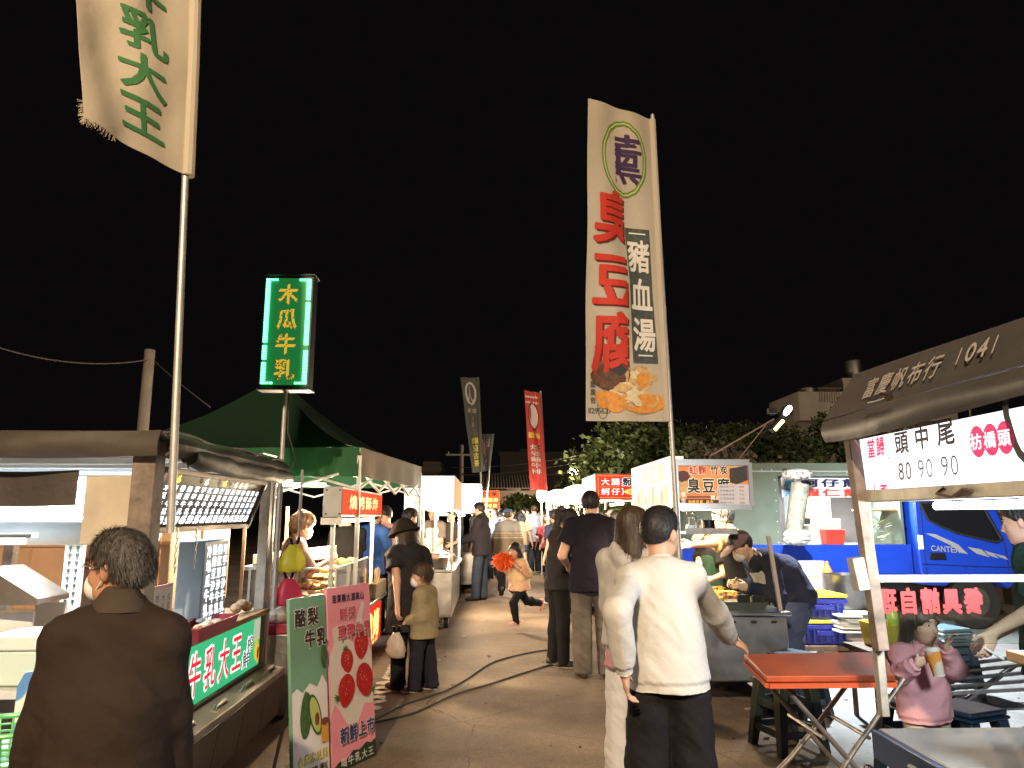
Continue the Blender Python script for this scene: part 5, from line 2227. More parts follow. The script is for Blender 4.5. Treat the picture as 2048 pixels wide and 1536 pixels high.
# ---------------------------------------------------------------- green canopy
def canopy():
 N = at(720, 895, 7.0)
 F = at(841, 936, 9.9)
 al = V(F.x - N.x, F.y - N.y, 0).normalized()
 lf = V(-al.y, al.x, 0)
 s = (V(F.x, F.y, 0) - V(N.x, N.y, 0)).length
 c = [V(N.x, N.y, 0), V(F.x, F.y, 0), V(F.x, F.y, 0) + lf * s, V(N.x, N.y, 0) + lf * s]
 zt, zb = 2.14, 1.86
 pk = at(533, 752, 8.5)
 pk = V((c[0].x + c[2].x) / 2, (c[0].y + c[2].y) / 2, pk.z)
 t = thing('canopy_tent', 'dark green peaked canopy tent with cream side valance over the barbecue stall', 'canopy', c[0])
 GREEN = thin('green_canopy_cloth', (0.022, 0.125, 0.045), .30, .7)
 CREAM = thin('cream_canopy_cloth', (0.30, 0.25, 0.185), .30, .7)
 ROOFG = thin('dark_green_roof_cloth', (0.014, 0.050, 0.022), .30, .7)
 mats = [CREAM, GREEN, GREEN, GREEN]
 for i in range(4):
  a, b_ = c[i], c[(i + 1) % 4]

  def S(u, v):
   e = (a * (1 - u) + b_ * u) + V(0, 0, zt)
   # corner ridge curve, the middle of each side sags a little more
   z = zt + (pk.z - zt) * (v ** 1.55)
   q = e.lerp(V(pk.x, pk.y, 0), v)
   sag = .10 * math.sin(math.pi * u) * math.sin(math.pi * v) * (1 - v)
   return V(q.x, q.y, z - sag + .006 * math.sin(30 * u + 9 * v))
  m = MB()
  m.sheet(S, 20, 16, .006)
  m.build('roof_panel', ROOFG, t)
  m = MB()
  out = (b_ - a).cross(V(0, 0, 1)).normalized()
  m.sheet(lambda u, v: (a * (1 - u) + b_ * u) + V(0, 0, zb + (zt - zb) * v) + out * (.012 + .012 * math.sin(u * 26) * (1 - v) + .02 * math.sin(u * 3.1) * (1 - v)), 40, 5, .005)
  m.build('valance', mats[i], t)
 for i in range(4):
  m = MB()
  m.bx(c[i].x - .018, c[i].x + .018, c[i].y - .018, c[i].y + .018, 0, zb + .2)
  m.bx(c[i].x - .05, c[i].x + .05, c[i].y - .05, c[i].y + .05, 0.001, .012)
  m.build('leg', WHITEM, t)
 m = MB()
 for i in range(4):
  a, b_ = c[i] + V(0, 0, zb - .02), c[(i + 1) % 4] + V(0, 0, zb - .02)
  k = 4
  for j in range(k):
   p, q = a.lerp(b_, j / k), a.lerp(b_, (j + 1) / k)
   m.bar(p + V(0, 0, -.10), q + V(0, 0, .10), .022)
   m.bar(p + V(.004, .004, .10), q + V(.004, .004, -.10), .022)
 for i in range(4):
  m.bar(c[i] + V(0, 0, zb), V(pk.x, pk.y, zb + .35), .022)
 m.bar(V(pk.x, pk.y, zb + .1), V(pk.x, pk.y, pk.z - .06), .03)
 m.build('truss', WHITEM, t)
 for (x, y, yaw, lb) in ((-1.95, 7.4, 20, 0), (-2.6, 8.2, 60, 1), (-2.9, 9.0, 0, 2)):
  m = MB()
  d = V(math.cos(R(yaw)), math.sin(R(yaw)), 0) * .3
  p = V(x, y, 1.80 if lb != 1 else 1.70)
  m.tube([p - d, p + d], .018, 0, 8)
  m.build('tube_lamp', TUBEW if lb == 0 else TUBE, t)
 lamp('tube_light', 'POINT', (-1.8, 7.2, 1.66), 46, WARM, .12, parent=t)
 lamp('tube_light', 'POINT', (-2.75, 8.6, 1.62), 12, COOL, .12, parent=t)


canopy()

FOODY = mat('fried_food', (0.62, 0.36, 0.07), .55, noise=(24, .5), bump=(40, .8))
FOODB = mat('brown_food', (0.34, 0.14, 0.04), .55, noise=(24, .5), bump=(40, .8))


def wheel(t, x, y, r, ax=(1, 0, 0), w=.06):
 m = MB()
 ax = Vector(ax)
 m.lathe([(r * .6, -w / 2), (r * .95, -w / 2), (r, -w / 4), (r, w / 4), (r * .95, w / 2), (r * .6, w / 2)], (x, y, r), 0, 22, ax)
 o = m.build('wheel', RUBBER, t)
 m = MB()
 m.lathe([(r * .15, -w * .56), (r * .58, -w * .53), (r * .58, w * .53), (r * .15, w * .56)], (x, y, r), 0, 16, ax)
 m.build('rim', STEEL_D, o)


def barbecue():
 x, y0, y1, xb = -1.25, 6.25, 8.75, -2.05
 t = thing('barbecue_stall', 'barbecue stall with glass case of glowing food and red front sign under the green canopy', 'food stall', (x, y0, 0))
 m = MB()
 m.bx(xb, x - .02, y0, y1, .12, .585)
 m.build('cart_body', STEEL_D, t, bevel=.006)
 m = MB()
 m.bx(xb - .02, x + .06, y0 - .03, y1 + .03, .588, .62)
 m.build('countertop', STEEL, t, bevel=.006)
 m = MB()
 m.bx(x - .018, x + .004, y0 + .05, y1 - .02, .13, .53)
 f = m.build('front_sign', emat('red_sign', (.75, .035, .02), .85), t)
 fn = flat((x + .004, y0 + .05, .13), (0, 1, 0), (0, 0, 1), .003)
 L = MB()
 text(L, '台都', .55, .02, .75, .30, fn, 0, .06)
 text(L, '燒烤', 1.35, .04, .95, .33, fn, 0, .07)
 text(L, '燒烤專賣', 1.4, .008, .8, .045, fn, 0, .02)
 L.build('lettering', [emat('sign_hot_yellow', (1, .66, .18), 1.6)], f, smooth=0)
 # glass case
 m = MB()
 zc, zt = .62, 1.06
 for (a, b_) in (((xb + .06, y0 + .02), (x - .03, y0 + .02)), ((x - .03, y0 + .02), (x - .03, y0 + 1.6))):
  d = V(b_[0] - a[0], b_[1] - a[1], 0).normalized()
  n = V(d.y, -d.x, 0) * .003
  p, q = V(a[0], a[1], 0), V(b_[0], b_[1], 0)
  m.hexa([p - n + V(0, 0, zc), q - n + V(0, 0, zc), q + n + V(0, 0, zc), p + n + V(0, 0, zc), p - n + V(0, 0, zt), q - n + V(0, 0, zt), q + n + V(0, 0, zt), p + n + V(0, 0, zt)])
 gl = m.build('glass_case', GLASS, t, smooth=0)
 m = MB()
 for (a, b_) in ((xb + .06, y0 + .02), (x - .03, y0 + .02), (x - .03, y0 + 1.6)):
  m.bar((a, b_, zc), (a, b_, zt + .01), .016)
 m.bar((xb + .06, y0 + .02, zt), (x - .03, y0 + .02, zt), .014)
 m.bar((x - .03, y0 + .02, zt), (x - .03, y0 + 1.6, zt), .014)
 m.build('case_frame', WHITEM, gl)
 rn = random.Random(9)
 for k in range(5):
  m = MB()
  yy = y0 + .22 + k * .30
  hz = .12 + .055 * k
  m.hexa([(xb + .12, yy - .13, .622), (x - .1, yy - .13, .622), (x - .1, yy + .13, .622), (xb + .12, yy + .13, .622),
    (xb + .10, yy - .14, .70 + hz), (x - .08, yy - .14, .66 + hz), (x - .08, yy + .14, .66 + hz), (xb + .10, yy + .14, .70 + hz)])
  q = m.build('food_tray', STEEL, t)
  m = MB()
  for i in range(34):
   m.ell((rn.uniform(xb + .15, x - .13), yy + rn.uniform(-.11, .11), .69 + hz + .02 * rn.random()), (.03 + .03 * rn.random(), .025 + .02 * rn.random(), .018 + .015 * rn.random()), rn.randrange(2), 8, 5)
  m.build('food', [FOODY, FOODB], q)
 # red lit header sign on posts
 zl, zh = 1.48, 1.74
 m = MB()
 m.bx(x - .16, x, y0 + .01, y1 - .2, zl, zh)
 hd = m.build('header_box', mat('grey_sign_casing', (.33, .33, .32), .5, .3, noise=(7, .15)), t, bevel=.006)
 m = MB()
 m.bx(x, x + .006, y0 + .03, y1 - .22, zl + .02, zh - .02)
 f2 = m.build('header_face', emat('red_header', (.85, .07, .02), .8), hd)
 L = MB()
 fn = flat((x + .006, y0 + .03, zl + .02), (0, 1, 0), (0, 0, 1), .003)
 text(L, '燒烤酥炸', .25, .04, 1.7, .15, fn, 0, .03)
 L.build('lettering', [emat('sign_hot_white', (1, .72, .30), 1.3)], f2, smooth=0)
 m = MB()
 m.bx(x - .17, x + .01, y0, y0 + .05, zl - .06, zl - .003)
 for yy in (y0 + .07, y1 - .3):
  m.bar((x - .08, yy, .62), (x - .08, yy, zl - .003), .035)
 m.build('post', GALV, t)
 m = MB()
 for (xx, yy) in ((x - .15 + .02, y0 + .006), (x - .02, y0 + .006)):
  for zz in (zl + .03, zh - .03):
   m.ell((xx, yy, zz), (.008, .006, .008), 0, 8, 5)
 m.build('screw', BLACKM, hd)
 m = MB()
 m.tube([(x - .08, y0 + .3, zl - .03), (x - .08, y1 - .5, zl - .03)], .016, 0, 8)
 m.build('tube_lamp', TUBEW, t)
 lamp('tube_light', 'POINT', (x - .30, y0 + .85, zl - .10), 34, WARM, .10, parent=t)
 # tool rack at the lane side
 m = MB()
 m.bx(x - .02, x + .06, y0 + 1.7, y1 - .05, .625, .78)
 r = m.build('tool_rack', mat('rack_tan', (.36, .25, .15), .6, noise=(8, .3)), t, bevel=.004)
 m = MB()
 for k in range(9):
  m.tube([(x + .02, y0 + 1.74 + k * .05, .70), (x + .02 + .02 * rn.random(), y0 + 1.76 + k * .05, .90 + .05 * rn.random())], .005, 0, 6)
 m.build('skewer', WOODL, r)
 for (xx, yy) in ((x - .08, y0 + .3), (x - .08, y1 - .3), (xb + .1, y0 + .3), (xb + .1, y1 - .3)):
  wheel(t, xx, yy, .115)
 # box of paper behind the case
 m = MB()
 m.hexa([(-2.3, 7.3, 1.02), (-1.55, 7.3, 1.08), (-1.55, 7.6, 1.08), (-2.3, 7.6, 1.02), (-2.3, 7.3, 1.12), (-1.55, 7.3, 1.20), (-1.55, 7.6, 1.20), (-2.3, 7.6, 1.12)])
 simple('paper_stack', 'stack of pale wrapping paper on the rear shelf of the barbecue stall', 'paper', m, mat('pale_paper', (.62, .56, .48), .8, bump=(30, .5)), .01)
 m = MB()
 m.bx(-2.35, -1.5, 7.2, 7.7, .98, 1.017)
 for a in (-2.3, -1.55):
  m.bx(a - .02, a + .02, 7.4, 7.44, .622, .977)
 m.build('rear_shelf', STEEL_D, t)


barbecue()


def plastic_bag(label, p, s, m, seed, tilt=.2, name='plastic_bag'):
 """a filled carrier bag with two handle loops, hanging from p."""
 rn = random.Random(seed)
 t = thing(name, label, 'bag', p)
 b = MB()
 n, k = 18, 9
 vs, fs = [], []
 for j in range(k + 1):
  v = j / k
  w = (.30 + .70 * math.sin(min(1, v * 1.25) * math.pi / 2)) * (1 - .22 * max(0, v - .75) / .25)
  for i in range(n):
   a = 6.283 * i / n
   q = 1 + .16 * math.sin(3 * a + seed) * (1 - v * .5) + .07 * rn.gauss(0, 1)
   vs.append(p + V(s[0] * .5 * w * math.cos(a) * q + tilt * s[2] * v * .3, s[1] * .5 * w * math.sin(a) * q, -s[2] * (.22 + .78 * v)))
 for j in range(k):
  for i in range(n):
   i2 = (i + 1) % n
   fs.append((j * n + i, (j + 1) * n + i, (j + 1) * n + i2, j * n + i2))
 fs.append(tuple(range(n)))
 fs.append(tuple(k * n + i for i in range(n - 1, -1, -1)))
 b.add(vs, fs)
 o = b.build('bag_body', m, t, smooth=80)
 for sd in (-1, 1):
  b = MB()
  b.sheet(lambda u, v: p + V(sd * s[0] * .14 * math.sin(u * math.pi) ** .5 + (v - .5) * .02, sd * s[1] * .1, -s[2] * .26 * (1 - math.sin(u * math.pi) * .9 if u < .5 else 1 - math.sin(u * math.pi) * .9)), 12, 2, .002)
  b.build('handle', m, t, smooth=80)
 return t


plastic_bag('yellow green carrier bag hanging from the thin pole by the barbecue stall', at(590, 1073, 5.9), (.22, .12, .27), thin('yellow_bag', (.62, .60, .10), .4, .35), 3, -.25)
plastic_bag('bundle of pink and red carrier bags hanging under the yellow bag', at(578, 1142, 5.9), (.22, .13, .26), thin('pink_bag', (.68, .10, .20), .4, .35), 8, 0)
b = MB()
pp = at(592, 1190, 5.95)
b.tube([V(pp.x, pp.y, 0.02), V(pp.x, pp.y, 1.86)], .012, 0, 8)
b.lathe([(.11, .0), (.11, .015), (.03, .03)], (pp.x, pp.y, .001), 0, 16)
simple('hook_pole', 'thin pole with hooks that carries the yellow and pink bags', 'pole', b, GALV)
# steel counter with a red rim between the milk cart and the barbecue stall
b = MB()
a = at(527, 1245, 5.75)
t = thing('steel_table', 'small steel table with a dark pink rim behind the green poster', 'table', (a.x, 5.75, 0))
b.bx(a.x, a.x + .26, 5.72, 6.1, .05, .62)
b.build('cabinet', STEEL, t, bevel=.006)
b = MB()
b.bx(a.x - .01, a.x + .27, 5.705, 6.11, .623, .70)
b.build('rim', mat('dark_red_plastic', (.26, .02, .045), .4), t, bevel=.008)
b = MB()
for k in range(5):
 b.ell((a.x + .1 + .04 * (k % 3), 5.8 + .05 * k, .74), (.09, .07, .06), 0, 12, 8)
simple('paper_bag', 'pale wrapped bundle on the small steel table', 'bag', b, mat('pale_paper', (.62, .56, .48), .8, bump=(30, .5)))


# ---------------------------------------------------------------- standing posters
def poster(label, bl, br, h, lean, base_m, draw, mats):
 bl, br = Vector(bl), Vector(br)
 xd = (br - bl).normalized()
 back = V(-xd.y, xd.x, 0)
 up = (V(0, 0, 1) + back * lean).normalized()
 n = xd.cross(up)
 w = (br - bl).length
 t = thing('poster_board', label, 'poster', (bl + br) / 2)
 m = MB()
 th = .022
 m.hexa([bl, br, br - n * th, bl - n * th, bl + up * h, br + up * h, br + up * h - n * th, bl + up * h - n * th])
 bd = m.build('board', base_m, t, bevel=.003)
 lay = lambda k: (lambda u, v: bl + xd * u + up * v + n * (.0016 * (k + 1)))
 m = MB()
 draw(m, lay, w, h)
 m.build('print', mats, bd, smooth=0)
 m = MB()
 c = (bl + br) / 2 + up * h * .8 - n * th
 m.bar(c, V(c.x, c.y, 0) + back * .20 + V(0, 0, .01), .018)
 m.build('prop', BLACKM, t)
 return t


STRAWB = mat('strawberry_red_ink', (0.42, 0.012, 0.012), .35, noise=(60, .35))
STRAWD = mat('strawberry_shade_ink', (0.25, 0.008, 0.01), .35)
MILKINK = mat('milk_white_ink', (0.62, 0.56, 0.53), .45)
PINKINK = mat('deep_pink_ink', (0.55, 0.11, 0.17), .45)
NAVYINK = mat('navy_ink', (0.012, 0.012, 0.06), .5)
DKGRN = mat('dark_green_ink', (0.012, 0.035, 0.015), .5)
LEAFI = mat('leaf_green_ink', (0.06, 0.17, 0.03), .5)
AVOI = mat('avocado_flesh_ink', (0.36, 0.40, 0.10), .5)
AVOD = mat('avocado_skin_ink', (0.04, 0.09, 0.018), .45, noise=(50, .5))


def berry(cx, cy, r, rot, k=18):
 out = []
 for i in range(k):
  a = 6.283 * i / k
  x, y = r * .92 * math.cos(a), r * 1.15 * math.sin(a)
  if y < 0:
   x *= 1 - .35 * (-y / (r * 1.15)) ** 1.5
  out.append((cx + x * math.cos(rot) - y * math.sin(rot), cy + x * math.sin(rot) + y * math.cos(rot)))
 return out


def draw_pink(m, lay, w, h):
 e = .02 * w
 # milk splash
 blob(m, lay(0), [(.02 * w, .30 * h), (.10 * w, .36 * h), (.2 * w, .32 * h), (.34 * w, .24 * h), (.46 * w, .20 * h), (.50 * w, .14 * h), (.56 * w, .15 * h), (.60 * w, .22 * h), (.76 * w, .31 * h), (.97 * w, .30 * h),
                     (.98 * w, .58 * h), (.86 * w, .70 * h), (.78 * w, .80 * h), (.86 * w, .88 * h), (.80 * w, .90 * h), (.66 * w, .80 * h), (.60 * w, .66 * h), (.40 * w, .70 * h), (.22 * w, .78 * h), (.10 * w, .77 * h), (.12 * w, .68 * h), (.02 * w, .62 * h)], 0)
 for k, (cx, cy, r, ro) in enumerate(((.40, .575, .155, .2), (.73, .645, .18, -.1), (.34, .415, .20, -.3), (.76, .445, .215, .25))):
  blob(m, lay(1 + 2 * k), berry(cx * w, cy * h, r * w, ro), 1)
  for q in range(5):
   a = ro + 1.57 + (q - 2) * .5
   p = (cx * w - math.sin(ro) * r * w * 1.0, cy * h + math.cos(ro) * r * w * 1.0)
   if k >= 2:
    a, p = ro + (3.6 if k == 2 else -.45) + (q - 2) * .4, (cx * w + (-.9 if k == 2 else .75) * r * w, cy * h - (.3 if k == 2 else .8) * r * w)
   L = r * w * .55
   blob(m, lay(2 + 2 * k), [(p[0] - .02 * w * math.sin(a), p[1] + .02 * w * math.cos(a)), (p[0] + L * math.cos(a), p[1] + L * math.sin(a)), (p[0] + .02 * w * math.sin(a), p[1] - .02 * w * math.cos(a))], 4)
  rn = random.Random(k)
  for q in range(7):
   u, v = cx * w + rn.uniform(-.5, .3) * r * w, cy * h + rn.uniform(-.6, .6) * r * w
   blob(m, lay(2 + 2 * k), oval(u, v, .008 * w, .014 * w, 6, 0, 1, rn.random()), 8)
 for k in range(8):
  rn = random.Random(40 + k)
  blob(m, lay(1), oval(rn.uniform(.05, .95) * w, rn.uniform(.15, .95) * h, .012 * w, .012 * w, 8), 0)
 text(m, '苗栗縣大湖高山', .10 * w, .905 * h, .75 * w, .055 * h, lay(2), 3, .03)
 text(m, '鮮採', .24 * w, .80 * h, .40 * w, .085 * h, lay(2), 0, .10)
 text(m, '鮮採', .24 * w, .80 * h, .40 * w, .085 * h, lay(3), 2, .04)
 text(m, '草莓牛乳', .16 * w, .69 * h, .80 * w, .10 * h, lay(9), 0, .10)
 text(m, '草莓牛乳', .16 * w, .69 * h, .80 * w, .10 * h, lay(10), 2, .04)
 text(m, '新鮮上市', .14 * w, .135 * h, .80 * w, .10 * h, lay(9), 0, .11)
 text(m, '新鮮上市', .14 * w, .135 * h, .80 * w, .10 * h, lay(10), 5, .05)
 blob(m, lay(3), [(.02 * w, .004 * h), (.98 * w, .004 * h), (.98 * w, .10 * h), (.86 * w, .085 * h), (.76 * w, .10 * h), (.6 * w, .075 * h), (.45 * w, .085 * h), (.3 * w, .05 * h), (.15 * w, .055 * h), (.02 * w, .03 * h)], 6)
 text(m, '喝牛乳大王', .16 * w, .012 * h, .76 * w, .06 * h, lay(5), 7, .02)


def draw_green(m, lay, w, h):
 blob(m, lay(0), [(.02 * w, .004 * h), (.98 * w, .004 * h), (.98 * w, .50 * h), (.85 * w, .56 * h), (.7 * w, .5 * h), (.5 * w, .53 * h), (.3 * w, .49 * h), (.15 * w, .52 * h), (.02 * w, .5 * h)], 0)
 text(m, '酪梨', .10 * w, .83 * h, .70 * w, .115 * h, lay(1), 0, .10)
 text(m, '酪梨', .10 * w, .83 * h, .70 * w, .115 * h, lay(2), 1, .045)
 text(m, '牛乳', .36 * w, .71 * h, .66 * w, .115 * h, lay(1), 0, .10)
 text(m, '牛乳', .36 * w, .71 * h, .66 * w, .115 * h, lay(2), 1, .045)
 blob(m, lay(3), oval(.90 * w, .655 * h, .09 * w, .065 * h, 20), 2)
 blob(m, lay(3), oval(.36 * w, .37 * h, .15 * w, .12 * h, 20, 0, 1, -.12), 2)
 blob(m, lay(4), oval(.60 * w, .36 * h, .155 * w, .115 * h, 20, 0, 1, .25), 2)
 blob(m, lay(5), oval(.60 * w, .36 * h, .125 * w, .098 * h, 20, 0, 1, .25), 3)
 blob(m, lay(6), oval(.64 * w, .335 * h, .06 * w, .035 * h, 16), 4)
 blob(m, lay(4), [(.76 * w, .20 * h), (.96 * w, .20 * h), (.95 * w, .31 * h), (.77 * w, .31 * h)], 5)
 blob(m, lay(5), oval(.86 * w, .31 * h, .11 * w, .022 * h, 14, .3, 4), 4)
 blob(m, lay(4), [(.26 * w, .45 * h), (.36 * w, .50 * h), (.43 * w, .46 * h), (.36 * w, .44 * h)], 2)
 text(m, '台農木瓜里', .12 * w, .115 * h, .82 * w, .06 * h, lay(2), 1, .05)
 text(m, '台農木瓜里', .12 * w, .115 * h, .82 * w, .06 * h, lay(3), 6, .02)
 text(m, '酪梨', .42 * w, .035 * h, .52 * w, .07 * h, lay(2), 1, .02)


bl, br = gnd(664, 1552), gnd(753, 1510)
poster('pink strawberry milk poster board standing in the lane', bl, br, 1.06, .10, mat('pink_poster', (.72, .27, .34), .42, noise=(3, .06)), draw_pink,
       [MILKINK, STRAWB, mat('pink_letter_ink', (.50, .05, .10), .5), NAVYINK, LEAFI, mat('deep_blue_ink', (.03, .03, .16), .5), DKGRN, MILKINK, mat('berry_highlight', (.62, .28, .24), .3)])
bl2, br2 = gnd(586, 1592), gnd(661, 1556)
poster('green and white avocado milk poster board standing left of the pink one', bl2, br2, 1.03, .10, mat('green_poster', (.14, .28, .18), .45, noise=(3, .12)), draw_green,
       [MILKINK, mat('black_brown_ink', (.02, .012, .01), .5), AVOD, AVOI, mat('stone_brown_ink', (.16, .04, .02), .4), mat('honey_ink', (.55, .27, .03), .4), YELINK])


# ---------------------------------------------------------------- further stalls of the left and right rows
def far_stall(label, x0, x1, y0, y1, ztop, zsig, face_near, face_lane, lane_x, sign_draw=None, mats=None, bulb=40, col=WARM, side='L', ctop=.78, pots=True, near_sign=True):
 """a lit cart: counter, posts, light box signs on the near end and on the lane side, hood lamp, pots."""
 t = thing('food_stall', label, 'food stall', ((x0 + x1) / 2, y0, 0))
 m = MB()
 m.bx(x0 + .02, x1 - .02, y0 + .03, y1, .16, ctop - .035)
 m.build('cart_body', STEEL, t, bevel=.008)
 m = MB()
 m.bx(x0 - .02, x1 + .02, y0, y1 + .02, ctop - .032, ctop)
 m.build('countertop', STEEL, t, bevel=.006)
 for (x, y) in ((x0 + .03, y0 + .05), (x1 - .03, y0 + .05), (x0 + .03, y1 - .05), (x1 - .03, y1 - .05)):
  m = MB()
  m.bar((x, y, ctop), (x, y, zsig + .01), .035)
  m.build('post', STEEL, t)
 m = MB()
 m.bx(x0, x1, y0 + .012, y1 - .01, zsig, ztop)
 bx_ = m.build('sign_box', mat('grey_sign_casing', (.33, .33, .32), .5, .3, noise=(7, .15)), t, bevel=.004)
 if near_sign:
  m = MB()
  m.bx(x0 + .012, x1 - .012, y0, y0 + .008, zsig + .012, ztop - .012)
  f = m.build('end_sign', face_near, bx_)
  if sign_draw:
   L = MB()
   o = V(x0 + .012, y0, zsig + .012)
   sign_draw(L, lambda k: flat(o, (1, 0, 0), (0, 0, 1), .003 * (k + 1)), x1 - x0 - .024, ztop - zsig - .024)
   L.build('lettering', mats, f, smooth=0)
 m = MB()
 if side == 'L':
  m.bx(x1 - .004, x1 + .006, y0 + .03, y1 - .03, zsig + .012, ztop - .012)
 else:
  m.bx(x0 - .006, x0 + .004, y0 + .03, y1 - .03, zsig + .012, ztop - .012)
 m.build('lane_sign', face_lane, bx_)
 xc, yc = (x0 + x1) / 2, (y0 + y1) / 2
 m = MB()
 m.tube([(xc, y0 + .2, zsig - .05), (xc, y1 - .2, zsig - .05)], .018, 0, 8)
 m.build('tube_lamp', TUBEW, t)
 lamp('stall_light', 'POINT', (xc + (.12 if side == 'L' else -.12), yc - .1, zsig - .16), bulb, col, .16, parent=t)
 if pots:
  rn = random.Random(int(y0 * 10))
  for k in range(5):
   r = .09 + .05 * rn.random()
   h = .09 + .12 * rn.random()
   m = MB()
   c = V(x0 + .15 + (x1 - x0 - .3) * rn.random(), y0 + .2 + (y1 - y0 - .4) * k / 4.5, ctop + .001)
   m.lathe([(r * .9, 0), (r, .02), (r, h), (r * 1.05, h + .008), (r * .95, h + .01), (r * .5, h + .03), (.02, h + .05)], c, 0, 18)
   p = m.build('pot', STEEL, t)
   m = MB()
   for s in (-1, 1):
    m.tube([c + V(s * r, -.03, h * .75), c + V(s * (r + .035), 0, h * .78), c + V(s * r, .03, h * .75)], .006, 0, 6)
   m.build('pot_handle', STEEL_D, p)
 for (x, y) in ((x0 + .1, y0 + .25), (x1 - .1, y0 + .25), (x0 + .1, y1 - .25), (x1 - .1, y1 - .25)):
  wheel(t, x, y, .10)
 return t


HOTW = emat('blown_white_sign', (1, .93, .78), 5.0)
HOTC = emat('cool_white_sign', (.93, .95, 1.0), 5.0)
WARMS = emat('warm_cream_sign', (1, .40, .22), .55)
REDS = emat('red_lit_sign', (.9, .12, .04), 1.1)
PINKS = emat('pink_white_sign', (1, .74, .58), 1.25)
PLAINR = emat('deep_red_lit_sign', (.62, .03, .02), .75)

x0, x1 = at(841, 985, 10).x, at(909, 985, 10).x
SA = far_stall('brightest stall with a blank blown white light box beyond the green canopy', x0, x1, 10.0, 12.6, at(880, 951, 10).z, at(880, 1021, 10).z, HOTW, WARMS, 0, bulb=95)
# its second light box to the side
t = thing('side_light_box', 'cream light box with small grey characters left of the blown white sign', 'sign', (at(808, 985, 10.1).x, 10.1, 1.55))
m = MB()
m.bx(at(809, 985, 10.1).x, at(839, 985, 10.1).x, 10.1, 10.22, at(820, 1025, 10.1).z, at(820, 972, 10.1).z)
m.build('light_box', emat('cream_sign', (1, .84, .62), 1.6), t, bevel=.004)
L = MB()
fn = flat((at(809, 985, 10.1).x, 10.1, at(820, 1025, 10.1).z), (1, 0, 0), (0, 0, 1), .003)
text(L, '一品', .07, .10, .12, .09, fn, 0, .03)
rect(L, fn, .06, .09, .066, .18, 0)
L.build('lettering', [mat('sign_grey', (.2, .2, .18), .6)], t, smooth=0)
m = MB()
m.bar((at(824, 985, 10.1).x, 10.16, 0), (at(824, 985, 10.1).x, 10.16, at(820, 1025, 10.1).z - .002), .05)
m.build('post', GALV, t)

x0, x1 = at(932, 990, 16).x - .55, at(962, 990, 16).x
far_stall('glaring white stall past the brightest stall, below the grey banners', x0, x1, 14.6, 18.5, at(945, 967, 14.6).z, at(945, 1026, 14.6).z, HOTC, HOTC, 0, bulb=150, col=(1, .93, .82))
x0, x1 = at(966, 1000, 22).x, at(999, 1000, 22).x


def draw_orange(L, lay, w, h):
 text(L, '烤玉米', .08 * w, .68 * h, .84 * w, .26 * h, lay(0), 0, .04)
 text(L, '香酥雞排', .04 * w, .36 * h, .92 * w, .26 * h, lay(0), 1, .05)
 text(L, '大腸香腸', .08 * w, .06 * h, .84 * w, .24 * h, lay(0), 1, .04)


far_stall('far stall with an orange red sign at the end of the left row', x0 - .2, x1, 22, 25, at(980, 980, 22).z, at(980, 1019, 22).z, emat('orange_red_sign', (.95, .15, .05), .9), REDS, 0, draw_orange,
          [mat('sign_black', (.01, .01, .01), .5), emat('sign_hot_yellow', (1, .66, .18), 1.6)], bulb=90)


def draw_noodle(L, lay, w, h):
 for a in (0, 1):
  pass
 rect(L, lay(0), .03 * w, .05 * h, .97 * w, .07 * h, 3)
 rect(L, lay(0), .03 * w, .93 * h, .97 * w, .95 * h, 3)
 rect(L, lay(0), .03 * w, .07 * h, .04 * w, .93 * h, 3)
 rect(L, lay(0), .96 * w, .07 * h, .97 * w, .93 * h, 3)
 text(L, '大腸', .07 * w, .53 * h, .36 * w, .34 * h, lay(0), 0, .015)
 text(L, '麵線', .44 * w, .50 * h, .50 * w, .40 * h, lay(0), 0, .09)
 text(L, '麵線', .44 * w, .50 * h, .50 * w, .40 * h, lay(1), 1, .03)
 rect(L, lay(0), .07 * w, .49 * h, .42 * w, .505 * h, 3)
 text(L, '蚵仔', .07 * w, .14 * h, .36 * w, .33 * h, lay(0), 0, .015)
 blob(L, lay(0), oval(.69 * w, .30 * h, .20 * w, .13 * h, 20), 2)
 text(L, '福滋意', .54 * w, .20 * h, .30 * w, .20 * h, lay(1), 3, .03)
 text(L, '}', .44 * w, .16 * h, .05 * w, .30 * h, lay(0), 0, .02)
 text(L, '{', .91 * w, .16 * h, .05 * w, .30 * h, lay(0), 0, .02)


x0, x1 = at(1191, 980, 10.5).x, at(1267, 980, 10.5).x
far_stall('noodle stall with a red lit sign and white lane side beyond the tofu cart', x0, x1 + .3, 10.5, 12.0, at(1230, 947, 10.5).z, at(1230, 1000, 10.5).z, emat('noodle_red_sign', (.62, .045, .025), 1.0), emat('pink_cool_sign', (1, .84, .86), 1.25), 0, draw_noodle,
          [emat('sign_white', (.95, .95, .95), 1.0), mat('sign_black', (.01, .01, .01), .5), emat('sign_yellow', (.9, .75, .15), 1.0), emat('sign_gold', (.85, .42, .08), .8)], bulb=50, side='R', ctop=.80)
x0, x1 = at(1149, 980, 14).x, at(1215, 980, 14).x
far_stall('white lit stall between the noodle stall and the far fence', x0, x1, 14.0, 16.0, at(1160, 968, 14).z, at(1160, 1006, 14).z, emat('cream_dim_sign', (1, .9, .75), 1.0), emat('pink_cool_sign2', (1, .85, .9), 1.3), 0, bulb=50, side='R')
x0, x1 = at(1110, 980, 21).x, at(1150, 980, 21).x
far_stall('far pale stall with bright lamps at the right side of the lane end', x0, x1, 21, 24, at(1120, 985, 21).z + .1, at(1120, 1003, 21).z, emat('cream_dim_sign', (1, .9, .75), 1.0), HOTW, 0, bulb=70, side='R')
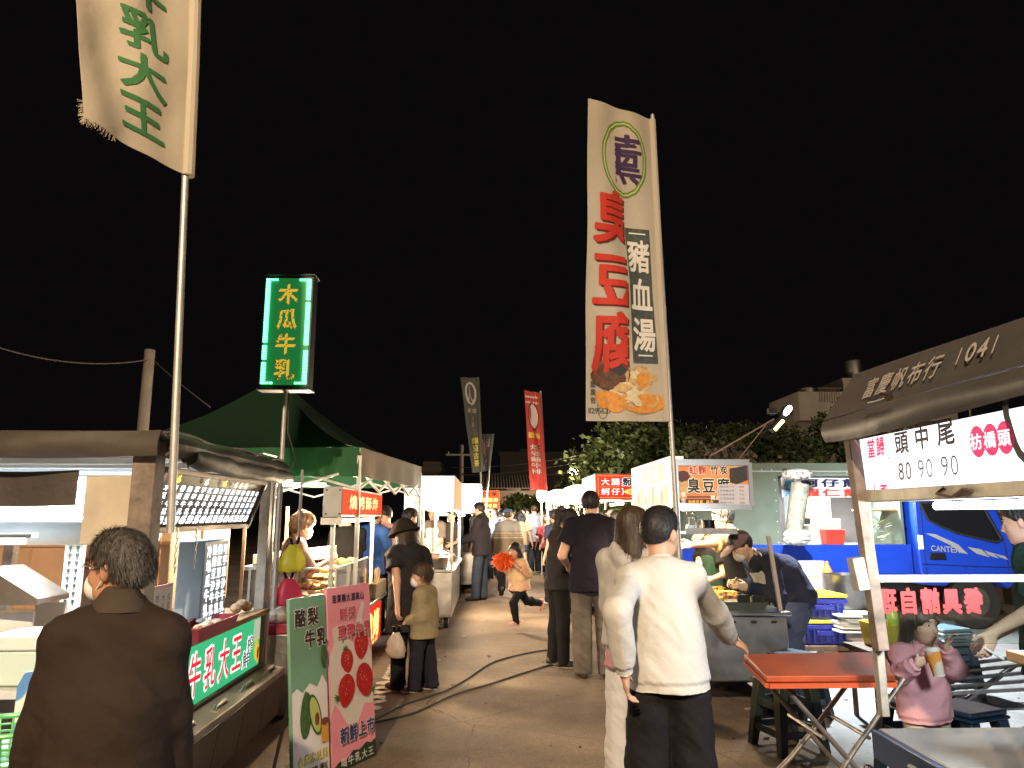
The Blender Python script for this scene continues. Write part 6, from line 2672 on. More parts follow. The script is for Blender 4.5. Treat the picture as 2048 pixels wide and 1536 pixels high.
# bright globe lamp on a thin post below the red banner
Y = 19
p = at(1083, 990, Y)
t = thing('globe_lamp', 'bright oblong lamp on a thin post below the red banner', 'lamp', (p.x, Y, 0))
m = MB()
m.tube([(p.x, Y, 0), (p.x, Y, p.z - .1)], .02, 0, 8)
m.build('post', GALV, t)
m = MB()
m.ell((p.x, Y, p.z), (.13, .13, .19), 0)
m.build('globe', emat('bright_globe', (1, .92, .75), 12), t)
lamp('globe_light', 'POINT', (p.x, Y - .3, p.z), 60, WARM, .1, parent=t)
# white lattice and pipes behind
Y = 24
t = thing('white_fence', 'white railing fence behind the far right stalls', 'fence', (at(1100, 1020, Y).x, Y, 0))
a, b_ = at(1098, 1020, Y), at(1175, 1020, Y)
m = MB()
zt = at(1100, 995, Y).z
for k in range(16):
 x = a.x + (b_.x - a.x) * k / 15
 m.bar((x, Y, .1), (x, Y, zt), .035)
m.bar((a.x, Y, zt), (b_.x, Y, zt), .06)
m.bar((a.x, Y, .3), (b_.x, Y, .3), .06)
m.build('railing', WHITEM, t)
for x in (a.x, (a.x + b_.x) / 2, b_.x):
 m = MB()
 m.bar((x, Y - .03, 0), (x, Y - .03, zt + .15), .1)
 m.build('post', WHITEM, t)


# ---------------------------------------------------------------- stinky tofu cart
def tofu_cart():
 x0, x1, y0, y1 = 1.505, 2.40, 6.0, 7.75
 t = thing('tofu_cart', 'stainless steel tofu cart with a framed orange menu sign and clear shields', 'food cart', (x0, y0, 0))
 m = MB()
 m.bx(x0, x1, y0, y1, .20, .70)
 bd = m.build('cart_body', STEEL, t, bevel=.012)
 m = MB()
 m.bx(x0 - .025, x1 + .025, y0 - .03, y1 + .02, .703, .735)
 m.build('countertop', STEEL, t, bevel=.008)
 m = MB()
 for k in range(5):
  x = x0 + .12 + k * .165
  m.box((x, y0 - .002, .655), (.052, .006, .022))
 m.build('vent_slot', BLACKM, bd)
 m = MB()
 for k in range(5):
  x = x0 + .12 + k * .165
  m.tube([(x + .03 * math.cos(a), y0 - .004, .655 + .014 * math.sin(a)) for a in np.linspace(0, 6.283, 17)], .003, 0, 5)
 m.build('slot_rim', STEEL, bd)
 for (x, y) in ((x0 + .1, y0 + .2), (x1 - .1, y0 + .2), (x0 + .1, y1 - .25), (x1 - .1, y1 - .25)):
  wheel(t, x, y, .105)
 # posts of the frame
 for (x, y, z) in ((x0 + .02, y0 - .04, 1.58), (x1 - .03, y1 - .05, 1.95), (x0 + .02, y1 - .05, 1.95)):
  m = MB()
  m.bar((x, y, .735), (x, y, z), .04)
  m.build('post', STEEL, t)
 # clear shields
 m = MB()
 a, b_ = at(1398, 1205, 5.97), at(1545, 1205, 5.97)
 xs = x1 - .06
 m.hexa([(x0 + .30, y0 + .02, .737), (xs, y0 + .02, .737), (xs, y0 + .026, .737), (x0 + .30, y0 + .026, .737),
   (x0 + .30, y0 + .02, 1.22), (xs - .05, y0 + .02, 1.22), (xs - .05, y0 + .026, 1.22), (x0 + .30, y0 + .026, 1.22)])
 m.bx(x0 + .01, x0 + .016, y0 + .35, y1 - .1, .737, 1.20)
 sg = m.build('clear_shield', GLASS, t, smooth=0)
 m = MB()
 m.hexa([(xs - .002, y0 + .01, .737), (xs + .028, y0 + .01, .737), (xs + .028, y0 + .04, .737), (xs - .002, y0 + .04, .737),
   (xs - .062, y0 + .01, 1.33), (xs - .032, y0 + .01, 1.33), (xs - .032, y0 + .04, 1.33), (xs - .062, y0 + .04, 1.33)])
 m.build('shield_edge', mat('clear_edge', (.34, .29, .26), .25, coat=.5), sg)
 # framed end sign
 sx0, sx1 = at(1352, 970, 5.85).x, at(1500, 970, 5.85).x
 zl, zh = at(1425, 1013, 5.85).z, at(1425, 925, 5.85).z
 m = MB()
 m.bx(sx0, sx1, 5.85, 5.97, zl, zh)
 f = m.build('menu_sign', mat('sign_orange_print', (.62, .20, .06), .5, noise=(3.2, .5), emit=(.62, .20, .06, .22)), t)
 m = MB()
 for (p, q) in (((sx0, zl), (sx1, zl)), ((sx0, zh), (sx1, zh)), ((sx0, zl), (sx0, zh)), ((sx1, zl), (sx1, zh))):
  m.bar((p[0], 5.85, p[1]), (q[0], 5.85, q[1]), .032, .05)
 m.build('sign_frame', mat('silver_frame', (.5, .5, .5), .35, .8), f)
 w, h = sx1 - sx0, zh - zl
 lay = lambda k: flat((sx0, 5.85, zl), (1, 0, 0), (0, 0, 1), .003 * (k + 1))
 L = MB()
 blob(L, lay(0), oval(.12 * w, .55 * h, .14 * w, .28 * h, 20, .15, 3), 4)
 blob(L, lay(1), oval(.10 * w, .68 * h, .09 * w, .12 * h, 14, .3, 5), 6)
 blob(L, lay(0), [(.72 * w, .55 * h), (.82 * w, .5 * h), (.97 * w, .6 * h), (.97 * w, .97 * h), (.74 * w, .97 * h)], 5)
 blob(L, lay(1), [(.72 * w, .86 * h), (.97 * w, .93 * h), (.97 * w, .96 * h), (.72 * w, .92 * h)], 4)
 rect(L, lay(0), .03 * w, .03 * h, .97 * w, .17 * h, 6)
 rect(L, lay(0), .14 * w, .20 * h, .75 * w, .23 * h, 6)
 text(L, '紅麴', .17 * w, .70 * h, .25 * w, .25 * h, lay(2), 3, .09)
 text(L, '紅麴', .17 * w, .70 * h, .25 * w, .25 * h, lay(3), 7, .03)
 text(L, '.', .41 * w, .71 * h, .05 * w, .22 * h, lay(3), 1, .0)
 text(L, '竹炭', .46 * w, .70 * h, .25 * w, .25 * h, lay(2), 3, .09)
 text(L, '竹炭', .46 * w, .70 * h, .25 * w, .25 * h, lay(3), 1, .03)
 text(L, '臭豆腐', .13 * w, .27 * h, .60 * w, .40 * h, lay(4), 3, .09)
 text(L, '臭豆腐', .13 * w, .27 * h, .60 * w, .40 * h, lay(5), 1, .035)
 text(L, '養生', .05 * w, .06 * h, .08 * w, .28 * h, lay(2), 3, .03, vertical=True)
 text(L, '麻辣豆腐', .15 * w, .045 * h, .20 * w, .11 * h, lay(2), 2, .03)
 text(L, '綜合', .39 * w, .045 * h, .10 * w, .11 * h, lay(2), 2, .03)
 text(L, '豬血湯', .45 * w, .14 * h, .22 * w, .13 * h, lay(2), 3, .05)
 rect(L, lay(8), .55 * w, .04 * h, .965 * w, .50 * h, 0)
 for k, s_ in enumerate(('臭豆腐一份60', '麻辣臭豆腐70', '紅麴臭豆腐70', '竹炭臭豆腐70', '綜合一份100')):
  text(L, s_[:-2], .57 * w, (.42 - .09 * k) * h, .20 * w, .055 * h, lay(9), 8, .0)
  text(L, s_[-2:], .83 * w, (.42 - .09 * k) * h, .07 * w, .05 * h, lay(9), 8, .0)
 L.build('lettering', [mat('sign_paper', (.50, .47, .50), .7, emit=(.5, .47, .5, .12)), mat('sign_black', (.01, .01, .01), .5), emat('sign_gold', (.85, .42, .08), .8), mat('sign_cream', (.8, .7, .55), .5, emit=(.8, .7, .55, .3)),
                          mat('sign_tofu', (.62, .42, .18), .5, noise=(30, .3)), mat('sign_charcoal', (.035, .03, .028), .5, noise=(40, .6)), mat('sign_maroon', (.10, .02, .02), .5), REDINK, mat('sign_grey', (.2, .2, .18), .6)], f, smooth=0)
 # lit sign along the lane
 m = MB()
 m.bx(x0 - .02, x0 + .10, y0 - .02, 7.62, 1.565, 1.98)
 f = m.build('lane_sign', PINKS, t, bevel=.004)
 L = MB()
 lay = lambda k: flat((x0 - .02, 7.62, 1.565), (0, -1, 0), (0, 0, 1), .003 * (k + 1))
 rn = random.Random(3)
 for k in range(9):
  rect(L, lay(0), .12 + .165 * k, .03, .25 + .165 * k, .09 + .05 * (k % 3), 0 if k % 2 else 1)
 text(L, '臭豆腐', .55, .20, .95, .20, lay(1), 2, .03)
 L.build('lettering', [emat('sign_salmon', (1, .52, .36), 1.0), emat('sign_pale_yellow', (1, .78, .40), 1.1), emat('sign_peach', (1, .6, .44), 1.05)], f, smooth=0)
 m = MB()
 m.bx(x0 + .04, x1, 7.6, 7.72, 1.62, 1.98)
 m.build('rear_sign', mat('grey_sign_casing', (.33, .33, .32), .5, .3, noise=(7, .15)), t, bevel=.004)
 # hanging shelf on chains
 zs = at(1420, 1068, 6.25).z
 sx = at(1372, 1060, 6.25).x
 m = MB()
 m.bx(sx - .02, sx + .42, 6.18, 6.42, zs, zs + .018)
 m.bx(sx - .02, sx + .42, 6.18, 6.19, zs + .018, zs + .05)
 sh = m.build('hanging_shelf', STEEL_D, t)
 for (x, dx) in ((sx + .05, -.03), (sx + .35, .05), (sx + .12, -.05), (sx + .30, .03)):
  m = MB()
  for q in range(7):
   p = V(x + dx * q / 7, 6.30, zs + .03 + q * .03)
   m.tube([p + V(.007 * math.cos(a) * (q % 2), .007 * math.cos(a) * (1 - q % 2), .019 * math.sin(a)) for a in np.linspace(0, 6.283, 9)], .003, 0, 5)
  m.build('chain', STEEL, sh)
 m = MB()
 m.lathe([(.052, 0), (.055, .03), (.055, .095), (.05, .1)], (sx + .20, 6.27, zs + .019), 0, 18)
 m.build('black_tin', BLACKM, sh)
 m = MB()
 m.bx(sx + .0, sx + .07, 6.2, 6.24, zs + .02, zs + .075)
 m.tube([(sx + .02, 6.22, zs + .075), (sx + .02, 6.22, zs + .14), (sx + .16, 6.22, zs + .12)], .006, 0, 6)
 m.tube([(sx + .24, 6.25, zs + .12), (sx + .34, 6.24, zs + .10), (sx + .40, 6.22, zs + .09)], .006, 0, 6)
 m.build('tongs', STEEL, sh)
 # fryer trays on the counter
 rn = random.Random(2)
 for k, (xx, yy) in enumerate(((x0 + .45, y0 + .26), (x0 + .45, y0 + .66), (x0 + .45, y0 + 1.1))):
  m = MB()
  m.hexa([(xx - .3, yy - .16, .737), (xx + .3, yy - .16, .737), (xx + .3, yy + .16, .737), (xx - .3, yy + .16, .737),
    (xx - .33, yy - .18, .80), (xx + .33, yy - .18, .80), (xx + .33, yy + .18, .80), (xx - .33, yy + .18, .80)])
  tr = m.build('fryer_tray', STEEL, t)
  m = MB()
  for i in range(26):
   m.box((xx + rn.uniform(-.27, .27), yy + rn.uniform(-.13, .13), .812), (.05, .05, .03), rn.randrange(2), Matrix.Rotation(rn.random() * 3, 3, 'Z'))
  m.build('tofu', [FOODY, FOODB], tr)
 m = MB()
 m.bx(x0 + .52, x0 + .62, y0 + .06, y0 + .09, .80, .86)
 m.bx(x0 + .64, x0 + .74, y0 + .06, y0 + .09, .80, .855)
 m.build('sauce_box', BLACKM, t, bevel=.004)
 # lamps
 m = MB()
 m.tube([(1.95, 6.3, 1.56), (1.95, 7.4, 1.56)], .018, 0, 8)
 m.build('tube_lamp', TUBEW, t)
 lamp('cart_light', 'AREA', (1.80, 6.75, 1.50), 14, (1, .80, .52), .35, 1.2, t, aim=(1.98, 6.9, 0))
 # floodlight arm on top
 Yf = 7.0
 a0, a1 = at(1420, 912, Yf), at(1548, 838, Yf)
 m = MB()
 m.tube([a0 + V(0, 0, -.12), a0], .013, 0, 8)
 m.tube([a0, a1], .008, 0, 8)
 m.tube([at(1472, 925, Yf), at(1532, 850, Yf)], .005, 0, 6)
 m.tube([V(a0.x, Yf, 1.95), a0], .013, 0, 8)
 am = m.build('lamp_arm', mat('copper_arm', (.20, .14, .11), .6, .3), t)
 q0, q1 = at(1547, 858, Yf), at(1575, 815, Yf)
 m = MB()
 m.box(at(1544, 822, Yf), (.08, .06, .05))
 m.bar(at(1560, 845, Yf) + V(0, .01, 0), q1 + V(-.01, .01, .0), .075, .05)
 m.bar(at(1543, 862, Yf), at(1562, 838, Yf), .08, .05)
 hd = m.build('floodlight', BLACKM, am)
 m = MB()
 c = at(1573, 822, Yf)
 d = (at(1580, 812, Yf) - at(1567, 832, Yf)).normalized()
 m.lathe([(.010, -.055), (.026, -.03), (.026, .03), (.012, .055)], c + V(0, -.03, 0), 0, 14, d)
 m.build('white_lens', emat('floodlight_white', (.88, .94, 1.0), 25), hd)
 m = MB()
 d2 = (at(1566, 838, Yf) - at(1545, 860, Yf)).normalized()
 m.bar(at(1546, 861, Yf) + V(0, -.03, 0), at(1563, 842, Yf) + V(0, -.03, 0), .045, .03)
 m.build('yellow_lens', emat('floodlight_yellow', (1, .78, .22), 6), hd)
 lamp('flood_light', 'SPOT', c + V(.08, -.08, -.02), 230, COOL, .05, parent=t, aim=(4.5, 7.2, .2), spot=150)


tofu_cart()


# ---------------------------------------------------------------- food truck
def truck():
 Y = 9.9
 BLUE = mat('truck_blue_paint', (0.012, 0.055, 0.50), .30, noise=(2, .08), coat=.6)
 GREENW = mat('grey_green_tarpaulin', (.13, .165, .125), .55, noise=(2, .15), bump=(14, .3))
 X = lambda px: at(px, 1050, Y).x
 Z = lambda py: at(1700, py, Y).z
 t = thing('food_truck', 'blue food truck with grey green tarpaulin body and open serving hatch', 'truck', (X(1820), Y, 0))
 xl, xh, xr = X(1345), X(1562), X(1812)
 hz0, hz1 = Z(1086), Z(952)
 d = 1.75
 # tarpaulin body
 m = MB()
 m.bx(xl, xh, Y, Y + .04, Z(1135), Z(926))
 m.bx(xh, xr, Y, Y + .04, hz1, Z(926))
 m.bx(xl, xr, Y + .043, Y + d, Z(934), Z(926))
 m.bx(xl, xr, Y + d - .04, Y + d, Z(1135), Z(934) - .003)
 m.bx(xr - .04, xr, Y + .043, Y + d - .043, Z(1090), Z(934) - .003)
 m.build('tarpaulin_body', GREENW, t, bevel=.004)
 m = MB()
 m.bar((xl, Y - .012, Z(943)), (xr, Y - .012, Z(943)), .018)
 m.bar((X(1575), Y - .015, Z(950)), (X(1575), Y - .015, Z(1086)), .075, .03)
 m.bar((X(1700), Y - .012, Z(945)), (X(1812), Y - .012, Z(947)), .03)
 m.build('hatch_frame', mat('pale_grey_frame', (.42, .45, .46), .5, .2), t)
 m = MB()
 rn = random.Random(1)
 for k in range(7):
  m.ell((X(1555), Y - .004, Z(960) - k * (Z(960) - Z(1085)) / 6), (.010, .008, .010), 0, 8, 4)
  m.ell((X(1430 + k * 20), Y - .004, Z(940)), (.010, .008, .010), 0, 8, 4)
 m.build('rivet', WHITEM, t)
 m = MB()
 m.bx(xh, xr - .05, Y + .9, Y + .94, hz0 - .02, hz1)
 m.build('inner_wall', mat('dark_inner_wall', (.06, .05, .045), .8, noise=(3, .3)), t)
 m = MB()
 m.bx(xh, xr, Y + .05, Y + .88, hz0 - .06, hz0 - .02)
 m.build('inner_counter', STEEL_D, t)
 # bed sides
 for k, (a, b_) in enumerate(((1360, 1560), (1562, 1814))):
  m = MB()
  m.bx(X(a), X(b_), Y - .05, Y - .01, Z(1152), Z(1089))
  m.bx(X(a) + .04, X(b_) - .04, Y - .062, Y - .053, Z(1147), Z(1118))
  m.build('bed_side', BLUE, t, bevel=.008)
 # cab seen from its side
 prof = [(1822, 1168), (1822, 1000), (1830, 962), (1950, 958), (1975, 990), (2000, 1062), (2011, 1090), (2011, 1162), (2000, 1172), (1990, 1178), (1975, 1160), (1930, 1150), (1885, 1160), (1870, 1172)]
 m = MB()
 pts = [V(X(a), Y - .12, Z(b_)) for a, b_ in prof]
 m.poly(list(reversed(pts)), d + .1)
 cab = m.build('cab', BLUE, t, bevel=.025)
 win = [(1832, 1006), (1952, 1004), (1964, 1030), (1986, 1078), (1976, 1084), (1940, 1076), (1900, 1066), (1868, 1052), (1846, 1040)]
 m = MB()
 m.poly(list(reversed([V(X(a), Y - .135, Z(b_)) for a, b_ in win])), .012)
 wn = m.build('side_window', mat('dark_car_glass', (.012, .012, .014), .06, coat=.5), cab)
 m = MB()
 m.tube([V(X(a), Y - .137, Z(b_)) for a, b_ in win + win[:1]], .016, 0, 6)
 m.build('window_seal', RUBBER, wn)
 m = MB()
 dr = [(1833, 1165), (1833, 1005), (1838, 1001), (1955, 1000), (1992, 1085), (1996, 1148)]
 m.tube([V(X(a), Y - .122, Z(b_)) for a, b_ in dr], .007, 0, 5)
 m.tube([V(X(a), Y - .122, Z(b_)) for a, b_ in ((1826, 1127), (1900, 1131), (2008, 1135))], .006, 0, 5)
 m.build('door_seam', mat('seam_dark_blue', (.005, .012, .10), .5), cab)
 m = MB()
 m.bx(X(1842), X(1872), Y - .145, Y - .124, Z(1118), Z(1105))
 m.build('door_handle', BLACKM, cab, bevel=.004)
 m = MB()
 m.bx(X(1822), X(1831), Y - .15, Y - .124, Z(1098), Z(1070))
 m.build('marker_lamp', mat('white_marker_lens', (.7, .72, .75), .2), cab, bevel=.004)
 L = MB()
 ln = lambda k: (lambda a, b_: V(X(a), Y - .125 - .003 * k, Z(b_)))
 sil = [[(1838, 1066), (1858, 1068), (1900, 1088), (1918, 1108), (1905, 1105), (1885, 1090)], [(1918, 1093), (1945, 1098), (1960, 1114), (1935, 1107)], [(1950, 1100), (1968, 1106), (1978, 1117), (1958, 1110)], [(1968, 1106), (1990, 1112), (1996, 1120), (1980, 1114)]]
 for s_ in sil:
  blob(L, lambda u, v: ln(1)(u, v), list(reversed(s_)), 0)
 q = X(1846)
 text(L, 'CANTER', 0, 0, .40, .085, flat((q, Y - .124, Z(1102)), (1, 0, -.07), (.0, 0, 1), .006), 0, .02)
 L.build('lettering', [mat('silver_decal', (.45, .46, .48), .4, .3)], cab, smooth=0)
 m = MB()
 m.tube([V(X(2008), Y - .12, Z(1060)), V(X(2018), Y - .25, Z(1066))], .012, 0, 6)
 m.box(V(X(2020), Y - .28, Z(1078)), (.05, .16, .30))
 m.build('mirror', BLACKM, cab, bevel=.01)
 m = MB()
 m.bx(xl, xr + .1, Y + .2, Y + 1.4, Z(1185), Z(1155))
 m.build('chassis', BLACKM, t)
 for x in (X(1930), X(1640)):
  for yy in (Y + .05, Y + 1.5):
   m = MB()
   m.lathe([(.20, 0), (.34, .02), (.36, .06), (.36, .17), (.34, .2)], (x, yy + .1, .36), 0, 26, V(0, -1, 0))
   w = m.build('wheel', RUBBER, t)
   m = MB()
   m.lathe([(.04, .0), (.19, .01), (.19, .212), (.06, .205)], (x, yy + .1, .36), 0, 18, V(0, -1, 0))
   m.build('rim', STEEL_D, w)
 # menu cloth over the hatch
 m = MB()
 sx0, sx1 = X(1566), X(1722)
 m.sheet(lambda u, v: (sx0 + (sx1 - sx0) * u, Y - .03 + .006 * math.sin(u * 17), Z(995) + (Z(956) - Z(995)) * v), 20, 4, .004)
 mc = m.build('menu_cloth', mat('white_vinyl', (.66, .68, .72), .5), t)
 L = MB()
 w, h = sx1 - sx0, Z(956) - Z(995)
 lay = lambda u, v: V(sx0 + u, Y - .045, Z(995) + v)
 text(L, '虎港', .02 * w, .02 * h, .16 * w, .96 * h, lay, 0, .03, vertical=True)
 text(L, '蚵仔煎', .23 * w, .50 * h, .80 * w, .48 * h, lay, 1, .05)
 text(L, '蝦仁煎', .23 * w, .02 * h, .80 * w, .46 * h, lay, 2, .05)
 L.build('lettering', [mat('sky_blue_ink', (.03, .22, .5), .5), NAVYINK, REDINK], mc, smooth=0)
 m = MB()
 m.tube([(X(1600), Y + .3, Z(958)), (X(1780), Y + .3, Z(958))], .018, 0, 8)
 m.build('tube_lamp', TUBE, t)
 lamp('hatch_light', 'AREA', ((X(1600) + X(1760)) / 2, Y + .25, Z(962)), 40, COOL, 1.2, .1, t, aim=((X(1600) + X(1760)) / 2, Y - .1, 0))
 # goods inside the hatch
 g2 = 'tubs and boxes inside the truck hatch'
 zc = hz0 - .02

 def inside(name, label, px, w, h, m_, yy=Y + .25, tap=.85):
  tray(label, X(px), yy, zc + .001, w, .3, h, m_, name=name, cat='tub', tap=tap)
 inside('steamer_tub', 'pale round topped tub at the left end of the truck hatch', 1632, .50, .26, mat('cream_tub', (.6, .5, .38), .5), tap=.95)
 inside('plastic_tub', 'clear plastic tub in front of the yellow board in the truck hatch', 1668, .30, .34, thin('clear_tub', (.62, .55, .58), .4, .2), tap=.9)
 inside('plastic_tub', 'red slotted basket under the clear tub in the truck hatch', 1665, .28, .20, REDP, Y + .08)
 m = MB()
 m.bx(X(1650), X(1705), Y + .6, Y + .64, zc + .35, hz1 - .06)
 simple('price_board', 'yellow board inside the truck hatch', 'board', m, mat('yellow_board', (.75, .42, .10), .5), .004)
 m = MB()
 m.bx(X(1730), X(1742), Y + .1, Y + .14, zc, hz1)
 m.bx(X(1742), X(1812), Y + .1, Y + .5, Z(1022), Z(1018))
 simple('wooden_shelf', 'light wooden shelf frame inside the truck next to the cab', 'shelf', m, WOODL, .004)
 m = MB()
 for k in range(40):
  rn = random.Random(k)
  p = V(X(1772) + rn.uniform(-.18, .18), Y + .15 + rn.uniform(0, .2), zc + .05 + rn.uniform(0, .28))
  m.bar(p, p + V(rn.uniform(-.12, .12), rn.uniform(-.05, .05), rn.uniform(-.03, .06)), .02, .008, k % 3)
 simple('paper_bundle', 'heap of crumpled newspaper on the truck next to the cab', 'paper', m, [mat('newsprint', (.5, .5, .48), .8), mat('newsprint_dark', (.2, .2, .2), .8), mat('pale_green_paper', (.4, .45, .2), .8)])


truck()

# post wrapped in plastic hanging before the hatch
p0, p1 = at(1601, 968, 9.3), at(1588, 1066, 9.3)
t = thing('wrapped_post', 'mottled grey post with newspaper and plastic wrapped round both ends before the truck hatch', 'post', V(p1.x, p1.y, p1.z))
m = MB()
m.tube([V(p1.x, p1.y, p1.z - .05), p1, p0], [.10, .105, .115], 0, 18)
m.build('post', mat('mottled_stone', (.25, .25, .19), .7, noise=(14, .5), bump=(24, .6)), t)
rn = random.Random(8)
for nm, c, s, mm in (('newspaper_wrap', at(1594, 949, 9.3), (.19, .10, .07), print_cloth('newspaper', (.52, .50, .49), (.24, .16, .15), 22, .55)), ('plastic_wrap', at(1593, 1074, 9.3), (.17, .14, .10), thin('clear_wrap', (.6, .6, .6), .4, .15))):
 m = MB()
 n, k = 22, 12
 vs, fs = [], []
 for j in range(k + 1):
  th_ = math.pi * j / k
  for i in range(n):
   a = 6.283 * i / n
   q = 1 + .22 * (rn.random() - .5)
   vs.append(c + V(s[0] * math.sin(th_) ** .6 * math.cos(a) * q, s[1] * math.sin(th_) ** .6 * math.sin(a) * q, -s[2] * math.cos(th_) * q))
 for j in range(k):
  for i in range(n):
   i2 = (i + 1) % n
   fs.append((j * n + i, j * n + i2, (j + 1) * n + i2, (j + 1) * n + i))
 m.add(vs, fs)
 m.build(nm, mm, t, smooth=20)
m = MB()
m.tube([at(1594, 940, 9.3), V(at(1594, 930, 9.3).x, 9.75, at(1594, 940, 9.9).z)], .012, 0, 6)
m.build('hanger', STEEL_D, t)


# ---------------------------------------------------------------- goods table, crates by the truck
def crate(label, x, y, z, w, d, h, lid=True):
 t = thing('crate', label, 'crate', (x, y, z), 'blue crates with yellow lids')
 m = MB()
 th = .012
 m.hexa([(x - w / 2 + .02, y - d / 2 + .02, z), (x + w / 2 - .02, y - d / 2 + .02, z), (x + w / 2 - .02, y + d / 2 - .02, z), (x - w / 2 + .02, y + d / 2 - .02, z),
   (x - w / 2, y - d / 2, z + h), (x + w / 2, y - d / 2, z + h), (x + w / 2, y + d / 2, z + h), (x - w / 2, y + d / 2, z + h)])
 for k in range(7):
  xx = x - w / 2 + .03 + (w - .06) * k / 6
  m.bar((xx, y - d / 2 + .002, z + .02), (xx, y - d / 2 - .012, z + h - .06), .014)
 m.bx(x - w / 2 - .012, x + w / 2 + .012, y - d / 2 - .018, y + d / 2 + .012, z + h - .055, z + h - .015)
 m.bx(x - w * .22, x + w * .22, y - d / 2 - .016, y - d / 2 + .01, z + h * .45, z + h * .66)
 m.build('crate_body', CRATEB, t, bevel=.004)
 m = MB()
 m.bx(x - w / 2 - .015, x + w / 2 + .015, y - d / 2 - .02, y + d / 2 + .015, z + h + .001, z + h + .03)
 m.bx(x - w / 2 + .05, x + w / 2 - .05, y - d / 2 + .05, y + d / 2 - .05, z + h + .032, z + h + .04)
 m.build('lid', YELP, t, bevel=.006)


Yc = 7.4
cx = (at(1600, 1240, Yc).x + at(1688, 1240, Yc).x) / 2
cw = at(1688, 1240, Yc).x - at(1602, 1240, Yc).x
zb = at(1640, 1288, Yc).z
crate('lower of the two stacked blue crates with yellow lids', cx, Yc + .2, zb, cw, .55, .205)
crate('upper of the two stacked blue crates with yellow lids', cx, Yc + .2, zb + .243, cw, .55, .205)
m = MB()
m.bx(cx - cw / 2 - .05, cx + .9, Yc - .1, Yc + .6, zb - .05, zb - .002)
t = thing('pallet', 'low brown wooden pallet under the stacked blue crates', 'pallet', (cx, Yc, 0))
m.build('deck', WOODB, t, bevel=.004)
m = MB()
for a in (cx - cw / 2, cx + .35, cx + .85):
 m.bx(a - .04, a + .04, Yc - .08, Yc + .58, 0.001, zb - .053)
m.build('bearer', WOODB, t)
# long prep table behind the crates
Yt_ = 8.5
tx0, tx1 = at(1570, 1180, Yt_).x, at(1735, 1180, Yt_).x
zt_ = at(1620, 1180, Yt_).z
t = thing('prep_table', 'white preparation table loaded with tubs between the truck and the crates', 'table', (tx0, Yt_, 0))
m = MB()
m.bx(tx0, tx1, Yt_ - .1, Yt_ + .6, zt_ - .03, zt_)
m.build('tabletop', WHITEP, t, bevel=.004)
for x in (tx0 + .05, tx1 - .05):
 for y in (Yt_ - .05, Yt_ + .55):
  m = MB()
  m.bar((x, y, 0), (x, y, zt_ - .032), .03)
  m.build('leg', STEEL_D, t)


def noodles(t, P):
 m = MB()
 rn = random.Random(5)
 for k in range(16):
  m.ell(P(rn.uniform(-.16, .16), rn.uniform(-.08, .08), .10 + .02 * rn.random()), (.05, .04, .025), 0, 9, 5)
 m.build('food', FOODY, t)


tray('wide clear tray of yellow food on the white preparation table', at(1625, 1165, Yt_).x, Yt_ + .15, zt_ + .001, .55, .36, .14, thin('clear_tub', (.62, .55, .58), .4, .2), noodles, 'food_tray')
tray('open clear lidded box standing up on the white preparation table', at(1650, 1160, Yt_).x, Yt_ + .42, zt_ + .001, .36, .08, .30, thin('clear_tub', (.62, .55, .58), .4, .2), None, 'clear_box', 'box', tap=.95)
m = MB()
q = at(1662, 1186, 8.3)
m.lathe([(.05, 0), (.055, .02), (.055, .22), (.03, .27), (.018, .30), (.018, .33)], V(q.x, 8.35, zt_ - .0 + .001), 0, 18)
simple('squeeze_bottle', 'orange squeeze bottle on the white preparation table', 'bottle', m, mat('orange_plastic', (.75, .22, .03), .35))
m = MB()
q = at(1692, 1200, 8.0)
m.lathe([(.20, 0), (.22, .03), (.22, .34), (.225, .35), (.21, .35), (.205, .05)], V(q.x, 8.0, .52), 0, 24)
t = thing('steel_pot', 'big steel pot beside the yellow lidded crates', 'pot', (q.x, 8.0, .36))
m.build('pot_body', STEEL, t)
m = MB()
m.bx(q.x - .25, q.x + .25, 7.75, 8.25, .05, .515)
m.build('stand', STEEL_D, t)
m = MB()
rn = random.Random(31)
for k in range(10):
 p = at(1700, 1262, 7.2) + V(rn.uniform(-.05, .1), rn.uniform(-.05, .05), 0)
 m.hexa([p + V(-.1, -.08, k * .018), p + V(.1, -.1, k * .018), p + V(.1, .1, k * .018), p + V(-.1, .1, k * .018), p + V(-.1, -.08, k * .018 + .015), p + V(.1, -.1, k * .018 + .015), p + V(.1, .1, k * .018 + .015), p + V(-.1, .1, k * .018 + .015)])
simple('paper_stack', 'leaning stack of white paper bags right of the blue crates', 'paper', m, mat('white_paper', (.66, .68, .66), .8), org=at(1700, 1262, 7.2))
# yellow tub with cups seen through the glass
q = at(1775, 1270, 5.6)
t = tray('yellow plastic tub with bottles behind the glass shield', q.x, 5.6, at(1775, 1292, 5.6).z, .30, .26, .17, YELP, None, 'plastic_tub', 'tub')
for k, (dx, cc) in enumerate(((-.07, (.22, .16, .30)), (.05, (.30, .45, .10)))):
 m = MB()
 m.lathe([(.035, 0), (.04, .02), (.04, .13), (.018, .17), (.018, .19)], V(q.x + dx, 5.6, at(1775, 1292, 5.6).z + .10), 0, 14)
 simple('bottle', ('purple bottle standing in the yellow tub', 'green bottle standing in the yellow tub')[k], 'bottle', m, thin('bottle_%d' % k, cc, .4, .2))
m = MB()
zq = at(1775, 1292, 5.6).z
m.bx(q.x - .25, q.x + .35, 5.4, 5.8, zq - .04, zq - .001)
for a in (-.2, .3):
 for b2 in (5.43, 5.77):
  m.bar((q.x + a, b2, .0), (q.x + a, b2, zq - .042), .03)
simple('low_bench', 'low wooden bench carrying the yellow tub', 'bench', m, WOODB, .004)


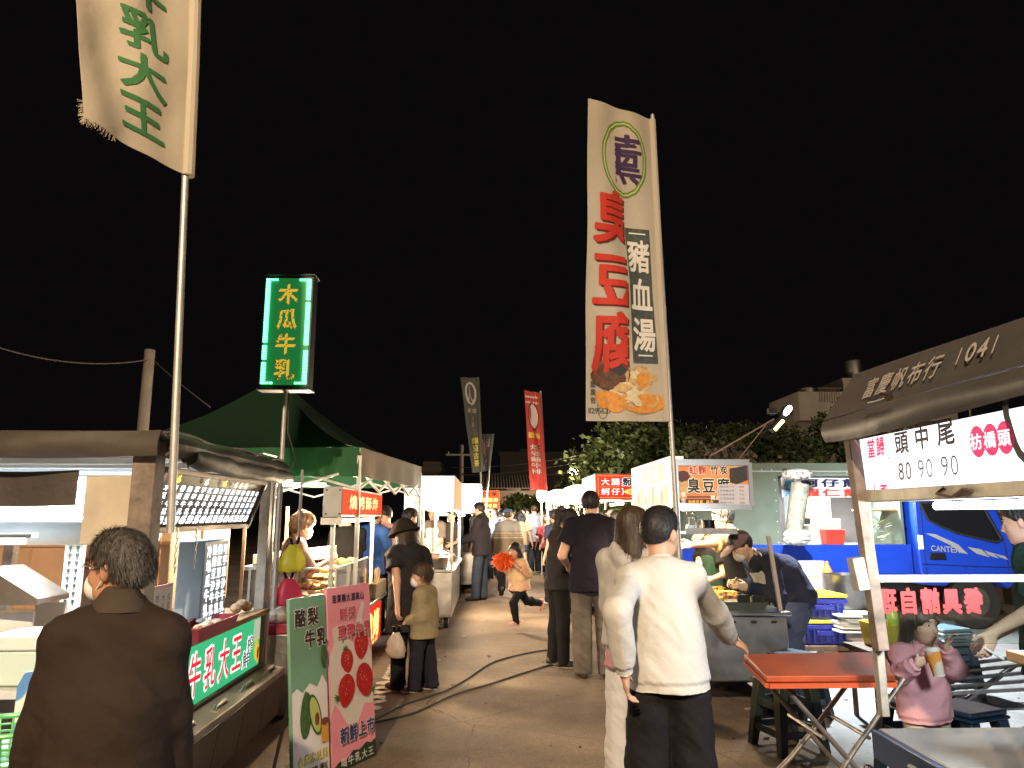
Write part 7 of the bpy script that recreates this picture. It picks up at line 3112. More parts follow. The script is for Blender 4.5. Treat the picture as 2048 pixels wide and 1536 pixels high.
# ---------------------------------------------------------------- stools
def make_stool(label, m_):
 t = thing('plastic_stool', label, 'stool', (0, 0, 0), 'plastic stools')
 h, w0, w1 = .46, .185, .145
 m = MB()
 m.bx(-w1, w1, -w1, w1, h - .03, h)
 m.bx(-w1 - .01, w1 + .01, -w1 - .01, w1 + .01, h - .05, h - .031)
 m.build('seat', m_, t, bevel=.012)
 for sx in (-1, 1):
  for sy in (-1, 1):
   m = MB()
   a, b2 = .05, .07
   c0, c1 = V(sx * w0, sy * w0, 0), V(sx * w1, sy * w1, h - .052)
   m.hexa([c0, c0 - V(sx * a, 0, 0), c0 - V(sx * a, sy * a, 0), c0 - V(0, sy * a, 0), c1, c1 - V(sx * b2, 0, 0), c1 - V(sx * b2, sy * b2, 0), c1 - V(0, sy * b2, 0)][::1] if sx * sy > 0 else
                   [c0 - V(0, sy * a, 0), c0 - V(sx * a, sy * a, 0), c0 - V(sx * a, 0, 0), c0, c1 - V(0, sy * b2, 0), c1 - V(sx * b2, sy * b2, 0), c1 - V(sx * b2, 0, 0), c1])
   m.build('leg', m_, t, bevel=.004)
 m = MB()
 for zz in (.10, .26):
  k = w0 - (w0 - w1) * zz / h - .02
  for s in (-1, 1):
   m.bx(-k + .03, k - .03, s * k - .008, s * k + .008, zz, zz + .045)
   m.bx(s * k - .008, s * k + .008, -k + .03, k - .03, zz, zz + .045)
 m.build('rung', m_, t, bevel=.003)
 return t


def put_stool(src, label, x, y, rz=0, z=0, lie=False):
 c = copy_tree(src)
 c['label'] = label
 c.location = (x, y, z)
 c.rotation_euler = (0, 0, R(rz))
 return c


S0 = make_stool('dark green plastic stool standing under the red folding table', DARKSTOOL)
q = gnd(1577, 1496)
S0.location = (q.x, q.y, 0)
S0.rotation_euler = (0, 0, R(14))
q = gnd(1885, 1540)
N0 = make_stool('navy plastic stool just right of the girl in pink', NAVYSTOOL)
N0.location = (at(1975, 1420, 4.0).x, 4.2, 0)
N0.rotation_euler = (0, 0, R(20))
put_stool(N0, 'navy plastic stool right behind the girl in pink', at(1852, 1420, 4.25).x, 4.35, 5)
put_stool(N0, 'navy plastic stool in the shade behind the red folding table', gnd(1608, 1440).x, gnd(1608, 1440).y + .1, 30)
B0 = make_stool('tall stack of grey blue stools by the yard behind the girl', GREYBLUE)
B0.location = (at(1905, 1290, 6.2).x, 6.3, 0)
B0.rotation_euler = (0, 0, R(12))
for k, lb in enumerate(('second grey blue stool of the stack behind the girl', 'topmost grey blue stool of the stack behind the girl')):
 put_stool(B0, lb, at(1905, 1290, 6.2).x, 6.3, 12, .055 * (k + 1))


# ---------------------------------------------------------------- red folding table
def red_table():
 z = .75
 c = [gnd(1532, 1352, z), gnd(1790, 1350, z), gnd(1768, 1303, z), gnd(1487, 1308, z)]
 RED = mat('red_lacquer_top', (.40, .075, .030), .42, noise=(2.6, .45), bump=(9, .05))
 t = thing('folding_table', 'orange red folding table with crossed tubular legs', 'table', ((c[0] + c[2]) / 2).to_tuple()[:2] + (0,))
 m = MB()
 m.hexa([p - V(0, 0, .03) for p in c] + c)
 m.build('tabletop', RED, t, bevel=.006)
 m = MB()
 ins = [(c[0] + c[2]) / 2 + (p - (c[0] + c[2]) / 2) * .97 - V(0, 0, .033) for p in c]
 for i in range(4):
  m.bar(ins[i] - V(0, 0, .012), ins[(i + 1) % 4] - V(0, 0, .012), .03, .022)
 m.build('under_rail', mat('red_edge', (.55, .10, .04), .4), t)
 LEG = mat('worn_leg_tube', (.30, .26, .23), .4, .8, noise=(9, .3))
 cx, cy = sum(p.x for p in c) / 4, sum(p.y for p in c) / 4
 hw = .36
 for s in (-1, 1):
  for y, dy in ((cy - .20, -.05), (cy + .19, .05)):
   m = MB()
   m.tube([(cx + s * .31, y, z - .035), (cx + s * .02, y + dy * .2, .38), (cx - s * .10, y + dy * .6, .24), (cx - s * .36, y + dy, .0)], .0125, 0, 10)
   m.build('leg', LEG, t)
 m = MB()
 for s in (-1, 1):
  m = MB()
  m.tube([(cx - s * .36, cy - .25, .012), (cx - s * .36, cy + .24, .012)], .012, 0, 8)
  m.build('brace', LEG, t)
  m = MB()
  m.tube([(cx + s * .31, cy - .2, z - .045), (cx + s * .31, cy + .19, z - .045)], .012, 0, 8)
  m.build('brace', LEG, t)
  m = MB()
  m.tube([(cx + s * .11, cy - .21, .45), (cx + s * .11, cy + .20, .45)], .010, 0, 8)
  m.build('brace', LEG, t)


red_table()


# ---------------------------------------------------------------- right-hand stall, close to the camera
def herb_stall():
 x, y0 = 1.535, 3.0
 ye = .95
 xb = 3.2
 t = thing('soup_stall', 'soup stall with white lit menu sign under a grey tarpaulin awning', 'food stall', (x, y0, 0))
 zc = .675
 m = MB()
 m.bx(x + .02, xb, ye, y0 - .01, .1, zc - .045)
 m.build('counter_base', mat('dark_navy_panel', (.012, .016, .028), .45, noise=(4, .3)), t, bevel=.005)
 m = MB()
 m.bx(x - .005, xb, ye, y0, zc - .04, zc)
 m.build('countertop', mat('worn_grey_counter', (.17, .165, .16), .38, .35, noise=(3, .35), bump=(7, .12)), t, bevel=.005)
 m = MB()
 m.bx(x - .028, x - .008, ye, y0 + .01, zc - .11, zc - .006)
 m.build('counter_edge', mat('navy_edge', (.025, .045, .10), .35, noise=(6, .3)), t, bevel=.004)
 m = MB()
 m.hexa([(x - .14, ye, .14), (x - .115, ye, .14), (x - .115, y0 + .0, .14), (x - .14, y0 + .0, .14), (x - .075, ye, zc - .13), (x - .05, ye, zc - .13), (x - .05, y0 + .0, zc - .13), (x - .075, y0 + .0, zc - .13)])
 m.build('flap_panel', mat('navy_flap', (.012, .02, .05), .35, noise=(5, .3)), t, bevel=.004)
 m = MB()
 for k in range(2):
  y = y0 - .28 - k * .6
  m.tube([(x - .04, y, zc - .06), (x - .055, y - .02, zc - .045), (x - .055, y - .14, zc - .045), (x - .04, y - .16, zc - .06)], .010, 0, 8)
 m.build('hinge', STEEL_D, t)
 # posts
 m = MB()
 m.bar(at(1703, 880, 2.96), at(1762, 1300, 2.96), .045, .05)
 m.build('post', RUSTY, t, bevel=.003)
 m = MB()
 m.bar(at(1728, 985, 2.99), at(1768, 1432, 2.99), .032, .035)
 m.build('post', DIRTYW, t, bevel=.003)
 m = MB()
 m.bar(at(1712, 880, 2.98), at(1745, 1180, 2.98), .022, .03)
 m.build('post', DIRTYW, t, bevel=.003)
 m = MB()
 m.bar(at(1710, 1115, 2.93), at(1724, 1180, 2.93), .05, .05)
 m.build('hinge_block', DIRTYW, t, bevel=.004)
 m = MB()
 m.bx(xb - .04, xb, y0 - .05, y0 - .01, zc, 1.9)
 m.build('post', RUSTY, t)
 # light box sign on the lane side
 zl, zh = 1.602, 1.808
 m = MB()
 m.bx(x, x + .10, ye, y0 - .04, zl, zh)
 f = m.build('menu_light_box', emat('cool_sign_face', (.93, .90, 1.0), 1.35), t)
 L = MB()
 lay = lambda k: flat((x, y0 - .04, zl), (0, -1, 0), (0, 0, 1), .003 * (k + 1))
 text(L, '當歸', .055, .115, .14, .095, lay(0), 0, .03)
 text(L, '、', .20, .10, .05, .06, lay(0), 0, .02)
 text(L, '頭', .255, .115, .105, .10, lay(0), 1, .03)
 text(L, '中', .385, .12, .105, .10, lay(0), 1, .03)
 text(L, '尾', .52, .12, .11, .11, lay(0), 1, .03)
 text(L, '80', .265, .015, .095, .085, lay(0), 1, 0, gap=.12)
 text(L, '90', .39, .015, .10, .088, lay(0), 1, -.012, gap=.12)
 text(L, '90', .525, .015, .105, .09, lay(0), 1, -.012, gap=.12)
 text(L, '土虱', .055, -.06, .14, .085, lay(0), 0, .03)
 for k in range(3):
  blob(L, lay(0), oval(.73 + .062 * k, .125, .036, .05, 20), 0)
 text(L, '枋橋頭', .695, .095, .19, .06, lay(1), 2, .03)
 ring(L, lay(0), 1.02, .19, .16, .19, .025, 1, 36, .04)
 L.build('lettering', [emat('sign_crimson', (.75, .06, .14), 1.0), mat('sign_black', (.01, .01, .01), .5), emat('sign_white', (.95, .95, .95), 1.0)], f, smooth=0)
 # pale bottom rail with tube lamp and a wire
 m = MB()
 m.bx(x - .01, x + .11, ye, y0 - .04, zl - .05, zl - .004)
 m.build('sign_rail', mat('pale_rail', (.5, .48, .42), .5, .2, noise=(9, .3)), t, bevel=.004)
 m = MB()
 m.tube([(x + .06, ye + .1, zl - .07), (x + .06, y0 - .42, zl - .07)], .014, 0, 10)
 m.build('tube_lamp', TUBE, t)
 m = MB()
 m.tube([(x + .5, ye + .3, zl - .03), (x + .5, y0 - .25, zl - .03)], .014, 0, 10)
 m.build('tube_lamp', TUBE, t)  # second tube, added as a fixture for the inner light
 lamp('tube_light', 'POINT', (x + .5, 2.35, zl - .10), 26, COOL, .10, parent=t)  # added inside the stall so the girl gets more light than the posts
 m = MB()
 m.tube([(x - .015, 2.40, zl - .01), (x - .02, 2.44, zl - .03), (x - .02, 2.36, zl - .045), (x - .018, 2.30, zl - .02), (x - .016, 2.26, zl - .028)], .006, 0, 6)
 m.build('wiring', mat('brown_wire', (.12, .08, .06), .6), t)
 # tarpaulin awning
 m = MB()
 m.sheet(lambda u, v: (x - .10 - .015 * math.sin(v * 3.1) + .008 * math.sin(u * 16 + v) - .012 * (1 - v) * math.sin(u * 5), y0 + .06 - (y0 - ye + .2) * u, 1.892 - .085 * v - .012 * math.sin(u * 9) * v), 36, 6, .008)
 m.build('valance', TARPG, t)
 m = MB()
 m.sheet(lambda u, v: (x - .095 + .08 * v, y0 + .06 - .14 * v * (1 - u) - (y0 - ye + .2) * u, 1.900 + (.175 - .05 * u) * v + .010 * math.sin(u * 8) * math.sin(v * 3)), 30, 8, .008)
 rf = m.build('roof', TARPG, t)
 L = MB()
 o = V(x - .095, y0 + .06, 1.900)
 up = V(.08, 0, .165).normalized()
 lay = flat(o, (0, -1, 0), up, .016)
 text(L, '富慶帆布行', .30, .03, .50, .105, lay, 0, .012, skew=.12)
 text(L, '1041', .86, .05, .22, .085, lay, 0, .012, gap=.12)
 L.build('lettering', [mat('faded_white_ink', (.36, .32, .29), .7)], rf, smooth=0)
 m = MB()
 m.sheet(lambda u, v: (x - .015 + (xb - x) * v, y0 + .06 - .14 * (1 - u) * (1 - v) - (y0 - ye + .2) * u, 2.074 - .05 * u * (1 - v) + .06 * v - .04 * math.sin(v * 3.1)), 10, 10, .008)
 m.build('roof_top', TARPG, t)
 m = MB()
 m.tube([(x - .15, y0 - .42, 1.905), (x - .165, y0 - .56, 1.90)], .007, 0, 8)
 cl = m.build('clip_lamp_arm', BLACKM, t)
 m = MB()
 m.lathe([(.006, -.02), (.014, .008), (.015, .02)], V(x - .165, y0 - .57, 1.90), 0, 12, V(-.3, -1, -.1))
 m.build('clip_lamp', mat('chrome_reflector', (.7, .6, .45), .15, 1.0), cl)
 # cross glass shield at the far end
 gx0, gx1 = at(1747, 1155, 2.99).x, 2.55
 zr = at(1800, 1156, 2.99).z
 zg = at(1800, 1287, 2.99).z
 m = MB()
 m.bx(gx0, gx1, 2.972, 2.978, zg, zr - .016)
 sg = m.build('glass_shield', GLASS, t, smooth=0)
 m = MB()
 m.bar((gx0, 2.975, zr), (gx1, 2.975, zr), .024, .028)
 m.build('shield_rail', DIRTYW, sg)
 L = MB()
 tx = at(1752, 1210, 2.97).x
 lay = lambda u, v: V(at(1968, 1210, 2.97).x - u, 2.966, zg + v)
 wd = at(1968, 1210, 2.97).x - tx
 text(L, '餐具請自理', 0, zr - zg - .145, wd, .115, lay, 0, .06)
 # mirrored letters face the far side: give them both faces
 L.build('lettering', [mat('red_film_letter', (.38, .018, .018), .6)], sg, smooth=0)
 # wooden shelf block at the right edge
 m = MB()
 a = at(2010, 1300, 2.6)
 m.bx(a.x, a.x + .5, 2.1, 2.6, a.z - .035, a.z)
 sb_ = m.build('side_shelf', WOODL, t, bevel=.004)
 m = MB()
 m.bx(a.x + .035, a.x + .5, 2.12, 2.56, zc, a.z - .038)
 m.build('side_cabinet', mat('tan_board', (.36, .27, .18), .6, noise=(5, .25)), t, bevel=.004)


herb_stall()
# bundle of folded poles and broom lying behind the stools
t = thing('folded_stand', 'folded metal stand lying on the yard behind the girl', 'stand', (at(1950, 1310, 6.0).x, 6.0, 0))
m = MB()
c = at(1950, 1310, 6.0)
for k in range(5):
 m.bar((c.x - .5, 5.9 + .06 * k, .12 + .03 * k), (c.x + .6, 6.0 + .06 * k, .14 + .05 * k), .025)
m.bar((c.x - .3, 5.9, .0), (c.x + .5, 6.2, .30), .03)
m.build('frame', STEEL_D, t)
for (dx, l2) in ((-.55, 0), (.62, 0)):
 m = MB()
 m.bar((c.x + dx, 6.0, 0.002), (c.x + dx, 6.02, .24), .05)
 m.build('foot', BLACKM, t)
# timber fence and steel shutters behind the truck
t = thing('timber_fence', 'tall brown timber fence behind the blue truck cab', 'fence', (6, 12.6, 0))
m = MB()
for k in range(40):
 x = 4.2 + k * .22
 m.bx(x, x + .205, 12.6, 12.64 + .01 * (k % 3), .03, 1.95 + .02 * ((k * 7) % 5))
m.build('board', mat('fence_wood', (.15, .10, .07), .8, noise=(4, .4), bump=(20, .4)), t)
for k in range(5):
 m = MB()
 m.bx(4.4 + k * 2.1, 4.5 + k * 2.1, 12.66, 12.76, 0, 2.0)
 m.build('post', WOODB, t)

# ---------------------------------------------------------------- cables on the ground
def ground_cable(label, pts, r=.0085):
 w = MB()
 P = [gnd(a, b_, r + .002) for a, b_ in pts]
 # smooth
 Q = []
 for i in range(len(P) - 1):
  p0, p1, p2, p3 = P[max(i - 1, 0)], P[i], P[i + 1], P[min(i + 2, len(P) - 1)]
  for k in range(8):
   s = k / 8
   Q.append(.5 * ((2 * p1) + (p2 - p0) * s + (2 * p0 - 5 * p1 + 4 * p2 - p3) * s * s + (3 * p1 - p0 - 3 * p2 + p3) * s ** 3))
 Q.append(P[-1])
 w.tube(Q, r, 0, 7)
 return tag(w.build('ground_cable', CABLE, org=Q[0]), label, 'cable', 'black cables lying across the lane')


ground_cable('black cable curving across the lane towards the woman with the ponytail', [(742, 1442), (800, 1412), (880, 1385), (930, 1360), (985, 1325), (1060, 1305), (1130, 1296)])
ground_cable('black cable lying nearer than the other across the lane', [(742, 1446), (830, 1425), (905, 1390), (980, 1368), (1050, 1345), (1110, 1328), (1180, 1322)])
ground_cable('black cable running along the foot of the bright left stalls', [(930, 1118), (912, 1160), (898, 1210), (884, 1240), (868, 1262)])
# litter, small stones and dry leaves on the lane and the yard
rn = random.Random(77)
for lb, n, mm, s in (('scraps of pale paper litter on the lane', 34, mat('litter_pale', (.42, .38, .33), .8), .022), ('dry brown leaves on the lane', 60, mat('litter_leaf', (.10, .06, .03), .8), .018), ('small stones on the lane', 200, mat('litter_stone', (.16, .14, .12), .9), .008)):
 m = MB()
 for k in range(n):
  x, y = rn.uniform(-1.3, 5.5), rn.uniform(3.4, 13)
  r = s * (.6 + .9 * rn.random())
  a = rn.random() * 6.28
  if s < .01:
   m.ell((x, y, r * .4), (r, r * .8, r * .6), 0, 6, 4)
  else:
   d, e = V(math.cos(a), math.sin(a), 0) * r, V(-math.sin(a), math.cos(a), 0) * r * .6
   p = V(x, y, .006)
   m.hexa([p - d - e, p + d - e * .5, p + d * .8 + e, p - d * .7 + e, p - d - e + V(0, 0, .003), p + d - e * .5 + V(0, 0, .012), p + d * .8 + e + V(0, 0, .004), p - d * .7 + e + V(0, 0, .010)])
 tag(m.build('litter', mm), lb, 'litter', kind='stuff')
# ---------------------------------------------------------------- the people in the lane
BLK = cloth('black', (.014, .013, .014))
BLK2 = cloth('soft_black', (.024, .022, .023))
NAVY = cloth('navy', (.022, .020, .032))
SHOEB = mat('black_shoe', (.015, .014, .014), .5)
SOLE = mat('pale_sole', (.5, .48, .44), .6)
SHOEW = mat('white_shoe', (.6, .58, .55), .5)
SHOEBR = mat('brown_sandal', (.09, .05, .03), .6)
JEANS = cloth('jeans', (.032, .041, .064), sc=400)


def feet(px, py):
 g_ = gnd(px, py)
 return g_.x, g_.y


# man with grey hair, close on the left
p = at(222, 1200, 2.36)
person('grey haired man with glasses and mask in a dark brown jacket beside the milk cart', p.x, p.y, 14, 1.455,
       {'hy': 66, 'hp': 0, 'lean': 6, 'drop': .03, 'px': .02, 'lw': (-.215, .10, .58), 'rw': (.215, .12, .58)},
       dict(m=cloth('brown_jacket', (.030, .021, .016), n=.2), off=.026, loose=.038, hem=-.24, collar=1.25, cm=cloth('collar_tan', (.055, .042, .032)), wide=.03, amp=.014, neck=.062, fx=5, fz=6, name='jacket'),
       dict(m=BLK), ('grey', HAIR_GREY), (SHOEB, SOLE), SKIN_TAN, .008, .98, True, MASKM, None, mat('silver_wire', (.5, .5, .5), .3, .9), seed=3, hsc=.93, strands=9000)

# man in the pale sweatshirt
p = at(1326, 1300, 3.42)
hand_at = gnd(1489, 1309, .77)
person('young man with cropped black hair in a cream sweatshirt reaching for the red table', p.x, p.y, -6, 1.545,
       {'armk': 1.26, 'hy': -44, 'hp': 3, 'lean': 4, 'side': -3, 'twist': 8, 'px': .02, 'rw': ('w', hand_at.x - .05, hand_at.y - .07, .795), 'rp': (.35, -1, -.3), 'rd': ('w', .8, .15, -.45), 'rt': ('w', 0, .8, .5), 'rc': .45,
  'lw': ('w', at(1243, 1340, 3.30).x, 3.22, at(1243, 1345, 3.25).z), 'lp': (-.25, -1, 0), 'lc': .4, 'rf': (.13, .0, 0), 'lf': (-.10, .02, 0)},
       dict(m=cloth('cream_sweat', (.50, .48, .445), n=.05, b=.5, sc=420), off=.020, loose=.022, hem=-.115, rib=1, wide=.018, amp=.012, neck=.058, fx=4.5, fz=4, sl=1.1, name='sweatshirt'),
       dict(m=BLK, off=.02, flare=.05, amp=.010), ('crop', HAIR), (SHOEB, SOLE), SKIN, .0075, 1.03, True, seed=11, hsc=.99, strands=5200)

# woman in the white hoodie behind him
p = at(1262, 1300, 4.45)
person('long haired woman in a white hoodie and white trousers behind the cream sweatshirt man', p.x, p.y, -38, 1.555,
       {'hy': -30, 'hp': 8, 'lean': 3, 'rw': (.14, .26, 1.0), 'lw': (-.12, .26, 1.0)},
       dict(m=cloth('white_hoodie', (.42, .39, .36), n=.05), off=.018, loose=.018, hem=-.10, hood=1, wide=.022, amp=.010, under=(cloth('pink_tee', (.46, .20, .22)), 'undershirt', -.24), name='hoodie'),
       dict(m=cloth('white_denim', (.55, .52, .50), n=.06), flare=.035, amp=.010), ('long', HAIR_BROWN), SHOEW, SKIN_PALE, .010, 1.0, True, seed=5, strands=2400)

# navy shirt man seen from behind
x, y = feet(1188, 1357)
person('stout man in a dark navy tee and grey brown trousers seen from behind', x, y, -4, 1.74,
       {'hy': -4, 'hp': 12, 'lean': 3, 'rw': (.20, .26, 1.02), 'rp': (.5, -1, -.2), 'lw': (-.22, .22, 1.0), 'lp': (-.5, -1, -.2), 'rf': (.13, 0, 0, -12), 'lf': (-.10, .03, 0, 8)},
       dict(m=cloth('navy_tee', (.013, .010, .018)), off=.022, loose=.024, sleeve=.30, hem=-.16, wide=.024, amp=.010, name='tee_shirt', fx=5, fz=5),
       dict(m=cloth('grey_brown', (.115, .095, .08)), off=.016, flare=.026, amp=.011), ('short', HAIR), SHOEBR, SKIN, .010, 1.14, seed=7, strands=2600)

# ponytail woman looking at her phone
x, y = feet(1118, 1334)
_, inf = person('woman with a ponytail and mask, all in black, looking down at her phone', x, y, -80, 1.60,
    {'hy': -6, 'hp': 36, 'lean': 5, 'rw': (.05, .26, 1.02), 'lw': (-.06, .26, 1.01), 'rp': (.5, -1, -.5), 'lp': (-.5, -1, -.5), 'rd': (0, .7, .5), 'ld': (.3, .7, .5), 'rf': (.09, .02, 0), 'lf': (-.10, -.04, 0)},
    dict(m=BLK2, off=.018, loose=.012, hem=-.12, hood=1, amp=.009, wide=.018, name='hoodie'), dict(m=BLK, off=.008, flare=.010, amp=.006), ('ponytail', HAIR), (SHOEB, SOLE), SKIN, .010, 1.02, True,
    mat('mask_mauve', (.40, .22, .32), .8), seed=9, strands=2000)
m = MB()
q = inf['rh'] + V(.02, .0, .02)
m.box(q, (.012, .07, .145), 0, Matrix.Rotation(R(32), 3, 'Z') @ Matrix.Rotation(R(-35), 3, 'Y'))
m.box(q + V(-.0045, -.005, .004), (.008, .06, .130), 1, Matrix.Rotation(R(32), 3, 'Z') @ Matrix.Rotation(R(-35), 3, 'Y'))
simple('mobile_phone', 'lit mobile phone held by the woman with the ponytail', 'phone', m, [mat('pink_case', (.6, .35, .38), .5), emat('phone_screen', (1, .85, .9), 1.2)], .004)

# woman in the bucket hat and the boy
x, y = feet(812, 1380)
hw = at(798, 1236, y - .15)
_, inf = person('woman in a black bucket hat and black dress with brown hair', x, y + .05, 42, 1.475,
    {'hy': 14, 'hp': 18, 'lean': 6, 'lw': ('w', hw.x, y - .20, hw.z), 'lp': (-.3, -1, 0), 'lc': .8, 'rw': (.16, .22, .95), 'lf': (-.09, 0, 0), 'rf': (.10, -.05, 0)},
    dict(m=BLK2, off=.024, loose=.04, sleeve=.28, hem=-.36, wide=.03, amp=.012, name='dress'), dict(m=BLK, off=.010), ('loose', HAIR_BROWN), SHOEB, SKIN, .010, 1.06, False, None, ('bucket', cloth('hat_black', (.025, .02, .017))), seed=13, strands=1800)
plastic_bag('white carrier bag of food held by the woman in the bucket hat', V(hw.x - .01, y - .22, hw.z - .05), (.17, .13, .26), thin('white_bag', (.62, .52, .44), .45, .4), 17, .1)
x, y = feet(846, 1384)
person('small boy with bowl cut and white mask in a khaki jacket', x, y, 74, 1.085,
       {'hy': 32, 'hp': 2, 'lean': 2, 'lw': ('w', hw.x + .07, y - .05, hw.z - .03), 'rw': (.21, -.02, .50), 'rc': .4, 'rf': (.08, -.06, 0), 'lf': (-.07, .06, 0)},
       dict(m=cloth('khaki', (.27, .22, .13)), off=.024, loose=.022, hem=-.17, collar=1, wide=.022, amp=.009, name='jacket', fx=9, fz=10), dict(m=NAVY, off=.012, flare=.02), ('bob', HAIR_BROWN), (SHOEB, SOLE), SKIN, .008, 1.0, True,
       MASKM, seed=15, strands=2400)

# man in the navy jacket at the counter and his neighbour
x, y = feet(963, 1201)
person('man in an open navy jacket and jeans standing at the white stall counter', x, y, 72, 1.735,
       {'hy': -8, 'hp': 8, 'lean': 3, 'rw': (.10, .36, 1.08), 'lw': (-.12, .34, 1.05), 'rf': (.10, .0, 0), 'lf': (-.10, .08, 0)},
       dict(m=cloth('dark_navy_jacket', (.022, .019, .026)), off=.028, loose=.03, hem=-.16, collar=1, wide=.03, amp=.012, name='jacket'), dict(m=JEANS, off=.016, flare=.02), ('short', HAIR), SHOEB, SKIN, .011, 1.08, True, seed=17, strands=900)
x, y = feet(952, 1192)
person('person in tan shorts hidden behind the man in the navy jacket', x - .02, y + .75, 70, 1.76, {'hp': 10},
       dict(m=cloth('grey_top', (.12, .11, .11)), sleeve=.3, hem=-.14), dict(m=cloth('tan_short', (.32, .24, .16)), len=.5), ('short', HAIR_BROWN), SHOEBR, SKIN, .016, 1.0, seed=18)

# old man with the striped cardigan
x, y = feet(1015, 1190)
STR = stripe_cloth('striped_cardigan', (.22, .175, .13), [(1.06, 1.085, (.45, .38, .30)), (1.10, 1.12, (.34, .30, .26)), (1.14, 1.165, (.45, .38, .30)), (1.18, 1.5, (.34, .34, .34))])
person('old man walking away in a blue cap and striped knitted cardigan', x, y, -4, 1.63,
       {'lean': 5, 'hp': 6, 'rf': (.09, .16, 0), 'lf': (-.10, -.24, .07, 6, 35), 'lw': (-.27, -.04, .82), 'rw': (.27, .0, .80)},
       dict(m=STR, off=.028, loose=.045, hem=-.20, wide=.03, amp=.008, name='cardigan'), dict(m=BLK, off=.014, flare=.015), ('short', HAIR_GREY), SHOEB, SKIN, .012, 1.12, False, None, ('cap', cloth('blue_cap', (.10, .15, .30))), seed=19)

# running girl
x, y = feet(1040, 1262)
_, inf = person('little girl running in a pale peach jacket with dark hair flying', x, y, 128, 1.14,
    {'pz': .56, 'lean': 12, 'hy': 12, 'hp': 2, 'lw': (-.26, .20, .80), 'rw': (.34, .12, .80), 'rp': (.3, -1, -1), 'lp': (-.3, -1, -1), 'lf': (-.05, .10, .05, 0, -5), 'rf': (.05, -.42, .26, 0, 70), 'rk': (0, 1, -.4), 'z': 0},
    dict(m=print_cloth('peach_jacket', (.62, .36, .24), (.66, .50, .30), 5), off=.026, loose=.028, hem=-.10, wide=.025, amp=.012, name='jacket', fx=9, fz=9), dict(m=BLK, off=.008, flare=.004), ('long', HAIR), (mat('pink_shoe', (.55, .22, .17), .5), SOLE), SKIN, .010, 1.0, True, seed=21, strands=1200, z0=.03)
m = MB()
rn = random.Random(3)
q = inf['head'] + V(-.16, -.10, -.10)
m.ell(q, (.07, .07, .07), 0)
for k in range(420):
 d = Vector((rn.gauss(0, 1), rn.gauss(0, 1), rn.gauss(0, .8))).normalized()
 a = q + d * .03
 m.tube([a, q + d * .085 + V(0, 0, .005), q + d * (.105 + .03 * rn.random()) + V(rn.gauss(0, .025), rn.gauss(0, .025), -.025)], [.007, .007, .004], k % 2, 5)
m.tube([q, (q + inf['lh']) / 2, inf['lh']], .008, 0, 6)
simple('pompom_toy', 'orange tasselled toy swung by the running girl', 'toy', m, [mat('orange_fringe', (.85, .16, .02), .7), mat('deep_orange_fringe', (.70, .08, .015), .7)])

# couple walking further on
p = at(1069, 1100, 19.5)
person('man in a grey blue tee walking away beside a woman in tan', p.x, p.y, 2, 1.77, {'lean': 2, 'lw': (-.26, .02, .84), 'rf': (.1, .12, 0), 'lf': (-.1, -.12, .02)},
       dict(m=cloth('grey_blue', (.17, .20, .30)), off=.022, loose=.03, sleeve=.32, hem=-.16, wide=.02), dict(m=JEANS, off=.016, flare=.02), ('crop', HAIR_BROWN), SHOEW, SKIN, .014, 1.12, seed=23)
p = at(1043, 1100, 18.6)
person('long haired woman in a tan top and dark skirt walking away', p.x, p.y, -3, 1.62, {'lean': 2, 'rw': (.27, .02, .80)},
       dict(m=cloth('tan_top', (.42, .33, .22)), off=.02, loose=.03, sleeve=.35, hem=-.12, wide=.03), dict(m=cloth('dark_skirt', (.05, .05, .07)), skirt=1, len=.5), ('long', HAIR), SHOEW, SKIN, .014, 1.0, seed=24)

# ---------------------------------------------------------------- sellers of the tofu cart
hp_ = at(1356, 1092, 6.72)
x, y = at(1492, 1100, 7.1).x, 7.1
person('seller with glasses in a pale yellow tee stretching an arm across the tofu cart', x, y, 84, 1.63,
       {'hy': 4, 'hp': 8, 'lean': 22, 'lw': ('w', hp_.x + .06, 6.75, hp_.z), 'lp': (-.3, -.4, -1), 'rw': (.20, .32, .88), 'lc': .5},
       dict(m=cloth('yellow_tee', (.36, .28, .13)), off=.02, loose=.02, sleeve=.45, hem=-.14, wide=.02, apron=BLK2, name='tee_shirt'), dict(m=NAVY), ('short', HAIR), SHOEB, SKIN_PALE, .010, 1.05, True, None, None, BLACKM, seed=27, strands=900)
x, y = at(1590, 1100, 6.45).x, 6.45
_, inf = person('seller in a faded cap and dark navy work clothes bending over the tofu cart', x, y, 98, 1.70,
    {'ptilt': 12, 'pz': .86, 'hy': 6, 'hp': 34, 'lean': 50, 'lw': ('w', at(1490, 1166, 6.25).x, 6.2, .90), 'rw': ('w', at(1478, 1170, 6.5).x, 6.55, .90), 'lp': (-.3, -.4, -1), 'rp': (.3, -.4, -1), 'lc': .6, 'rc': .6, 'rf': (.1, -.02, 0), 'lf': (-.1, .05, 0)},
    dict(m=cloth('work_navy', (.022, .024, .045)), off=.022, loose=.02, hem=-.10, wide=.02, amp=.012, name='work_shirt'), dict(m=cloth('blue_grey_trouser', (.045, .058, .11)), off=.022, flare=.04, amp=.014), ('short', HAIR), SHOEB, SKIN, .010, 1.05, True,
    mat('mask_grey_white', (.55, .5, .48), .8), ('cap', cloth('plum_cap', (.12, .075, .075))), seed=29, strands=300)
hd = inf['head']
m = MB()
m.sheet(lambda u, v: hd + V(.10 + .09 * math.sin(u * 3.14) + .03 * v, -.10 - .05 * math.sin(v * 3), -.06 - .20 * u) + V(.05 * (v - .5), .03 * math.sin(u * 9), .02 * math.sin(v * 7)), 14, 10, .008)
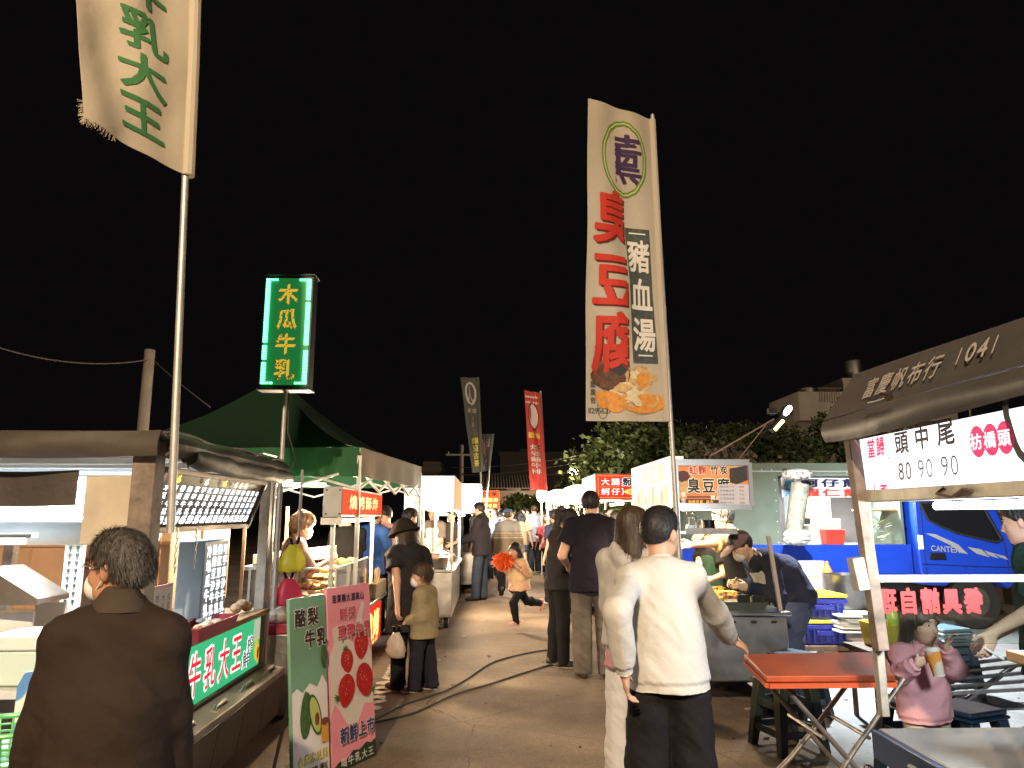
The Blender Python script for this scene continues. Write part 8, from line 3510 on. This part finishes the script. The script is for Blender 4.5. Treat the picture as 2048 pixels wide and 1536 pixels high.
m.sheet(lambda u, v: hd + V(.075 + .03 * math.sin(u * 5) + (.055 - .02 * u) * (v - .5) * 2, -.125 - .015 * math.sin(v * 9), -.22 - .26 * u), 14, 8, .008)
simple('towel', 'pale towel hanging round the neck of the capped seller', 'towel', m, mat('towel_cloth', (.60, .47, .38), .95, bump=(180, .8)))
x, y = at(1428, 1100, 7.45).x, 7.45
person('short seller in a tan cap and green apron behind the tofu cart', x, y, 118, 1.46,
       {'hy': 14, 'hp': 26, 'lean': 10, 'lw': ('w', at(1415, 1160, 7.1).x, 7.1, .88), 'rw': ('w', at(1390, 1150, 7.2).x, 7.2, .9), 'lp': (-.4, -1, -.5), 'rp': (.4, -1, -.5)},
       dict(m=BLK2, off=.02, loose=.015, sleeve=.30, hem=-.14, wide=.02, apron=cloth('dark_green_apron', (.03, .06, .04)), name='tee_shirt'), dict(m=BLK), ('short', HAIR), SHOEB, SKIN_PALE, .011, 1.0, True, None, ('cap', cloth('tan_cap', (.26, .18, .13))), seed=31)

# ---------------------------------------------------------------- girl in pink and the man in green
p = at(1838, 1300, 4.0)
cup = at(1868, 1308, 3.72)
gr, inf = person('little girl in a pink sweatshirt drinking from a paper cup behind the glass shield', p.x, p.y, 192, 1.035,
                 {'hy': 4, 'hp': -2, 'rw': ('w', cup.x - .065, 3.765, cup.z - .055), 'rd': ('w', .75, -.2, .45), 'rt': ('w', .3, -.2, .9), 'rc': .75, 'rp': (.5, -.6, -1),
                  'lw': ('w', at(1893, 1296, 3.82).x, 3.82, at(1893, 1296, 3.82).z), 'ld': ('w', .35, .1, .9), 'lt': ('w', -.4, -.7, .3), 'lc': .8, 'lp': (-.7, -.3, -1)},
                 dict(m=cloth('pink_sweat', (.68, .33, .36), n=.06), off=.024, loose=.026, hem=-.16, rib=1, wide=.026, amp=.010, fx=8, fz=8, name='sweatshirt'), dict(m=cloth('beige_trouser', (.50, .42, .34)), flare=.025), ('loose', HAIR), (SHOEW, SOLE), SKIN_PALE, .0065, 1.05, True, seed=33, strands=2600)
t = thing('paper_cup', 'white paper cup with orange print held by the girl in pink', 'cup', cup)
ax = V(.14, -.10, -.98).normalized() * -1
c0 = cup + V(.012, -.005, -.10)
m = MB()
m.lathe([(.026, 0), (.027, .004), (.036, .115)], c0, 0, 24, ax)
m.build('cup_body', print_cloth('cup_print_orange', (.62, .52, .42), (.70, .26, .05), 13, .5), t)
m = MB()
m.lathe([(.028, -.002), (.028, .004)], c0, 0, 24, ax)
m.lathe([(.0375, .114), (.0385, .124), (.035, .128), (.033, .134)], c0, 0, 24, ax)
m.build('lid', mat('cup_white', (.66, .62, .55), .5), t)
m = MB()
top_ = c0 + ax * .132
m.tube([top_, top_.lerp(inf['mouth'], .55) + V(0, 0, .004), inf['mouth']], .004, 0, 8)
m.build('straw', mat('dark_straw', (.06, .04, .035), .4), t)
# man in green at the right edge
x, y = at(2092, 1100, 3.75).x, 3.75
lh = at(1976, 1262, 3.55)
_, inf = person('man in a dark green tee reaching down behind the glass shield at the right edge', x, y, 62, 1.60,
    {'hy': -20, 'hp': 10, 'lean': 6, 'armk': 1.05, 'lw': ('w', lh.x, 3.52, lh.z), 'lp': (-.2, -.8, -.3), 'ld': ('w', -.35, -.1, -.8), 'lt': ('w', -.8, -.2, .2), 'lc': .45, 'rw': (.2, .25, .85)},
    dict(m=cloth('dark_green_tee', (.022, .055, .045)), off=.022, loose=.03, sleeve=.36, hem=-.16, wide=.03, amp=.010, name='tee_shirt'), dict(m=NAVY, off=.016), ('short', HAIR), SHOEB, SKIN_PALE, .0085, 1.1, True, seed=35, strands=1200)
m = MB()
m.tube([inf['lh'] + V(-.03, -.01, .0), inf['lh'] + V(.05, -.02, -.05)], .006, 0, 8)
simple('marker_pen', 'white pen held by the man in green', 'pen', m, WHITEP)

# ---------------------------------------------------------------- barbecue stall people
x = at(580, 1100, 6.95).x
person('seller with curly brown hair and dark apron at the barbecue stall', x, 6.95, -62, 1.53,
       {'hy': -4, 'hp': 14, 'lean': 8, 'lw': (-.06, .40, .98), 'rw': ('w', at(655, 1100, 6.9).x, 6.95, 1.08), 'rp': (.4, -1, -.6), 'lp': (-.4, -1, -.6)},
       dict(m=cloth('rose_brown', (.25, .15, .14)), off=.022, loose=.02, sleeve=.5, hem=-.12, wide=.03, apron=BLK2, name='blouse'), dict(m=BLK), ('curly', mat('hair_copper', (.14, .07, .035), .5, noise=(40, .4))), SHOEB, SKIN_PALE, .010, 1.05, True, MASKM, seed=37, strands=900)
x = at(712, 1100, 8.5).x
person('young man in a black tee looking down at the barbecue stall', x - .1, 8.6, 30, 1.62, {'hy': 28, 'hp': 28, 'lean': 10, 'lw': (-.12, .36, 1.0), 'rw': (.12, .34, .98)},
       dict(m=BLK, off=.02, loose=.02, sleeve=.35, hem=-.12, wide=.02), dict(m=NAVY), ('short', HAIR), SHOEB, SKIN, .012, 1.0, True, seed=39)
for (px, Y, H, yaw, mm, hr, lb, kw) in (
  (742, 9.6, 1.62, -15, cloth('bright_blue', (.06, .14, .42)), ('short', HAIR), 'person in a bright blue jacket beyond the barbecue stall', {}),
  (776, 9.9, 1.63, 150, cloth('pale_pink', (.58, .30, .36)), ('bob', HAIR), 'woman in a pale pink top standing beyond the canopy tent', {}),
  (806, 9.4, 1.60, -55, cloth('grey_shirt', (.2, .19, .19)), ('short', HAIR), 'man with short black hair in profile beside the brightest stall', {}),
  (866, 13.0, 1.66, 176, cloth('brown_grey', (.16, .13, .12)), ('short', HAIR), 'seller in a glaring white apron inside the brightest stall', dict(apron=cloth('white_apron', (.75, .73, .7), n=.03))),
  (905, 13.6, 1.62, 160, cloth('dark_grey', (.07, .065, .07)), ('short', HAIR_BROWN), 'seller in dark grey at the far corner of the brightest stall', {}),
  (1213, 12.5, 1.56, 60, cloth('teal', (.07, .17, .17)), ('short', HAIR_GREY), 'grey haired seller in teal at the noodle stall', {}),
  (1229, 12.9, 1.62, 120, cloth('beige_shirt', (.38, .32, .25)), ('short', HAIR), 'seller in beige with a pale cap at the noodle stall', dict(cap=cloth('pale_cap', (.45, .42, .4)))),
  (1244, 12.3, 1.58, 70, cloth('black_b', (.02, .018, .02)), ('bob', HAIR), 'dark haired seller in black at the right of the noodle stall', {})):
 p = at(px, 1100, Y)
 capm = kw.pop('cap', None)
 person(lb, p.x, p.y, yaw, H, {'hp': 12, 'lean': 6, 'lw': (-.12, .34, .98), 'rw': (.14, .34, .98)}, dict(m=mm, off=.022, loose=.02, sleeve=.4, hem=-.13, wide=.02, **kw), dict(m=BLK2), hr, SHOEB, SKIN_PALE, .014, 1.0, True,
           None, ('cap', capm) if capm else None, seed=int(px))

# ---------------------------------------------------------------- the crowd down the lane
TEES = {'white': (.55, .53, .50), 'black': (.02, .02, .02), 'grey': (.20, .19, .19), 'red': (.36, .04, .04), 'navy': (.03, .035, .08), 'mustard': (.42, .29, .07), 'sky blue': (.22, .32, .46), 'olive': (.13, .14, .06), 'cream': (.50, .43, .32), 'maroon': (.17, .03, .05), 'lilac': (.36, .28, .40), 'green': (.05, .20, .09)}
BOT = {'jeans': JEANS, 'black trousers': BLK, 'grey trousers': cloth('crowd_grey', (.14, .13, .13)), 'khaki trousers': cloth('crowd_khaki', (.28, .22, .15))}
CROWD = [
 (991, 17.0, 1.66, 12, 'blue_print', 'jeans', 'short', 'man in a blue and white flowered shirt walking away left of the old man'),
 (1004, 21.0, 1.60, 170, 'white', 'black trousers', 'short', 'person in white coming up the lane beside the orange sign'),
 (1016, 23.5, 1.68, 185, 'black', 'grey trousers', 'short', 'man in black coming up the lane below the round tree'),
 (1027, 26.0, 1.70, 175, 'grey', 'jeans', 'short', 'man in grey further back below the round tree'),
 (1034, 22.0, 1.55, 10, 'cream', 'khaki trousers', 'bob', 'person in cream walking away behind the old man'),
 (1052, 24.0, 1.72, 182, 'black', 'black trousers', 'short', 'person in black with a white mask facing up the lane'),
 (1060, 27.5, 1.66, -4, 'red', 'jeans', 'bob', 'person in red far down the lane behind the couple'),
 (1082, 23.0, 1.64, 8, 'sky blue', 'khaki trousers', 'short', 'person in sky blue just right of the grey blue tee man'),
 (1092, 19.0, 1.45, -6, 'maroon', 'black trousers', 'crop', 'youth in maroon with cropped brown hair walking away'),
 (1101, 29.0, 1.68, 4, 'olive', 'jeans', 'short', 'person in olive near the white railing fence'),
 (1113, 12.6, 1.60, 25, 'navy', 'black trousers', 'bob', 'woman in navy with bobbed hair beyond the ponytail woman'),
 (1131, 11.6, 1.64, 60, 'lilac', 'black trousers', 'long', 'long haired woman in lilac turned left beyond the ponytail woman'),
 (978, 25.0, 1.68, 160, 'mustard', 'jeans', 'short', 'person in mustard beside the far orange sign'),
 (1041, 30.0, 1.70, 0, 'navy', 'grey trousers', 'short', 'person in navy at the very end of the lane'),
 (1072, 31.0, 1.66, 180, 'green', 'black trousers', 'short', 'person in green at the very end of the lane'),
 (968, 19.5, 1.62, 75, 'grey', 'jeans', 'bob', 'customer in grey at the counter of the glaring white stall'),
 (957, 16.4, 1.66, 80, 'white', 'jeans', 'short', 'customer in white at the counter of the glaring white stall'),
 (998, 18.4, 1.58, 200, 'red', 'black trousers', 'bob', 'woman in red with bobbed hair coming up the lane left of the old man'),
 (1010, 27.0, 1.72, 0, 'olive', 'jeans', 'short', 'person in olive walking away below the round tree'),
 (1022, 20.0, 1.64, 176, 'lilac', 'jeans', 'long', 'long haired person in lilac coming up the lane beside the old man'),
 (1046, 21.5, 1.66, 190, 'white', 'grey trousers', 'short', 'person in white coming up the lane behind the woman in tan'),
 (1077, 26.5, 1.62, 170, 'maroon', 'jeans', 'bob', 'person in maroon with bobbed hair below the bright oblong lamp'),
 (1090, 25.0, 1.70, -10, 'black', 'jeans', 'short', 'person in black walking away below the bright oblong lamp'),
 (1107, 17.5, 1.62, 40, 'mustard', 'black trousers', 'long', 'long haired woman in mustard beside the far pale stall'),
 (1146, 15.0, 1.60, -80, 'cream', 'jeans', 'bob', 'customer in cream at the stall beyond the noodle stall'),
 (1164, 13.2, 1.63, -75, 'black', 'jeans', 'short', 'customer in black between the noodle stall and the next stall'),
]
for i, (px, Y, H, yaw, c, b_, hr, lb) in enumerate(CROWD):
 p = at(px, 1060, Y)
 mm = print_cloth('blue_flower_print', (.10, .16, .40), (.55, .55, .6), 16) if c == 'blue_print' else cloth('crowd_' + c.replace(' ', '_'), TEES[c])
 rn = random.Random(i)
 st = rn.uniform(.05, .16) * (1 if i % 2 else -1)
 person(lb, p.x, p.y, yaw, H, {'rf': (.09, st, 0), 'lf': (-.09, -st, .02), 'rw': (.26, -st * .7 + .04, .85 * H / 1.7), 'lw': (-.26, st * .7 + .04, .85 * H / 1.7), 'hy': rn.uniform(-25, 25), 'hp': rn.uniform(0, 14), 'lean': 3},
           dict(m=mm, off=.022, loose=.024, sleeve=.36 if i % 3 else 1.0, hem=-.14, wide=.02), dict(m=BOT[b_], off=.014, flare=.02), (hr, HAIR if i % 4 else HAIR_BROWN), SHOEB if i % 2 else SHOEW, (SKIN, SKIN_PALE)[i % 2], .016, .95 + .2 * rn.random(), yaw > 90,
           MASKM if i in (5, 2) else None, seed=60 + i, group='people walking in the market lane')
